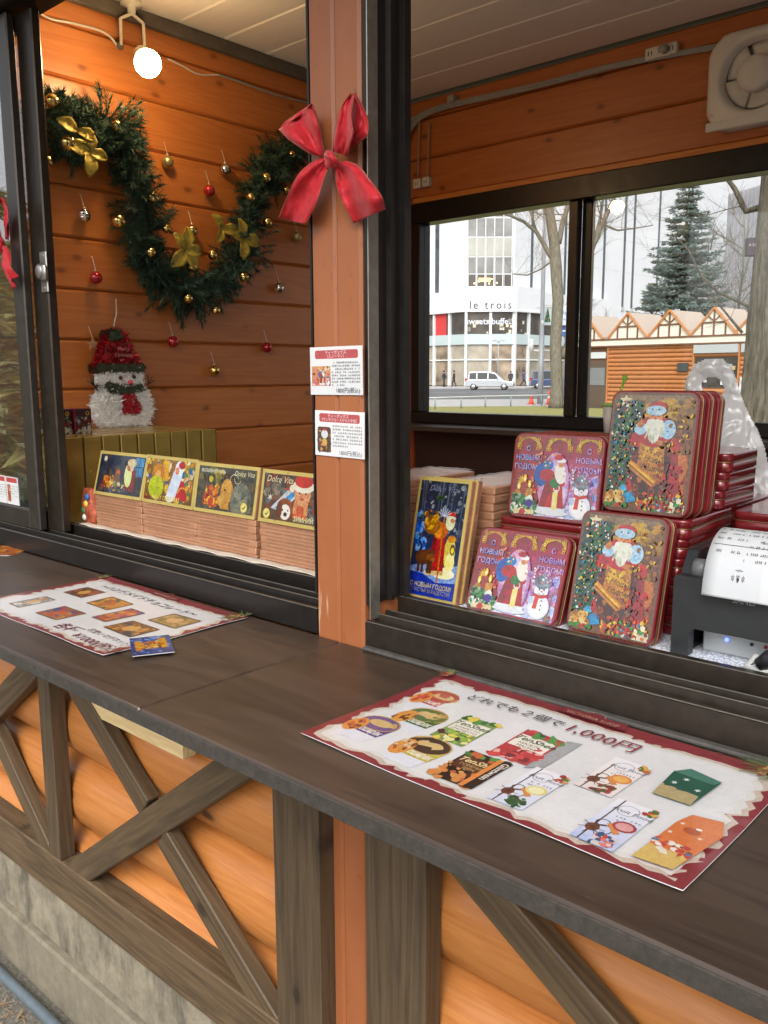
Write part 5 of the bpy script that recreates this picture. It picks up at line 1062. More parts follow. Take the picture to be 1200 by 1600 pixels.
# ---------------------------------------------------------------- tins
def rloop(w_, h, r, ins, y):
    p = []
    for cx, cz, a0 in ((w_/2-r, h-r, 0), (-w_/2+r, h-r, 90), (-w_/2+r, r, 180), (w_/2-r, r, 270)):
        for k in range(6): a = R(a0+18*k); p.append((cx+(r-ins)*math.cos(a), y, cz+(r-ins)*math.sin(a)))
    return p
def tin_mesh(w_, h, t, r=.014):
    b = MB(); b.smooth = True; ys = [(0, .0016), (.0012, .0002), (.0030, 0), (t*.42, 0), (t*.44, .0011), (t*.48, .0011), (t*.50, .0002), (t-.0015, .0002), (t, .0015)]
    n = 24; vs = []
    for y, i in ys: vs += rloop(w_, h, r, i, y)
    fs = [(j*n+k, j*n+(k+1) % n, (j+1)*n+(k+1) % n, (j+1)*n+k) for j in range(len(ys)-1) for k in range(n)]
    b.add(vs, fs); b.smooth = False; b.add(rloop(w_, h, r, .0016, 0), [tuple(range(n))]); b.add(rloop(w_, h, r, .0015, t), [tuple(range(n))])
    return b
def rim_mesh(w_, h, y, r=.014):
    b = MB(); b.smooth = True; b.tube(rloop(w_, h, r, -.0001, y), .0008, 5, False, True); return b
TM = {}
def tin(kind, lab, loc, rot, art=None, grp=None, t=.0255):
    w_, h = (.125, .166) if kind == 'p' else (.150, .128)
    if (kind, t) not in TM: TM[kind, t] = (tin_mesh(w_, h, t).mesh('tin_body', tin_red), rim_mesh(w_, h, t*.46).mesh('rim', tin_gold))
    T = thing('gift_tin', lab, 'tin', loc, rot, grp); link('tin_body', TM[kind, t][0], T); link('rim', TM[kind, t][1], T)
    if art:
        if art not in TM: P = Print(); art(P, w_-.005, h-.005); o = P.build('picture', gloss, T, MF(w_-.005, -.0004, .0025)); TM[art] = o.data
        else: o = link('picture', TM[art], T); o.matrix_basis = MF(w_-.005, -.0004, .0025)
    return T
tin('l', 'red tin with walking Father Frost and a snowman, standing on the window shelf', (-.652, .9935, SZ+.001), (R(-21), 0, R(1.5)), art_carol_tin, None, .030)
tin('p', 'tall tin of Father Frost with scroll, standing on the window shelf', (-.503, 1.0005, SZ+.001), (R(-14), 0, R(-1)), art_scroll_santa, None, .030)
for k in range(5): tin('l', 'red tin lying flat in the pile under the raised snowman tin', (-.652+rnd.uniform(-.003, .003), 1.079, SZ+.0259*(k+1)), (LIE, 0, R(rnd.uniform(-1, 1))), None, 'tins piled under the raised snowman tin')
zc = SZ+.0259*5+.001
tin('l', 'red Father Frost and snowman tin raised on a pile of lying tins', (-.640, 1.084, zc), (R(-9), 0, R(1)), art_carol_tin, None, .020)
for k in range(3): tin('l', 'red landscape tin standing edgewise behind the raised snowman tin', (-.634+.003*k, 1.1055+.0213*k, zc), (R(-9), 0, R(1)), None, 'tins behind the raised snowman tin', .020)
for k in range(6): tin('p', 'red tin lying flat in the pile under the raised scroll tin', (-.495+rnd.uniform(-.003, .003), 1.072, SZ+.0259*(k+1)), (LIE, 0, R(rnd.uniform(-1.2, 1.2))), None, 'tins piled under the raised scroll tin')
for k in range(6): tin('p', 'red tin lying flat in the pile behind the scroll tins', (-.497+rnd.uniform(-.003, .003), 1.2425, SZ+.0259*(k+1)), (LIE, 0, R(rnd.uniform(-1, 1))), None, 'tins piled behind the scroll tins')
za = SZ+.0259*6+.001
tin('p', 'tall scroll tin of Father Frost raised on a pile of red tins', (-.497, 1.080, za), (R(-8), 0, R(-1)), art_scroll_santa, None, .0205)
for k in range(2): tin('p', 'tall red tin standing edgewise behind the raised scroll tin', (-.493+.004*k, 1.1025+.0218*k, za), (R(-8), 0, R(-1)), None, 'tins behind the raised scroll tin', .0205)
for k in range(3): tin('l', 'red tin lying on top of the piles behind the raised scroll tin', (-.505+.004*k, 1.184, za+.0259*(k+1)), (LIE, 0, R(-2+2*k)), None, 'tins on top of the piles')
for k in range(6): tin('p', 'red tin lying flat in the pile behind the receipt printer', (-.355+rnd.uniform(-.003, .003), 1.195, SZ+.0259*(k+1)), (LIE, 0, R(rnd.uniform(-1.5, 1.5))), None, 'tins piled behind the printer')
# ---------------------------------------------------------------- gold upright cartons by the left wall
gold_u = plain('gold_foil_carton', (.46, .33, .085), .22, .65, .12, 14, .04)
b = MB(); b.box(-.076, 0, -.0222, .0222, 0, .2, bev=.0015); gm_ = b.mesh('gold_carton', gold_u)
b = MB(); b.box(-.0765, .0005, -.0226, .0226, .186, .1865); b.box(-.077, .0003, .0218, .0228, .01, .197); gl_ = b.mesh('carton_edge', plain('dark_foil_edge', (.10, .06, .02), .4, .4))
rows = ['facing the window opening', 'second row from the opening', 'third row from the opening', 'row against the plank wall']
for r_ in range(4):
    for k in range(9):
        y = 1.018+.0485*k
        o = link('gold_carton', gm_, None, (-1.880-.080*r_+rnd.uniform(-.0015, .0015), y, SZ), (0, 0, rnd.uniform(-.012, .012))); tag(o, 'upright gold foil carton in the '+('front row ' if r_ == 0 else '')+rows[r_], 'carton', 'gold cartons, '+rows[r_]); link('carton_edge', gl_, o)
zg = SZ+.2005
for k, (yy, c_, lab) in enumerate(((1.055, '#5a1f2c', 'small dark red gift box on the gold cartons beside the snowman'), (1.005, '#2a2836', 'small dark blue gift box on the gold cartons behind the sash'), (1.105, '#6b1a2c', 'small crimson gift box on the gold cartons nearest the snowman'))):
    T = thing('gift_box', lab, 'gift box', (-2.02+.004*k, yy, zg)); b = MB(); b.box(-.025, .025, -.022, .022, 0, .062, .001); obj('carton', b, plain('giftbox_%d' % k, c_, .4), T, False)
    P = Print(); P.rect(0, 0, .042, .06, c_, '#3a2430'); P.dots(0, .0, .042, .04, 50, ['#8a8f98', '#3f6a4a', '#d8d8d0', '#20242c', '#a83a3a'], .002, .005); P.dots(.002, .0, .040, .014, 20, ['#e8e4dc', '#c9c4bc'], .003, .006); P.ell(.032, .049, .0055, .0055, '#d8b858', 12); P.ell(.032, .049, .003, .003, '#3a2418', 8)
    P.build('picture', card, T, Matrix(((0, 0, 1, .0253), (1, 0, 0, -.021), (0, 1, 0, .001), (0, 0, 0, 1))))
# gift bag behind the sash glass
T = thing('gift_bag', 'tall printed gift bag with gold lettering behind the left sash', 'bag', (-2.05, 1.0, SZ), (0, 0, R(8)))
b = MB(); b.box(-.055, .055, -.009, .009, 0, .20, .003); obj('carton', b, plain('bag_red', (.30, .06, .05), .4), T, False)
P = Print(); P.rect(0, 0, .108, .198, '#a83a30', '#8a2a28'); P.rect(0, 0, .108, .12, '#7fa8b0', '#a8c8cc'); P.ell(.054, .125, .062, .03, '#9a2f2a', 20); P.dots(.004, .004, .104, .1, 150, ['#3f7a6a', '#c9d8d4', '#8a6a4a', '#c23a33', '#d8b858', '#5f8aa8', '#e8ece8', '#2f5a48'], .003, .009); P.arc(.054, .125, .06, .0025, '#d8b858', 190, 350, 20, .03); P.text('Dolce Vita', .054, .155, .026, '#e2c050', shear=.3); P.build('picture', card, T, MF(.108, -.0094, .001))
T = thing('candy_bag', 'small crinkled red candy bag beside the copper boxes', 'bag', (-1.812, 1.012, SZ)); b = MB(); b.smooth = True
b.grid(lambda u, v: ((.030-.010*abs(v-.5))*math.cos(6.2832*u)*(1+.22*noise.noise(V((u*9, v*5, 2)))), .014*math.sin(6.2832*u)*math.sin(math.pi*(v*.86+.10))**.5, .088*v+.004*noise.noise(V((u*8, v*8, 0)))), 28, 16, True); o = obj('foil_bag', b, None or plain('candy_foil', (.42, .10, .05), .25, .3, .6, 55), T, False)
for k, c_ in enumerate(('#d8d8d0', '#3f7a4a', '#e0b04a', '#2f5fa0')):
    b = MB(); b.smooth = True; b.sphere((rnd.uniform(-.012, .014), -.012, .02+.016*k), .009, 8, 6, (1, .5, .9)); obj('print_patch', b, plain('candy_patch_%d' % k, c_, .3), T, False)
# ---------------------------------------------------------------- receipt printer
PX0, PX1, PY0 = -.418, -.268, 1.005
T = thing('receipt_printer', 'black receipt printer with a curling paper slip beside the tins', 'printer', (PX0+.075, PY0, SZ))
blk = plain('printer_black', (.018, .020, .021), .42, 0, .1, 60, .03); blk2 = plain('printer_gloss', (.012, .013, .015), .2)
zc_ = 1.192
fr_ = [(PX0, SZ), (PX0+.022, SZ), (PX0+.022, zc_-.006), (PX0+.028, zc_), (PX1-.024, zc_), (PX1-.018, zc_-.006), (PX1-.018, SZ), (PX1, SZ), (PX1, 1.252), (PX0+.004, 1.256), (PX0, 1.252)]
b = MB(); b.prism(fr_, PY0, PY0+.016, 'y'); o = obj('front_cover', b, blk, T)
b = MB(); b.prism([(PY0+.0165, SZ), (PY0+.13, SZ), (PY0+.13, 1.262), (PY0+.09, 1.285), (PY0+.035, 1.282), (PY0+.0165, 1.255)], PX0+.002, PX0+.016, 'x'); obj('side_cheek', b, blk2, T)
b = MB(); b.prism([(PY0+.0165, SZ), (PY0+.13, SZ), (PY0+.13, 1.262), (PY0+.09, 1.285), (PY0+.035, 1.282), (PY0+.0165, 1.255)], PX1-.016, PX1-.002, 'x'); obj('side_cheek', b, blk2, T)
b = MB(); b.box(PX0+.0165, PX1-.0165, PY0+.03, PY0+.128, 1.21, 1.268, .006); obj('lid', b, blk2, T)
b = MB(); b.smooth = True; b.tube([(PX0+.017, PY0+.024, 1.262), (PX0+.034, PY0+.024, 1.262)], .013, 16); obj('paper_roller', b, plain('roller_grey', (.12, .125, .13), .35), T)
b = MB(); b.box(PX0+.026, PX1-.02, PY0+.035, PY0+.125, SZ, zc_+.004, .002); sv = obj('base_unit', b, plain('silver_panel', (.42, .44, .44), .4, .3), T)
for dx, c_, e in ((.030, '#3a4cff', 6), (.060, '#101014', 0), (.076, '#a02020', 0)):
    b = MB(); b.smooth = True; b.lathe([(.0024, 0), (.002, -.0015)], 10, 'y', (PX0+.026+dx, PY0+.035, 1.176)); obj('button' if not e else 'status_light', b, emit('led_blue', c_, e) if e else plain('btn_%s' % c_[1:], c_, .4), sv)
P = Print(); P.rect(0, 0, .034, .008, '#e4e6e6'); P.text('ポスタルレンティア', .017, .0022, .0040, '#22252a'); P.build('label', matte, sv, wmat(sv).inverted() @ Matrix(((1, 0, 0, PX0+.045), (0, 0, -1, PY0+.0345), (0, 1, 0, 1.181), (0, 0, 0, 1))))
P = Print(); P.text('SANEI', 0, 0, .010, '#8e9496', bold=.01); P.build('maker_lettering', matte, T, wmat(T).inverted() @ Matrix(((1, 0, 0, PX0+.085), (0, 0, -1, PY0-.0003), (0, 1, 0, 1.233), (0, 0, 0, 1))))
path = [(1.095, 1.285), (1.085, 1.300), (1.066, 1.3105), (1.042, 1.3125), (1.018, 1.302), (1.002, 1.283), (.9945, 1.262), (.991, 1.240)]
def crv(v):
    n = len(path)-1; f = min(max(v, 0), .9999)*n; i = int(f); t_ = f-i; g = lambda k: V((path[min(max(k, 0), n)]))
    a, b_, c, d = g(i-1), g(i), g(i+1), g(i+2)
    return .5*((2*b_)+(c-a)*t_+(2*a-5*b_+4*c-d)*t_*t_+(3*b_-a-3*c+d)*t_**3)
RX0, RW = PX0+.040, .080
b = MB(); b.smooth = True; b.grid(lambda u, v: (RX0+RW*u, crv(v).x, crv(v).y), 6, 40); o = obj('receipt', b, plain('receipt_paper', (.50, .52, .54), .55, var=.02), T); md = o.modifiers.new('thick', 'SOLIDIFY'); md.thickness = .0003
P = Print(); P.DZ = 2e-5
P.tr(RW, 1, -RW, -1)
P.scribble(.06, .62, .95, 5, .055, .026, '#4a4d52', .55); P.rect(.04, .40, .97, .404, '#333'.replace('333', '333333')); P.rect(.04, .66, .97, .664, '#333333'); P.scribble(.1, .345, .9, 2, .05, .024, '#55585c', .6); P.text('✽ ❦ ✽', .5, .14, .07, '#2c2e32', sx=1); P.text('∽∾∽', .5, .20, .06, '#2c2e32'); P.text('№ 0001', .25, .44, .03, '#45484c')
def warp(p): c = crv(1-p.y if False else p.y); d = (crv(min(p.y+.01, .999))-crv(max(p.y-.01, 0))).normalized(); n = V((d.y, -d.x)) if d.y < 0 and False else V((-(-d.y), -d.x)); n = V((d.y, -d.x)); return V((RX0+p.x, c.x+n.x*(p.z+.0006), c.y+n.y*(p.z+.0006)))
# the slip runs over the top, so "outwards" is away from its centre of curvature
cc_ = V((1.045, 1.262))
def warp2(p): c = crv(p.y); n = (V((c.x, c.y))-cc_).normalized(); return V((RX0+p.x, c.x+n.x*(p.z+.0005), c.y+n.y*(p.z+.0005)))
P.v = [tuple(warp2(V(q))) for q in P.v]; o = P.build('receipt_print', matte, T); o.matrix_parent_inverse = wmat(T).inverted()
q0 = onz(1192, 1040, SZ)
T = thing('cable', 'grey cable with a black plug lying in front of the printer', 'cable', (q0.x, q0.y, SZ)); b = MB(); b.smooth = True
b.tube([(-.30, 1.03, SZ+.006), (-.300, 1.008, SZ+.012), (-.313, .997, SZ+.018), (-.322, .993, SZ+.006), (-.30, .990, SZ+.006), (-.27, .992, SZ+.01), (-.22, 1.0, SZ+.008)], .0055, 8); obj('cord', b, plain('cord_grey', (.34, .35, .34), .45), T)
b = MB(); b.smooth = True; b.tube([(-.306, .9925, SZ+.012), (-.296, .9915, SZ+.022), (-.275, .990, SZ+.024), (-.25, .99, SZ+.012)], [.009, .011, .0105, .007], 10); obj('plug', b, plain('plug_black', (.015, .015, .016), .4), T)
# ---------------------------------------------------------------- plastic carrier bag
BGY = 1.41
out = [(1062, 840), (1066, 700), (1068, 620), (1072, 588), (1084, 568), (1104, 559), (1128, 558), (1142, 570), (1152, 592), (1160, 620), (1172, 648), (1186, 672), (1196, 700), (1206, 745), (1222, 800), (1236, 905), (1180, 915), (1100, 918), (1068, 915)]
hole = [(1097, 600), (1108, 590), (1122, 592), (1131, 606), (1128, 622), (1114, 640), (1105, 628)]
op = [(ony(x, y, BGY).x, ony(x, y, BGY).z) for x, y in out]; hp = [(ony(x, y, BGY).x, ony(x, y, BGY).z) for x, y in hole]
def inside(pt, poly):
    x, y = pt; r_ = False; j = len(poly)-1
    for i in range(len(poly)):
        if (poly[i][1] > y) != (poly[j][1] > y) and x < (poly[j][0]-poly[i][0])*(y-poly[i][1])/(poly[j][1]-poly[i][1])+poly[i][0]: r_ = not r_
        j = i
    return r_
def edist(pt, poly):
    p = V(pt); m_ = 9
    for i in range(len(poly)):
        a, c = V(poly[i]), V(poly[(i+1) % len(poly)]); d = c-a; t_ = max(0, min(1, (p-a).dot(d)/d.dot(d))); m_ = min(m_, (p-a-d*t_).length)
    return m_
x0, x1 = min(p[0] for p in op), max(p[0] for p in op); z0, z1 = max(SZ+.001, min(p[1] for p in op)), max(p[1] for p in op)
NX, NZ = 90, 150; b = MB(); b.smooth = True
for sgn in (-1, 1):
    idx = {}; vs = []; fs = []
    for j in range(NZ+1):
        for i in range(NX+1):
            p = (x0+(x1-x0)*i/NX, z0+(z1-z0)*j/NZ)
            if inside(p, op) and not inside(p, hp):
                d = min(edist(p, op), edist(p, hp)); bl = .075*(1-math.exp(-d/.035))*(1-.55*(p[1]-z0)/(z1-z0))
                wv = noise.noise(V((p[0]*22, p[1]*9, sgn*3)))*.010+noise.noise(V((p[0]*60, p[1]*28, sgn)))*.005+noise.noise(V((p[0]*16+p[1]*40, p[1]*8, 5)))*.006-abs(noise.noise(V((p[0]*34-p[1]*20, p[1]*26, sgn*7))))*.016+abs(noise.noise(V((p[0]*70, p[1]*45+p[0]*30, sgn*2))))*.006
                idx[i, j] = len(vs); vs.append((p[0], BGY+sgn*(bl*.55)+wv*min(1, d/.01), p[1]))
    for j in range(NZ):
        for i in range(NX):
            q = [(i, j), (i+1, j), (i+1, j+1), (i, j+1)]
            if all(k in idx for k in q): fs.append(tuple(idx[k] for k in q))
    b.add(vs, fs)
tag(obj('carrier_bag', b, film('bag_film', (.84, .84, .83), .88, .22), None, True, ((x0+x1)/2, BGY, SZ)), 'crumpled translucent white carrier bag behind the red tins', 'bag')
# ---------------------------------------------------------------- red bows
satin = NT('red_satin'); n1 = satin.noise(satin.coords((1, 1, 1)), 120, 4, .6); nc_ = satin.noise(satin.coords((1, 1, 1)), 55, 3, .6, .8); satin.l(satin.ramp(n1, [(.3, '#a81820'), (.7, '#c22a34')]), satin.b.inputs['Base Color']); satin.set(Roughness=.55, Sheen_Weight=.5, Sheen_Roughness=.35, Specular_IOR_Level=.35); satin.b.inputs['Sheen Tint'].default_value = (1, .45, .45, 1); satin.bump(nc_, .3, .003); satin = satin.m
hem_m = plain('ribbon_hem', (.30, .05, .03), .5)
def cat(pts, t_):
    n = len(pts)-1; f = min(max(t_, 0), .99999)*n; i = int(f); u = f-i; g = lambda k: V(pts[min(max(k, 0), n)])
    a, b_, c, d = g(i-1), g(i), g(i+1), g(i+2); return .5*((2*b_)+(c-a)*u+(2*a-5*b_+4*c-d)*u*u+(3*b_-a-3*c+d)*u**3)
def bow(lab, mp, base):
    """mp maps crop coordinates (x, y, depth towards the viewer in m) to the world"""
    T = thing('ribbon_bow', lab, 'bow', base)
    def strip(nm, A, B, fold=.006, nf=2.2, ph=0, nu=16, nv=26):
        A = [a if len(a) == 3 else (*a, .015) for a in A]; B = [a if len(a) == 3 else (*a, .015) for a in B]
        def s(u, v):
            p = cat(A, v).lerp(cat(B, v), u); f = fold*math.sin(math.pi*u*nf+ph+v*1.5)*min(1, v*2.2+.25)+.0035*noise.noise(V((u*3.2+ph, v*4.5, nf)))+.002*noise.noise(V((u*8, v*3+ph, 2)))+.012*math.sin(math.pi*u)*(1-v)*.7
            return mp(p.x, p.y, p.z+f)
        b = MB(); b.smooth = True; b.grid(s, nu, nv); o = obj(nm, b, satin, T); md = o.modifiers.new('thick', 'SOLIDIFY'); md.thickness = .0006; md.offset = 0
        for e in (0, 1):
            b = MB(); b.smooth = True; b.tube([s(e, k/24) for k in range(25)], .0009, 5); obj('hem', b, hem_m, o)
        return o
    strip('loop', [(515, 640, .018), (480, 480, .030), (440, 330, .034), (395, 250, .030), (340, 262, .022)], [(500, 690, .016), (390, 660, .026), (270, 585, .034), (170, 510, .034), (100, 432, .024)], .010, 2.4, .4)
    strip('loop_back', [(520, 630, .008), (485, 450, .010), (445, 290, .012), (400, 195, .018), (345, 262, .024)], [(500, 640, .006), (420, 560, .006), (300, 450, .008), (180, 350, .014), (104, 430, .026)], .004, 1.3)
    strip('loop', [(605, 640, .018), (612, 540, .026), (650, 330, .032), (700, 190, .030), (765, 98, .020)], [(740, 680, .018), (765, 560, .036), (790, 470, .048), (770, 300, .046), (805, 110, .030)], .007, 1.8, 1.0)
    strip('loop_back', [(700, 640, .004), (740, 420, .006), (770, 250, .012), (785, 150, .018), (780, 96, .022)], [(745, 640, .010), (830, 560, .022), (925, 480, .034), (915, 300, .026), (815, 100, .024)], .004, 1.2)
    strip('tail', [(505, 690, .014), (390, 755, .022), (270, 870, .026), (170, 1080, .020), (95, 1270, .014)], [(570, 770, .014), (515, 900, .020), (460, 1080, .022), (400, 1220, .018), (340, 1320, .014)], .007, 1.9, .8)
    strip('tail', [(625, 790, .014), (632, 900, .016), (650, 1010, .024), (710, 1150, .020), (800, 1312, .016)], [(690, 725, .016), (830, 770, .020), (950, 910, .026), (1055, 1060, .040), (1092, 1180, .026)], .010, 2.0, 2.2)
    b = MB(); b.smooth = True; b.grid(lambda u, v: mp(575+62*math.cos(6.2832*u)*math.sin(math.pi*v)*(1+.12*math.sin(9*v))+20*(v-.5), 715+88*-math.cos(math.pi*v), .018+.016*math.sin(6.2832*u)*math.sin(math.pi*v)), 24, 14, True); kn = obj('knot', b, satin, T)
    b = MB(); b.smooth = True; b.tube([mp(545, 655, .030), mp(600, 700, .038), mp(640, 760, .030)], .004, 6); obj('knot_fold', b, satin, kn)
    return T
def mp1(x, y, d): return ony(420+x/6, 130+y/6, .8915-d*1.1)
bow('large red satin bow tied to the orange post', mp1, tuple(ony(517, 245, .890)))
q = ony(10, 385, .913)
def mp2(x, y, d): return V((q.x+(575-x)*-.000155*1.0, .9125-d*.7, q.z+(715-y)*.000155))
bow('smaller red satin bow stuck to the left sash stile', mp2, (q.x, .9125, q.z))
# ---------------------------------------------------------------- price cards
def price_card(lab, c, ang, w_, h, art, zrot=0):
    T = thing('price_card', lab, 'card', c, (0, ang, 0)); b = MB(); b.box(-w_/2, w_/2, 0, .0008, 0, h, .0002); obj('card_sheet', b, plain('card_white', (.62, .62, .62), .3, 0, .02, 20, 0, .4), T, False)
    P = Print(); art(P, w_, h); P.build('card_print', label_p, T, MF(w_, -.0003, 0)); return T
def pc1(P, w_, h):
    P.rect(0, 0, w_, h, '#eef2f6', '#f8f8f8'); P.rrect(w_*.10, h*.75, w_*.92, h*.93, .003, '#c8404a'); P.text('ティーボックス', w_*.5, h*.85, .0062, '#fff4f0'); P.text('（スノーマン）', w_*.5, h*.77, .0060, '#fff4f0')
    P.rect(w_*.03, h*.19, w_*.40, h*.60, '#d86a5a', '#e0a050'); P.dots(w_*.04, h*.2, w_*.39, h*.58, 60, ['#c23a33', '#e8c060', '#b85a9a', '#f0e0c0', '#4d7a4a', '#e08a4a'], .001, .003); standing_santa(P, w_*.24, h*.21, h*.34); snowman(P, w_*.35, h*.2, h*.2)
    P.scribble(w_*.43, h*.66, w_*.95, 8, h*.066, h*.042, '#8a9096', .85); P.text('1800円(税込)', w_*.96, h*.05, h*.125, '#4a4e54', 'RIGHT')
def pc2(P, w_, h):
    P.rect(0, 0, w_, h, '#f2f4f8', '#fafafa'); P.rrect(w_*.09, h*.75, w_*.91, h*.94, .003, '#c63a46'); P.text('ティーボックス', w_*.48, h*.855, .0062, '#fff4f0'); P.text('（サンタクロースからの手紙）', w_*.5, h*.775, .0056, '#fff4f0')
    P.rrect(w_*.05, h*.08, w_*.33, h*.64, .004, '#5a3f30'); P.dots(w_*.06, h*.09, w_*.32, h*.62, 70, ['#2f5a3a', '#8a3a2a', '#c9a050', '#6b4a33', '#a8242a'], .001, .003); P.ell(w_*.2, h*.48, w_*.07, h*.10, '#dfe6ea', 12); P.ell(w_*.2, h*.3, w_*.055, h*.09, '#d9a83c', 12); P.ell(w_*.2, h*.58, w_*.04, h*.03, '#b8313a', 8)
    P.scribble(w_*.37, h*.66, w_*.95, 7, h*.072, h*.046, '#6b7076', .9); P.text('1800円(税込)', w_*.96, h*.05, h*.125, '#3a3e44', 'RIGHT')
c1_, c2_ = ony(526, 617, .8905), ony(530.5, 714, .8905)
price_card('white price card for the snowman tea box taped to the post', (c1_.x-.0005, .8903, c1_.z), R(-.4), .106, .069, pc1)
price_card('white price card for the letter-scroll tea box taped lowest on the post', (c2_.x, .8903, c2_.z), R(.6), .1005, .0665, pc2)
for x, lab, dx in ((-2.005, 'small price card with red heading inside the sash corner', 0), (-2.068, 'small price card picturing a tin inside the sash bottom', 1)):
    def pa(P, w_, h):
        P.rect(0, 0, w_, h, '#f0f2f4'); P.rect(w_*.04, h*.80, w_*.94, h*.97, '#c8262e'); P.rrect(w_*.08, h*.1, w_*.36, h*.72, .003, '#b5522e'); P.dots(w_*.1, h*.12, w_*.34, h*.7, 20, ['#e0a040', '#8a2a1c', '#d8c08a'], .001, .003); P.scribble(w_*.42, h*.66, w_*.94, 6, h*.09, h*.05, '#7a8086', .85)
    price_card(lab, (x, .9216, 1.1965), 0, .060, .066, pa)
# ---------------------------------------------------------------- posters and cards on the counter
def ragged(P, w_, h, seed):
    rg = random.Random(seed); P.rect(0, 0, w_, h, '#8a2630'); 
    def edge(L, depth, amp, n):
        r_ = [depth]; 
        for k in range(n): r_.append(max(depth*.35, depth+rg.uniform(-amp, amp)))
        return r_
    n = 40; pts = []
    bt, rt, tp, lf = edge(w_, .008, .005, n), edge(h, .010, .008, 26), edge(w_, .020, .002, n), edge(h, .014, .007, 26)
    for k in range(n): pts.append((.012+(w_-.024)*k/n, bt[k]))
    for k in range(26): pts.append((w_-rt[k], .008+(h-.03)*k/26))
    for k in range(n): pts.append((w_-.012-(w_-.026)*k/n, h-tp[k]))
    for k in range(26): pts.append((lf[k], h-.022-(h-.03)*k/26))
    P.poly(pts, '#cfc0b4'); P.rect(.03, .025, w_-.03, h-.035, '#cfc0b4'); c = V((w_/2, h/2)); P.poly([(c.x+(x-c.x)*.972, c.y+(y-c.y)*.95) for x, y in pts], '#e2e0de'); P.poly([(c.x+(x-c.x)*.94, c.y+(y-c.y)*.90) for x, y in pts], '#e6e6e8'); P.rect(.032, .03, w_-.032, h-.04, '#e6e6e8')
def corner_sprig(P, x, y, s, seed):
    for k in range(60): a = rnd.uniform(1.7, 4.4); L = s*rnd.uniform(.4, 1.); P.line([(x, y), (x+L*math.cos(a), y+L*.8*math.sin(a))], .0008, rnd.choice(['#4d6b3a', '#6b8a4a', '#7a4a34', '#8a9a5a']), k % 10 == 0)
    P.dots(x-s*.5, y-s*.45, x, y, 26, ['#8a3a30', '#a8642f', '#5f7a3f', '#c9a060', '#7a2a28'], .0015, .005)
    for k in range(5): P.arc(x-s*(.6+.22*k), y-s*(.10+.06*(k % 3)), s*.08, .0007, '#7a5a4a', 20*k, 20*k+280)
def tabmark(P, x, y, w_):
    P.poly([(x-w_/2, y), (x+w_/2, y), (x+w_/2-.004, y+.017), (x-w_/2+.004, y+.017)], '#7d1f2a'); P.ell(x, y+.016, w_*.16, .006, '#7d1f2a', 14); P.text('VICTORIA SHOP', x, y+.004, .0092, '#c9a58a'); P.arc(x, y+.013, w_*.14, .0006, '#c9a58a', 10, 170)
def bowlcup(P, x, y, w_, top, side, food):
    P.tr(x, y, w_, w_*1.9); P.poly([(-.5, .16), (.5, .16), (.34, -.34), (-.34, -.34)], '#e4e6f0'); P.poly([(-.5, .16), (.5, .16), (.42, -.14), (-.42, -.14)], side); P.ell(0, .17, .5, .20, '#c9a55a', 20); P.ell(0, .17, .47, .175, top, 20); P.ell(.02, .18, .3, .09, '#d8b878', 14); P.text('Доширак', .06, -.10, .15, '#f4f0e4', shear=.25, bold=.02)
    P.ell(-.36, -.02, .22, .20, '#e0962e', 12); P.dots(-.52, -.14, -.22, .12, 16, food, .03, .07); P.tr(0, 0)
def pack(P, x, y, w_, h, base, l1, l2, dots):
    P.tr(x-w_/2, y-h/2); P.rect(0, 0, w_, h, base); P.dots(0, 0, w_, h*.5, 40, dots, .003, .007); P.rect(w_*.05, h*.42, w_*.95, h*.82, '#f2ede0' if base != '#2a1712' else '#5a2f18'); P.dots(0, h*.82, w_, h, 14, ['#2f7a3a', '#4d9a44', '#1f5a2c', dots[0]], .003, .007); P.text('TenShen', w_*.5, h*.64, h*.19, '#1f5a2a' if base != '#2a1712' else '#f0d8a0', shear=.3, bold=.02); P.text(l1, w_*.5, h*.53, h*.09, '#4a2a20' if base != '#2a1712' else '#e0b870'); P.text(l2, w_*.5, h*.44, h*.09, '#4a2a20' if base != '#2a1712' else '#e0b870'); P.tr(0, 0)
def fruitpack(P, x, y, w_, h, base, fr, deco):
    P.tr(x-w_/2, y-h/2); P.rect(0, 0, w_, h, base, '#f4f4fa'); P.line([(w_*.18, 0), (w_*.18, h)], .0016, '#5a4038'); P.ell(w_*.2, h*.28, .0065, .0075, '#7a3f28', 12); 
    for k in range(7): a = k*.9; P.line([(w_*.2, h*.28), (w_*.2+.012*math.cos(a), h*.28+.014*math.sin(a))], .0008, '#4a342c')
    P.arc(w_*.42, h*.3, .008, .0012, '#4a3a34'); P.arc(w_*.3, h*.42, .006, .0012, '#4a3a34'); P.text('Fruit Food', w_*.58, h*.74, h*.10, '#4a4f5a', shear=.15); P.arc(w_*.46, h*.80, .010, .0006, '#6a6f7a'); P.scribble(w_*.35, h*.62, w_*.9, 2, h*.07, h*.035, '#7a7f88')
    P.line([(w_*.42, h*.45), (w_*.74, h*.30)], .006, '#d88a3a'); P.ell(w_*.72, h*.48, .011, .010, fr[0], 12); P.ell(w_*.72, h*.48, .008, .007, fr[1], 12); P.dots(w_*.45, h*.02, w_*.85, h*.22, 34, deco, .002, .0045); P.dots(w_*.78, h*.82, w_, h*.98, 14, ['#c9602a', '#4d7a3a', '#e0b04a', '#a8322a'], .002, .0045); P.tr(0, 0)
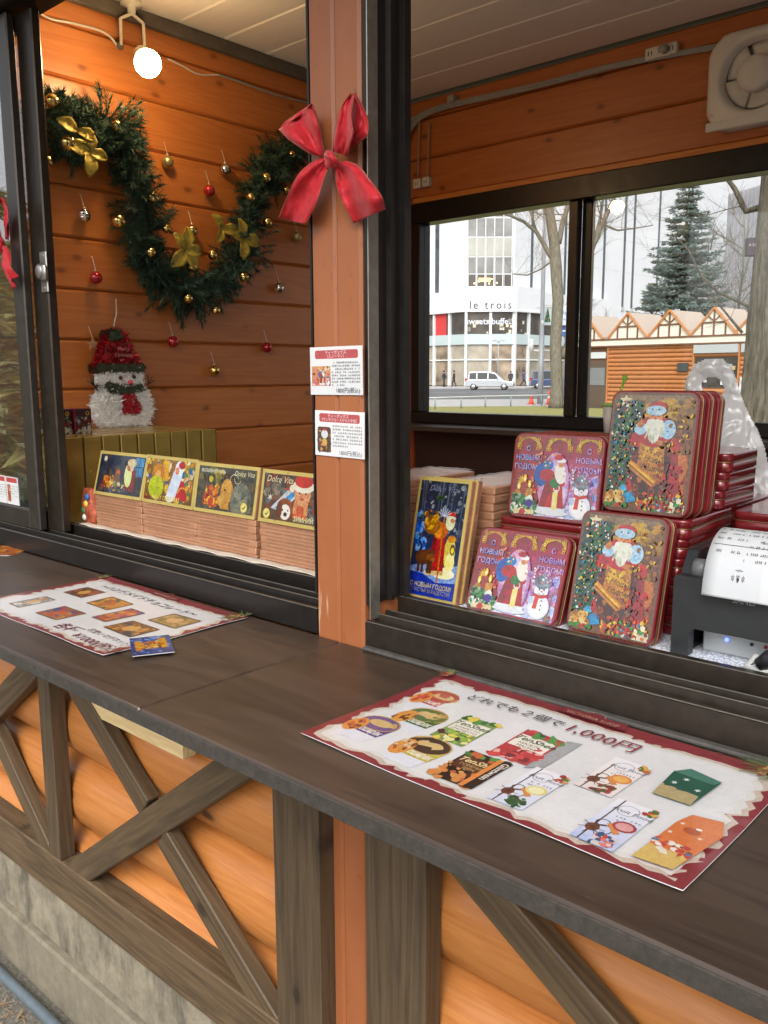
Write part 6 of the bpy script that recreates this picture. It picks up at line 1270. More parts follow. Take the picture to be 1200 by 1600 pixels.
def art_poster_r(P, w_, h):
    ragged(P, w_, h, 4); X = lambda u: u*w_; Y = lambda v: v*h
    bowlcup(P, X(.108), Y(.67), .052, '#b5483f', '#b82f35', ['#d8482a', '#c23a33']); bowlcup(P, X(.163), Y(.45), .054, '#5f7a3a', '#3f6a2c', ['#6b3a1c', '#e0962e']); bowlcup(P, X(.108), Y(.235), .054, '#7a5a94', '#5f3a8a', ['#c9602a', '#4a2a18']); bowlcup(P, X(.285), Y(.21), .056, '#4a3426', '#c9b83f', ['#8a4a2a', '#d8c8a8', '#b5322a'])
    pack(P, X(.297), Y(.49), .046, .070, '#7a9a52', 'АМАРЕТТО', 'LIMONETTO', ['#e8d04a', '#8ab83f', '#f0e6a0', '#4a2a30'])
    P.poly([(X(.525), Y(.36)), (X(.56), Y(.42)), (X(.56), Y(.71)), (X(.525), Y(.69))], '#a9adb2'); pack(P, X(.47), Y(.53), .048, .076, '#b8343a', 'КИСЕЛЬ', 'MALINA', ['#d8383c', '#f0b0a8', '#c22a33', '#7a2028'])
    pack(P, X(.435), Y(.22), .050, .072, '#2a1712', 'ГОРЯЧИЙ', 'ШЕН', ['#c9602a', '#d88a3a', '#7a2a1c', '#e0a050']); P.rect(X(.435)+.012, Y(.22)-.036, X(.435)+.018, Y(.22)+.036, '#e0862e'); P.rect(X(.435)+.018, Y(.22)-.036, X(.435)+.029, Y(.22)+.036, '#1e0f12'); P.text('Glintwein', X(.435)+.0205, Y(.22)+.032, .0115, '#f0e8d8', 'LEFT', rot=-math.pi/2, bold=.015)
    fruitpack(P, X(.592), Y(.235), .040, .088, '#d8dff4', ('#e4dc8a', '#f4f0c0'), ['#2f5a34', '#4d7a44', '#23442a']); fruitpack(P, X(.700), Y(.53), .040, .086, '#f0e4e0', ('#e08a2e', '#f0b050'), ['#3f5a34', '#b5322a', '#e8e0d0', '#7a2a24']); fruitpack(P, X(.806), Y(.21), .041, .090, '#b9c8ee', ('#a8404a', '#e0a0a0'), ['#c9342f', '#e07a6a', '#d8d0d0', '#2f5a8a'])
    P.poly([(X(.80), Y(.50)), (X(.885), Y(.50)), (X(.895), Y(.74)), (X(.815), Y(.78)), (X(.79), Y(.72))], '#1f5a48'); P.poly([(X(.80), Y(.50)), (X(.885), Y(.50)), (X(.882), Y(.58)), (X(.795), Y(.60))], '#b9a878'); P.poly([(X(.79), Y(.72)), (X(.815), Y(.78)), (X(.895), Y(.74)), (X(.885), Y(.70))], '#4a8272')
    for x, y in ((.83, .68), (.87, .62), (.815, .63)): P.star(X(x), Y(y), .004, '#e4eee8', 6, .35)
    P.poly([(X(.885), Y(.06)), (X(.962), Y(.07)), (X(.985), Y(.36)), (X(.965), Y(.46)), (X(.905), Y(.44)), (X(.893), Y(.36))], '#d9742a'); P.poly([(X(.885), Y(.06)), (X(.962), Y(.07)), (X(.968), Y(.17)), (X(.888), Y(.17))], '#d8b862'); P.dots(X(.89), Y(.15), X(.965), Y(.23), 30, ['#c23a33', '#e8e0d0', '#5f7a9a', '#8a4a2a', '#f0e8e0'], .002, .005); P.ell(X(.932), Y(.33), .008, .006, '#b5521c', 12); P.ell(X(.94), Y(.355), .003, .002, '#f4ece0', 8)
    for x, y in ((.905, .36), (.955, .30), (.90, .28)): P.star(X(x), Y(y), .0032, '#f4e0c8', 6, .35)
    P.text('どれでも２個で', X(.165), Y(.775), .0195, '#3a2230', 'LEFT', .12, .006, 1.0); P.text('1,000円', X(.165)+.139, Y(.765), .0275, '#8a2430', 'LEFT', .12, .006, 1.0)
    tabmark(P, X(.505), h-.020, .088); corner_sprig(P, w_-.004, h-.004, .055, 1); corner_sprig(P, .016, h-.010, .022, 2)
def art_poster_l(P, w_, h):
    ragged(P, w_, h, 9); X = lambda u: u*w_; Y = lambda v: v*h
    for x, y, ww, hh, pal in ((.19, .64, .066, .048, ['#7a4a2a', '#a85a3a', '#3f4a3a', '#c9602a', '#5a3a2a']), (.17, .28, .036, .066, ['#a8a49c', '#c9885a', '#d8d4cc', '#8a8a84']), (.43, .60, .070, .050, ['#c9882e', '#a86a2a', '#e0a850', '#5a6a4a']), (.41, .27, .072, .052, ['#b5642e', '#8a4a6a', '#3f5a8a', '#d8a04a', '#c23a33']), (.605, .49, .042, .074, ['#b5522e', '#5f5aa8', '#8a5a7a', '#d88a4a']), (.83, .65, .076, .050, ['#a88a4a', '#c9a85a', '#8a7a4a', '#b59a6a']), (.80, .38, .076, .052, ['#8a5a2a', '#4a4a54', '#c9883a', '#3f4a4a'])):
        P.rect(X(x)-ww/2, Y(y)-hh/2, X(x)+ww/2, Y(y)+hh/2, pal[0]); P.dots(X(x)-ww/2+.004, Y(y)-hh/2+.004, X(x)+ww/2-.004, Y(y)+hh/2-.004, 46, pal, .003, .009); P.ell(X(x), Y(y), ww*.2, hh*.26, rnd.choice(['#d8a04a', '#e0b070', '#c9602a']), 12, 0, .3)
        b_ = .0014; P.line([(X(x)-ww/2, Y(y)-hh/2), (X(x)+ww/2, Y(y)-hh/2), (X(x)+ww/2, Y(y)+hh/2), (X(x)-ww/2, Y(y)+hh/2), (X(x)-ww/2, Y(y)-hh/2)], b_*2, '#5a4a34')
    P.text('～ハンドメイドチョコレート～', X(.15), Y(.785), .0215, '#2c2030', 'LEFT', .12, .002); P.text('各種', X(.56), Y(.085), .030, '#7a2430', 'LEFT', .1, .006); P.text('¥1000(税込)', X(.72), Y(.055), .0245, '#7a2430', 'LEFT', .15, .004); P.text('可愛いマグネット付き', X(.70), Y(.175), .0145, '#3a2a34', 'LEFT', .15)
    tabmark(P, X(.50), h-.020, .088); corner_sprig(P, w_-.004, h-.004, .055, 1); corner_sprig(P, .016, h-.010, .022, 2)
def poster(lab, x, y, ang, art):
    w_, h = .443, .264; T = thing('counter_poster', lab, 'poster', (x, y, 1.1004), (0, 0, ang)); 
    def lift(px, py):
        u, v = px/w_, py/h
        return .0012+.0014*math.sin(u*9+x*7)*math.sin(v*5+1)+.009*max(0, u-.80)**1.5*max(0, .5-v)*8+.004*max(0, .16-u)**1.2*max(0, v-.3)*9+.0014*abs(v-.5)
    b = MB(); b.smooth = True; b.grid(lambda u, v: (u*w_, v*h, lift(u*w_, v*h)), 46, 28); lo = obj('laminate', b, plain('laminate_edge', (.62, .62, .64), .25, 0, .02, 20, 0, .5), T, False); md = lo.modifiers.new('t', 'SOLIDIFY'); md.thickness = .0007; md.offset = -1
    P = Print(); P.tr(0, 0); art(P, w_, h)
    bm = bmesh.new(); me_ = P.build('poster_print', paper, T); q_ = me_.data; bm.from_mesh(q_)
    for cut in range(1, 23):
        bmesh.ops.bisect_plane(bm, geom=bm.verts[:]+bm.edges[:]+bm.faces[:], plane_co=(w_*cut/23, 0, 0), plane_no=(1, 0, 0))
    for cut in range(1, 14):
        bmesh.ops.bisect_plane(bm, geom=bm.verts[:]+bm.edges[:]+bm.faces[:], plane_co=(0, h*cut/14, 0), plane_no=(0, 1, 0))
    for v_ in bm.verts: v_.co.z += lift(v_.co.x, v_.co.y)+.0003
    bm.to_mesh(q_); bm.free(); return T
poster('red-bordered poster of cup noodles and drink packs, any two for 1,000 yen', -.676, .6165, R(-1.1), art_poster_r)
poster('red-bordered poster of handmade chocolate pictures under a blue postcard', -1.530, .6165, R(-.4), art_poster_l)
def flat_card(lab, pts, z, art, bend=.0):
    c = sum((V(p) for p in pts), V((0, 0, 0)))/4; u = (V(pts[1])-V(pts[0])); ang = math.atan2(u.y, u.x); w_ = u.length; h = (V(pts[3])-V(pts[0])).length
    T = thing('postcard', lab, 'card', (pts[0][0], pts[0][1], z), (0, 0, ang)); b = MB(); b.box(0, w_, 0, h, 0, .0009); obj('card_sheet', b, plain('card_white', (.8, .8, .8), .3), T, False)
    P = Print(); art(P, w_, h); P.build('card_print', card, T, Matrix.Translation((0, 0, .0011))); return T
def art_blue(P, w_, h):
    P.rect(0, 0, w_, h, '#223c8a', '#2a4a9a'); P.dots(.003, .003, w_-.003, h-.003, 60, ['#2f5ab0', '#1c2f70', '#4a7ac8', '#8aa8dc'], .002, .006); P.rect(.006, h*.25, .016, h*.78, '#d8963a'); P.rect(w_-.018, h*.3, w_-.007, h*.85, '#d8963a'); P.ell(w_*.5, h*.5, w_*.28, h*.22, '#c98a2e', 16); P.dots(w_*.25, h*.32, w_*.75, h*.7, 34, ['#a8322a', '#e0b04a', '#f0e0b0', '#2a2a3a', '#d86a2a'], .002, .005)
pc = [onz(x, y, 1.107) for x, y in ((207, 1024), (273, 1017), (268, 995), (198, 997))]
flat_card('small blue and gold chocolate card lying on the poster edge', [tuple(p) for p in pc], 1.1048, art_blue)
pc = [onz(x, y, 1.104) for x, y in ((-40, 866), (22, 866), (6, 856), (-50, 853))]
flat_card('orange picture card on the counter by the left sash', [tuple(p) for p in pc], 1.1004, lambda P, w_, h: (P.rect(0, 0, w_, h, '#c9702a'), P.dots(.002, .002, w_-.002, h-.002, 40, ['#e09a3a', '#a8452a', '#f0c060', '#7a3a20'], .003, .008)))
# ================================================================== WALL DECORATIONS, LAMP, FAN, CABLES
WX = -2.2210
def wp(x, y, d=0): p = onx(x, y, WX+d); return V((WX+d, p.y, p.z))
gold_m = plain('gold_bauble', (.80, .60, .22), .10, 1, .05, 20); silver_m = plain('silver_bauble', (.72, .72, .72), .14, 1, .05, 20); red_m = plain('red_bauble', (.45, .02, .03), .12, .4, .05, 20, 0, .6); matg = plain('matte_gold_bauble', (.52, .44, .20), .4, .8, .05, 20)
clear_m = plain('pale_star', (.75, .6, .4), .3)
# ---- garland
G = thing('pine_garland', 'dark green pine garland with gold bells swagged across the plank wall', 'garland', tuple(wp(250, 330)))
gp = [wp(x, y, .055) for x, y in ((92, 150), (98, 200), (112, 240), (140, 205), (175, 195), (196, 228), (212, 285), (222, 340), (222, 385), (245, 425), (280, 455), (320, 460), (352, 440), (378, 398), (392, 350), (400, 300), (420, 268), (448, 240), (478, 215))]
rg = random.Random(11); tm = [plain('tinsel_dark', (.024, .058, .038), .7), plain('tinsel_mid', (.042, .092, .055), .7)]
b1, b2 = MB(), MB()
def gpos(t_): return cat([tuple(p) for p in gp], t_)
N = 900
for i in range(N):
    t_ = (i+rg.random())/N; p = gpos(t_); d = (gpos(min(1, t_+.01))-gpos(max(0, t_-.01))); d = d.normalized() if d.length > 1e-6 else V((0, 1, 0))
    a = rg.uniform(0, 6.2832); n1 = d.cross(V((1, 0, 0))); n1 = n1.normalized() if n1.length > 1e-6 else V((0, 0, 1)); n2 = V((1, 0, 0))
    o_ = (n1*math.cos(a)+n2*math.sin(a)*.8).normalized(); L = rg.uniform(.050, .088)*(1+.25*math.sin(t_*37)); tip = p+(o_+d*rg.uniform(-.7, .9)).normalized()*L
    tip.x = max(tip.x, WX+.004); ax = tip-p; bb = b1 if rg.random() < .62 else b2
    for k in range(40):
        q = p+ax*(.15+.85*(k/40.)**.8); s_ = V((rg.uniform(-1, 1), rg.uniform(-1, 1), rg.uniform(-1, 1))).normalized(); e = q+(ax.normalized()*.75+s_*.8).normalized()*rg.uniform(.016, .030)
        e.x = max(e.x, WX+.002); w_ = (e-q).cross(s_+V((.1, .2, .3))); w_ = (w_.normalized() if w_.length > 1e-9 else V((0, 0, 1)))*.0019; bb.add([q-w_, q+w_, e], [(0, 1, 2)])
obj('pine_tinsel', b1, tm[0], G); obj('pine_tinsel', b2, tm[1], G)
b = MB(); b.smooth = True; b.tube([gpos(k/60) for k in range(61)], .020, 8); obj('core', b, plain('tinsel_core', (.010, .022, .014), .9), G)
def ball(parent, p, r_, m_):
    b = MB(); b.smooth = True; b.sphere(p, r_, 16, 12); return obj('bell', b, m_, parent)
for x, y, r_ in ((82, 157, .017), (107, 223, .020), (72, 252, .017), (182, 196, .015), (240, 308, .017), (186, 345, .018), (260, 357, .012), (236, 394, .014), (300, 416, .016), (332, 398, .015), (294, 466, .014), (337, 485, .014), (381, 433, .016), (418, 347, .015), (392, 308, .013), (416, 277, .015), (447, 296, .011), (456, 241, .012), (300, 360, .015)):
    ball(G, wp(x, y, .105), r_, gold_m)
leafm = plain('gold_leaf_cloth', (.40, .31, .045), .45, .2, .35, 90, .35)
for cx, cy_, sz, n in ((119, 204, .062, 2), (138, 238, .062, 4), (288, 392, .066, 5), (345, 358, .058, 3), (378, 372, .062, 4)):
    c = wp(cx, cy_, .110)
    for k in range(n):
        a = k*6.2832/n+rg.uniform(-.3, .3); L = sz*rg.uniform(.75, 1.1); b = MB(); b.smooth = True
        u_ = V((0, math.cos(a), math.sin(a))); v_ = V((0, -math.sin(a), math.cos(a)))
        b.grid(lambda s_, t_: c+u_*(L*t_)+v_*((s_-.5)*L*.62*math.sin(math.pi*min(.98, t_*.9+.06))**.8)+V((1, 0, 0))*(.010*math.sin(t_*3)+.012*abs(s_-.5)+.007*noise.noise(V((s_*5, t_*5, k)))), 7, 9); o = obj('gold_leaf', b, leafm, G); md = o.modifiers.new('thick', 'SOLIDIFY'); md.thickness = .0006
# ---- baubles hung on the planks
cap_m = plain('bauble_cap', (.55, .48, .3), .3, .9); str_m = plain('white_thread', (.7, .65, .58), .6)
bl = [(262, 253, matg, 'matte gold bauble hanging above the dip of the garland'), (352, 265, silver_m, 'silver bauble hanging inside the garland swag near the post'), (327, 298, red_m, 'red bauble hanging inside the garland swag'), (132, 337, silver_m, 'ribbed silver bauble hanging left of the garland'), (150, 434, red_m, 'red bauble hanging above the snowman'), (464, 370, matg, 'matte gold bauble beside the post below the bow'), (436, 450, silver_m, 'silver bauble below the right end of the garland'), (270, 534, red_m, 'red bauble right of the snowman hat'), (417, 543, red_m, 'red bauble low beside the price cards'), (335, 579, gold_m, 'shiny gold bauble hanging lowest on the planks'), (300, 361, silver_m, 'ribbed silver bauble just above the gold leaves')]
for x, y, m_, lab in bl:
    r_ = .0172; p = wp(x, y, .0185); T = thing('bauble', lab, 'bauble', tuple(p)); b = MB(); b.smooth = True
    if 'ribbed' in lab:
        b.grid(lambda u, v: tuple(V((p.x, p.y, p.z))+V((math.sin(math.pi*v)*math.cos(6.2832*u), math.sin(math.pi*v)*math.sin(6.2832*u), math.cos(math.pi*v)))*(r_*(1+.05*math.sin(v*44+u*6)))), 24, 40, True)
    else: b.sphere(p, r_, 20, 14)
    obj('ball', b, m_, T)
    b = MB(); b.smooth = True; b.lathe([(.005, 0), (.005, .005), (.003, .006)], 10, 'z', (p.x, p.y, p.z+r_-.001)); obj('cap', b, cap_m, T)
    hk = V((WX+.006, p.y-.001, p.z+r_+.040)); b = MB(); b.tube([(p.x, p.y, p.z+r_+.004), hk, (WX, hk.y, hk.z)], .0009, 4); obj('thread', b, str_m, T)
p = wp(145, 538, .012); T = thing('star_ornament', 'small clear gold-edged star hanging left of the snowman', 'ornament', tuple(p)); b = MB(); b.prism([(p.y+.019*(1 if k % 2 == 0 else .45)*math.sin(math.pi*k/5), p.z+.019*(1 if k % 2 == 0 else .45)*math.cos(math.pi*k/5)) for k in range(10)], p.x-.002, p.x+.002, 'x'); obj('star', b, film('clear_star', (.9, .75, .5), .4, .1), T)
b = MB(); b.tube([(p.x, p.y, p.z+.018), (WX+.001, p.y-.004, p.z+.05)], .0009, 4); obj('thread', b, str_m, T)
# ---- tinsel snowman
S0 = wp(195, 664, .035); S0.z = zg
T = thing('tinsel_snowman', 'white tinsel snowman in red hat and scarf standing on the gold cartons', 'snowman', tuple(S0))
Wt, Rt, Gt, Dt = plain('tinsel_white', (.86, .86, .85), .5, .0, .1), plain('tinsel_red', (.42, .015, .025), .3, .5, .3, 90), plain('tinsel_green', (.05, .07, .04), .35, .5, .3, 90), plain('twig_brown', (.05, .03, .02), .7)
SC_ = .268/147
def sn(x, y, d=0): return V((S0.x+d, S0.y+(x-195)*SC_*1.14, S0.z+(665-y)*SC_))
def tuft(nm, poly, thick, m_, n, L, par=T, seed=1, m2=None):
    """padded flat shape covered in tinsel spikes"""
    rg = random.Random(seed); q = [sn(x, y) for x, y in poly]; b = MB(); b.prism([(p.y, p.z) for p in q], S0.x-thick/2, S0.x+thick/2, 'x'); o = obj(nm, b, m_, par)
    xs = [p[0] for p in poly]; ys = [p[1] for p in poly]; bs = [MB(), MB()]
    k = 0
    while k < n:
        x, y = rg.uniform(min(xs)-3, max(xs)+3), rg.uniform(min(ys)-3, max(ys)+3)
        if not inside((x, y), poly): continue
        k += 1; c = sn(x, y, thick/2*rg.uniform(.2, 1)); d = V((rg.uniform(.05, .6), rg.uniform(-1, 1), rg.uniform(-1, 1))).normalized()*L*rg.uniform(.6, 1.2); w_ = d.cross(V((rg.random(), rg.random(), rg.random()))).normalized()*.0030
        bs[0 if rg.random() < .75 or not m2 else 1].add([c-w_, c+w_, c+d], [(0, 1, 2)])
    for i in range(len(poly)):
        a_, c_ = V(poly[i]), V(poly[(i+1) % len(poly)]); m_e = int((c_-a_).length*3)
        for k in range(m_e):
            q2 = a_.lerp(c_, rg.random()); c = sn(q2.x, q2.y, rg.uniform(-.3, .5)*thick); nv = V((c_.y-a_.y, -(c_.x-a_.x))).normalized(); o2 = sn(q2.x+nv.x, q2.y+nv.y)-sn(q2.x, q2.y)
            if inside((q2.x+nv.x, q2.y+nv.y), poly): o2 = -o2
            d = (o2.normalized()+V((rg.uniform(-.2, .5), rg.uniform(-.8, .8), rg.uniform(-.8, .8)))).normalized()*L*rg.uniform(.4, 1); w_ = d.cross(V((1, .2, .1))).normalized()*.0022; bs[0].add([c-w_, c+w_, c+d], [(0, 1, 2)])
    obj('tinsel', bs[0], m_, o)
    if m2: obj('tinsel', bs[1], m2, o)
    return o
tuft('body', [(160, 663), (153, 652), (151, 636), (155, 618), (164, 607), (178, 602), (206, 602), (220, 607), (228, 618), (232, 636), (230, 652), (223, 663)], .05, Wt, 2600, .022, seed=2)
tuft('head', [(166, 606), (160, 598), (159, 588), (163, 579), (214, 578), (219, 587), (218, 598), (211, 606)], .052, Wt, 1100, .017, seed=3)
tuft('hat', [(153, 578), (166, 545), (174, 525), (186, 519), (196, 525), (206, 552), (219, 578)], .05, Rt, 1500, .020, seed=4, m2=Gt)
tuft('hat_brim', [(153, 581), (153, 570), (221, 570), (221, 581)], .062, Gt, 300, .011, seed=5, m2=Rt)
tuft('pompom', [(172, 535), (172, 522), (186, 518), (190, 530)], .06, Gt, 140, .012, seed=6)
tuft('scarf', [(161, 601), (166, 596), (190, 605), (216, 601), (219, 609), (196, 614), (166, 612)], .068, Gt, 260, .010, seed=7, m2=Rt)
tuft('scarf_end', [(186, 608), (198, 606), (213, 636), (209, 646), (186, 645)], .066, Rt, 260, .010, seed=8, m2=Gt)
for x, y in ((182, 590), (202, 588.5)):
    b = MB(); b.smooth = True; b.sphere(sn(x, y, .036), .0058, 10, 8); obj('eye', b, plain('bead_black', (.012, .012, .012), .12), T)
b = MB(); b.smooth = True; b.sphere(sn(196, 597, .038), .0068, 12, 8); obj('nose', b, plain('felt_pink', (.6, .06, .10), .7), T)
b = MB(); b.smooth = True; b.tube([sn(186+3*k, 599+1.8*math.sin(k*.55), .037) for k in range(6)], .0012, 5); obj('mouth', b, MATS['bead_black'], T)
for s_, xx in ((-1, 155), (1, 226)):
    b = MB(); b.smooth = True; e = xx+s_*8; b.tube([sn(xx-s_*4, 614, .0), sn(e-s_*4, 603, .01), sn(e, 598, .01)], .0022, 6)
    for dx, dy in ((-2, -12), (4, -9), (8, -4)): b.tube([sn(e-s_*2, 601, .01), sn(e+s_*dx, 598+dy, .012)], .0016, 5)
    obj('twig_arm', b, Dt, T)
b = MB(); b.smooth = True; b.tube([tuple(sn(184, 521)), tuple(wp(182, 490, .012)), tuple(wp(181, 467, .002))], .0022, 6); obj('hanging_cord', b, plain('pale_cord', (.72, .6, .5), .6), T)
P = Print(); P.text('Merry', 0, .010, .015, '#c98a84', shear=.3); P.text('Christmas', 0, -.006, .014, '#c98a84', shear=.3)
c = sn(188, 555, .036); P.build('hat_lettering', matte, T, wmat(T).inverted() @ Matrix(((0, 0, 1, c.x), (1, 0, 0, c.y), (0, 1, 0, c.z), (0, 0, 0, 1))))
# ---- clamp lamp with bare bulb
lc = onz(205, 3, 2.4995); bc = ony(231, 99, 1.346)
white_p = plain('lamp_white', (.62, .58, .50), .4)
T = thing('clamp_lamp', 'white bracket lamp with a lit round bulb under the ceiling', 'lamp', (lc.x, lc.y, 2.4995))
b = MB(); b.smooth = True; b.lathe([(.030, 2.4995), (.030, 2.490), (.012, 2.486), (.010, 2.470)], 20, 'z', (lc.x, lc.y, 0)); obj('ceiling_plate', b, white_p, T)
b = MB()
def strap(pts, w_, t_):
    for a, c in zip(pts, pts[1:]): b.tube([a, c], .0042, 6)
hh = .030
strap([(lc.x, lc.y, 2.470), (lc.x-.010, lc.y-hh, 2.452), (lc.x-.012, lc.y-hh, 2.385)], .01, .003); strap([(lc.x, lc.y, 2.470), (lc.x+.012, lc.y+hh*.9, 2.450), (lc.x+.014, lc.y+hh*.9, 2.375)], .01, .003); obj('yoke', b, white_p, T)
ax = (bc-V((lc.x, lc.y, 2.405))).normalized(); s0 = bc-ax*.085
b = MB(); b.smooth = True; b.tube([s0-ax*.012, s0, s0+ax*.03, s0+ax*.058], [.012, .022, .024, .024], 18); obj('socket', b, white_p, T)
b = MB(); b.smooth = True; b.tube([bc-ax*.034, bc-ax*.024], [.014, .018], 16, False); b.sphere(bc, .0335, 24, 16); bulb_m = emit('bulb_glow', (1, .68, .34), 75); obj('bulb', b, bulb_m, T)
b = MB(); b.smooth = True; b.sphere((lc.x-.016, lc.y-hh, 2.385), .011, 10, 8, (.6, 1, 1)); obj('knob', b, plain('knob_dark', (.12, .10, .08), .5), T)
def cable(nm, lab, pts, r_, m_, grp=None):
    b = MB(); b.smooth = True; q = [tuple(p) for p in pts]; b.tube([cat(q, k/(len(q)*5)) for k in range(len(q)*5+1)], r_, 6); return tag(obj(nm, b, m_, None, True, tuple(pts[0])), lab, 'cable', grp)
cw = plain('cable_white', (.62, .58, .52), .5); cg = plain('cable_grey', (.30, .29, .27), .55)
cable('lamp_cord', 'white cord running along the planks to the bracket lamp', [wp(40, 5, .006), wp(75, 28, .006), (lambda p: p)(wp(120, 38, .010)), wp(165, 52, .012), V((lc.x-.02, lc.y-hh-.004, 2.380))], .0032, cw)
cable('lamp_cord', 'white double cord looping from the bulb to the corner', [wp(262, 92, .014), wp(285, 103, .016), wp(310, 116, .010), wp(342, 117, .008)], .0026, cw)
cable('lamp_cord', 'grey cord continuing along the top plank behind the post', [wp(342, 117, .008), wp(375, 128, .008), wp(430, 148, .008), wp(485, 162, .008), wp(560, 185, .008)], .0034, cg)
# ---- back wall wiring
BYs = 2.598
def bp(x, y, d=0): p = ony(x, y, BYs-d); return V((p.x, BYs-d, p.z))
for k in range(4):
    o_ = (k-1.5)*3.2
    cable('wall_cable', 'grey cable in the bundle under the ceiling along the back wall', [bp(626, 262+o_*5, .02), bp(634, 212+o_*3, .02), bp(652, 186+o_, .016), bp(690, 168+o_*.7, .012+.003*(k % 2)), bp(760, 152+o_*.7, .012), bp(850, 131+o_*.6, .012+.003*(k % 2)), bp(960, 103+o_*.6, .012), bp(1080, 80+o_*.6, .012), bp(1230, 55+o_*.6, .012)], .0042, cg, 'cable bundle along the back wall')
for x in (654, 669): cable('drop_cable', 'thin grey cable dropping to the small wall outlets', [bp(x+1, 190, .012), bp(x, 230, .008), bp(x-1, 276, .008)], .0026, cg, 'cables dropping to the outlets')
def outlet(lab, x, y, w_, h, n):
    p = bp(x, y); T = thing('wall_outlet', lab, 'outlet', (p.x, 2.604, p.z)); b = MB(); b.box(p.x-w_/2, p.x+w_/2, 2.580, 2.604, p.z-h/2, p.z+h/2, .003); obj('housing', b, plain('outlet_white', (.70, .66, .58), .4), T)
    for k in range(n):
        c = p.x-w_/2+w_*(k+.5)/n
        for d in (-.005, .005): b = MB(); b.box(c+d-.0012, c+d+.0012, 2.5792, 2.5802, p.z-.006, p.z+.006); obj('slot', b, plain('slot_dark', (.03, .03, .03), .6), T)
    return T
outlet('small white outlet box hanging from two thin cables near the corner', 655, 288, .034, .034, 1); outlet('second small white outlet box beside the corner cables', 669, 285, .034, .034, 1)
T = outlet('white three-way outlet strip with a plug under the ceiling cables', 1036, 82, .098, .034, 3)
b = MB(); p = bp(1043, 80); b.smooth = True; b.tube([(p.x, 2.5795, p.z), (p.x, 2.562, p.z)], .013, 12); obj('plug', b, plain('plug_grey', (.35, .34, .31), .5), T)
p = bp(710, 160); T = thing('cable_hook', 'small grey hook holding the ceiling cables', 'hook', (p.x, 2.604, p.z)); b = MB(); b.box(p.x-.014, p.x+.014, 2.570, 2.604, p.z-.006, p.z+.020, .004); obj('hook_body', b, plain('hook_grey', (.36, .34, .30), .5), T)
# ---- ventilation fan
F0, F1 = ony(1112, 60, 2.57), ony(1107, 210, 2.57); fw = .262
T = thing('ventilation_fan', 'cream square ventilation fan on the back wall above the window', 'fan', (F0.x+fw/2, 2.604, F1.z))
fm_ = plain('fan_cream', (.74, .71, .64), .35, 0, .04, 10)
x0, x1, z0, z1 = F0.x-.002, F0.x+fw, F1.z+.002, F0.z
cx, cz, ra = (x0+x1)/2, (z0+z1)/2+.006, .102
b = MB(); b.smooth = True; n = 48
def sq(a):
    c_, s_ = math.cos(a), math.sin(a); k = min((x1-x0)/2/abs(c_) if abs(c_) > 1e-6 else 9, (z1-z0)/2/abs(s_) if abs(s_) > 1e-6 else 9); k = min(k, .156); return (x0+x1)/2+c_*k, (z0+z1)/2+s_*k
rings = []
for f, y in ((0, 2.603), (0, 2.566), (.06, 2.561)):
    rings.append([(lambda p: (p[0]+(cx-p[0])*f, y, p[1]+(cz-p[1])*f))(sq(2*math.pi*k/n)) for k in range(n)])
for r_, y in ((ra*1.10, 2.558), (ra*1.0, 2.553), (ra*.93, 2.562), (ra*.86, 2.585)): rings.append([(cx+r_*math.cos(2*math.pi*k/n), y, cz+r_*math.sin(2*math.pi*k/n)) for k in range(n)])
vs = [p for r_ in rings for p in r_]; b.add(vs, [(j*n+k, j*n+(k+1) % n, (j+1)*n+(k+1) % n, (j+1)*n+k) for j in range(len(rings)-1) for k in range(n)]); obj('cover', b, fm_, T)
b = MB(); b.smooth = True; b.lathe([(ra*.86, 2.602), (ra*.86, 2.596)], 32, 'y', (cx, 0, cz)); obj('duct_back', b, plain('fan_shadow', (.40, .37, .32), .6), T)
for k in range(5):
    a0 = k*2*math.pi/5; b = MB(); b.smooth = True
    b.grid(lambda u, v: (cx+(ra*(.30+.54*v))*math.cos(a0+(u-.5)*1.15), 2.583+.012*(u-.5), cz+(ra*(.30+.54*v))*math.sin(a0+(u-.5)*1.15)), 8, 6); o = obj('blade', b, plain('blade_cream', (.64, .60, .53), .4), T); md = o.modifiers.new('t', 'SOLIDIFY'); md.thickness = .002
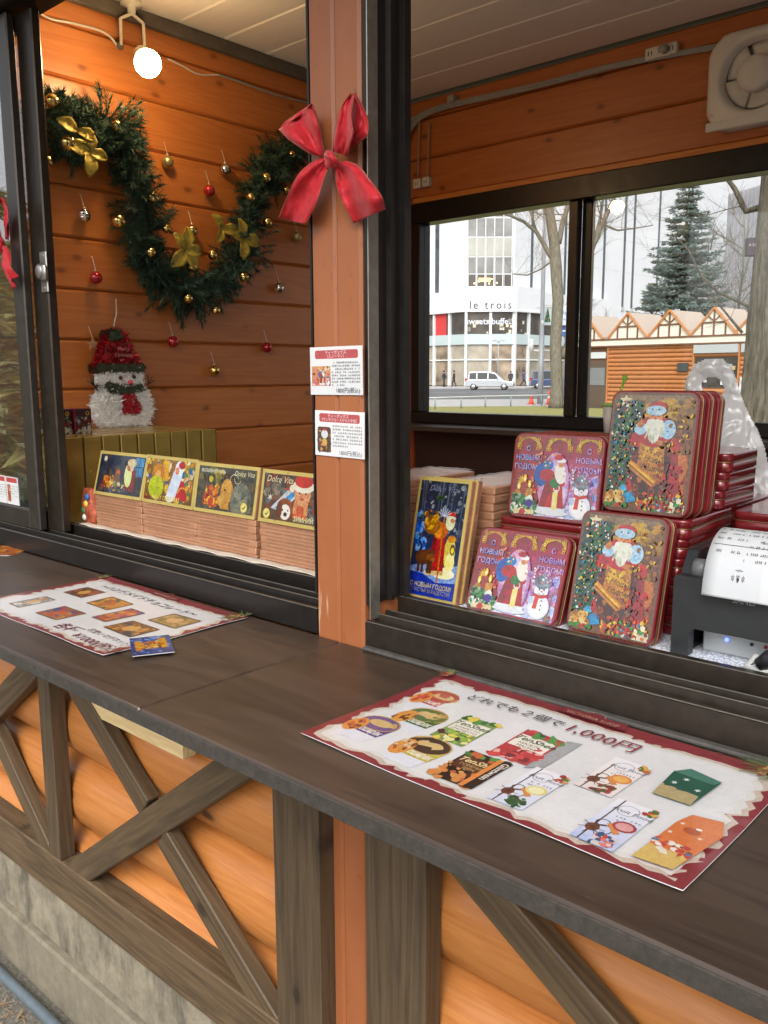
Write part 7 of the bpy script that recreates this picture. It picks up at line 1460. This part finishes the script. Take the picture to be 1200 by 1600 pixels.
b = MB(); b.smooth = True; b.lathe([(ra*.47, 2.580), (ra*.47, 2.556), (ra*.42, 2.549), (ra*.2, 2.547)], 28, 'y', (cx, 0, cz)); obj('hub_cap', b, fm_, T)
b = MB(); b.box(x0+.001, x1-.001, 2.558, 2.5645, z0+.0005, z0+.026, .003); obj('lower_lip', b, fm_, T)
P = Print(); P.text('✕', 0, 0, .016, '#b86a6a'); P.build('mark', matte, T, wmat(T).inverted() @ Matrix(((1, 0, 0, x0+.018), (0, 0, -1, 2.5605), (0, 1, 0, z0+.04), (0, 0, 0, 1))))
# ---- ledge with cup under the back window
bx('ledge', plain('dark_ledge', (.05, .03, .02), .5), K, -2.15, .55, 2.42, 2.574, 1.296, 1.314)
p = ony(957, 640, 2.48); T = thing('drink_cup', 'lidded paper cup with a lime green stirrer on the window ledge', 'cup', (p.x, 2.48, 1.3142)); b = MB(); b.smooth = True
b.lathe([(.024, 0), (.030, .085)], 20); obj('cup_body', b, plain('cup_white', (.7, .7, .66), .4), T, False)
b = MB(); b.smooth = True; b.lathe([(.0325, .085), (.0325, .092), (.026, .095)], 20); obj('lid', b, plain('lid_lime', (.35, .6, .12), .4), T, False)
b = MB(); b.smooth = True; b.tube([(.012, 0, .09), (.035, 0, .165)], .004, 8); b.sphere((.037, 0, .172), .010, 10, 8, (1, .5, 1)); obj('stirrer', b, plain('stirrer_lime', (.40, .75, .08), .35), T, False)
# ---- needle litter at the plinth
b = MB(); rg = random.Random(4)
for k in range(2200):
    x, y = rg.uniform(-2.6, -1.0), rg.uniform(.35, .775); a = rg.uniform(0, 3.14); L = rg.uniform(.008, .035); z = rg.uniform(.003, .010); d = V((math.cos(a), math.sin(a), rg.uniform(-.1, .1)))*L; w_ = V((-math.sin(a), math.cos(a), 0))*.0012
    c = V((x, y, z)); b.add([c-w_, c+w_, c+d+w_, c+d-w_], [(0, 1, 2, 3)])
o = obj('needle_litter', b, plain('dry_needles', (.30, .20, .11), .9, var=.4, scale=50)); tag(o, 'dry brown needles and leaf litter beside the plinth', 'litter', None, 'stuff')
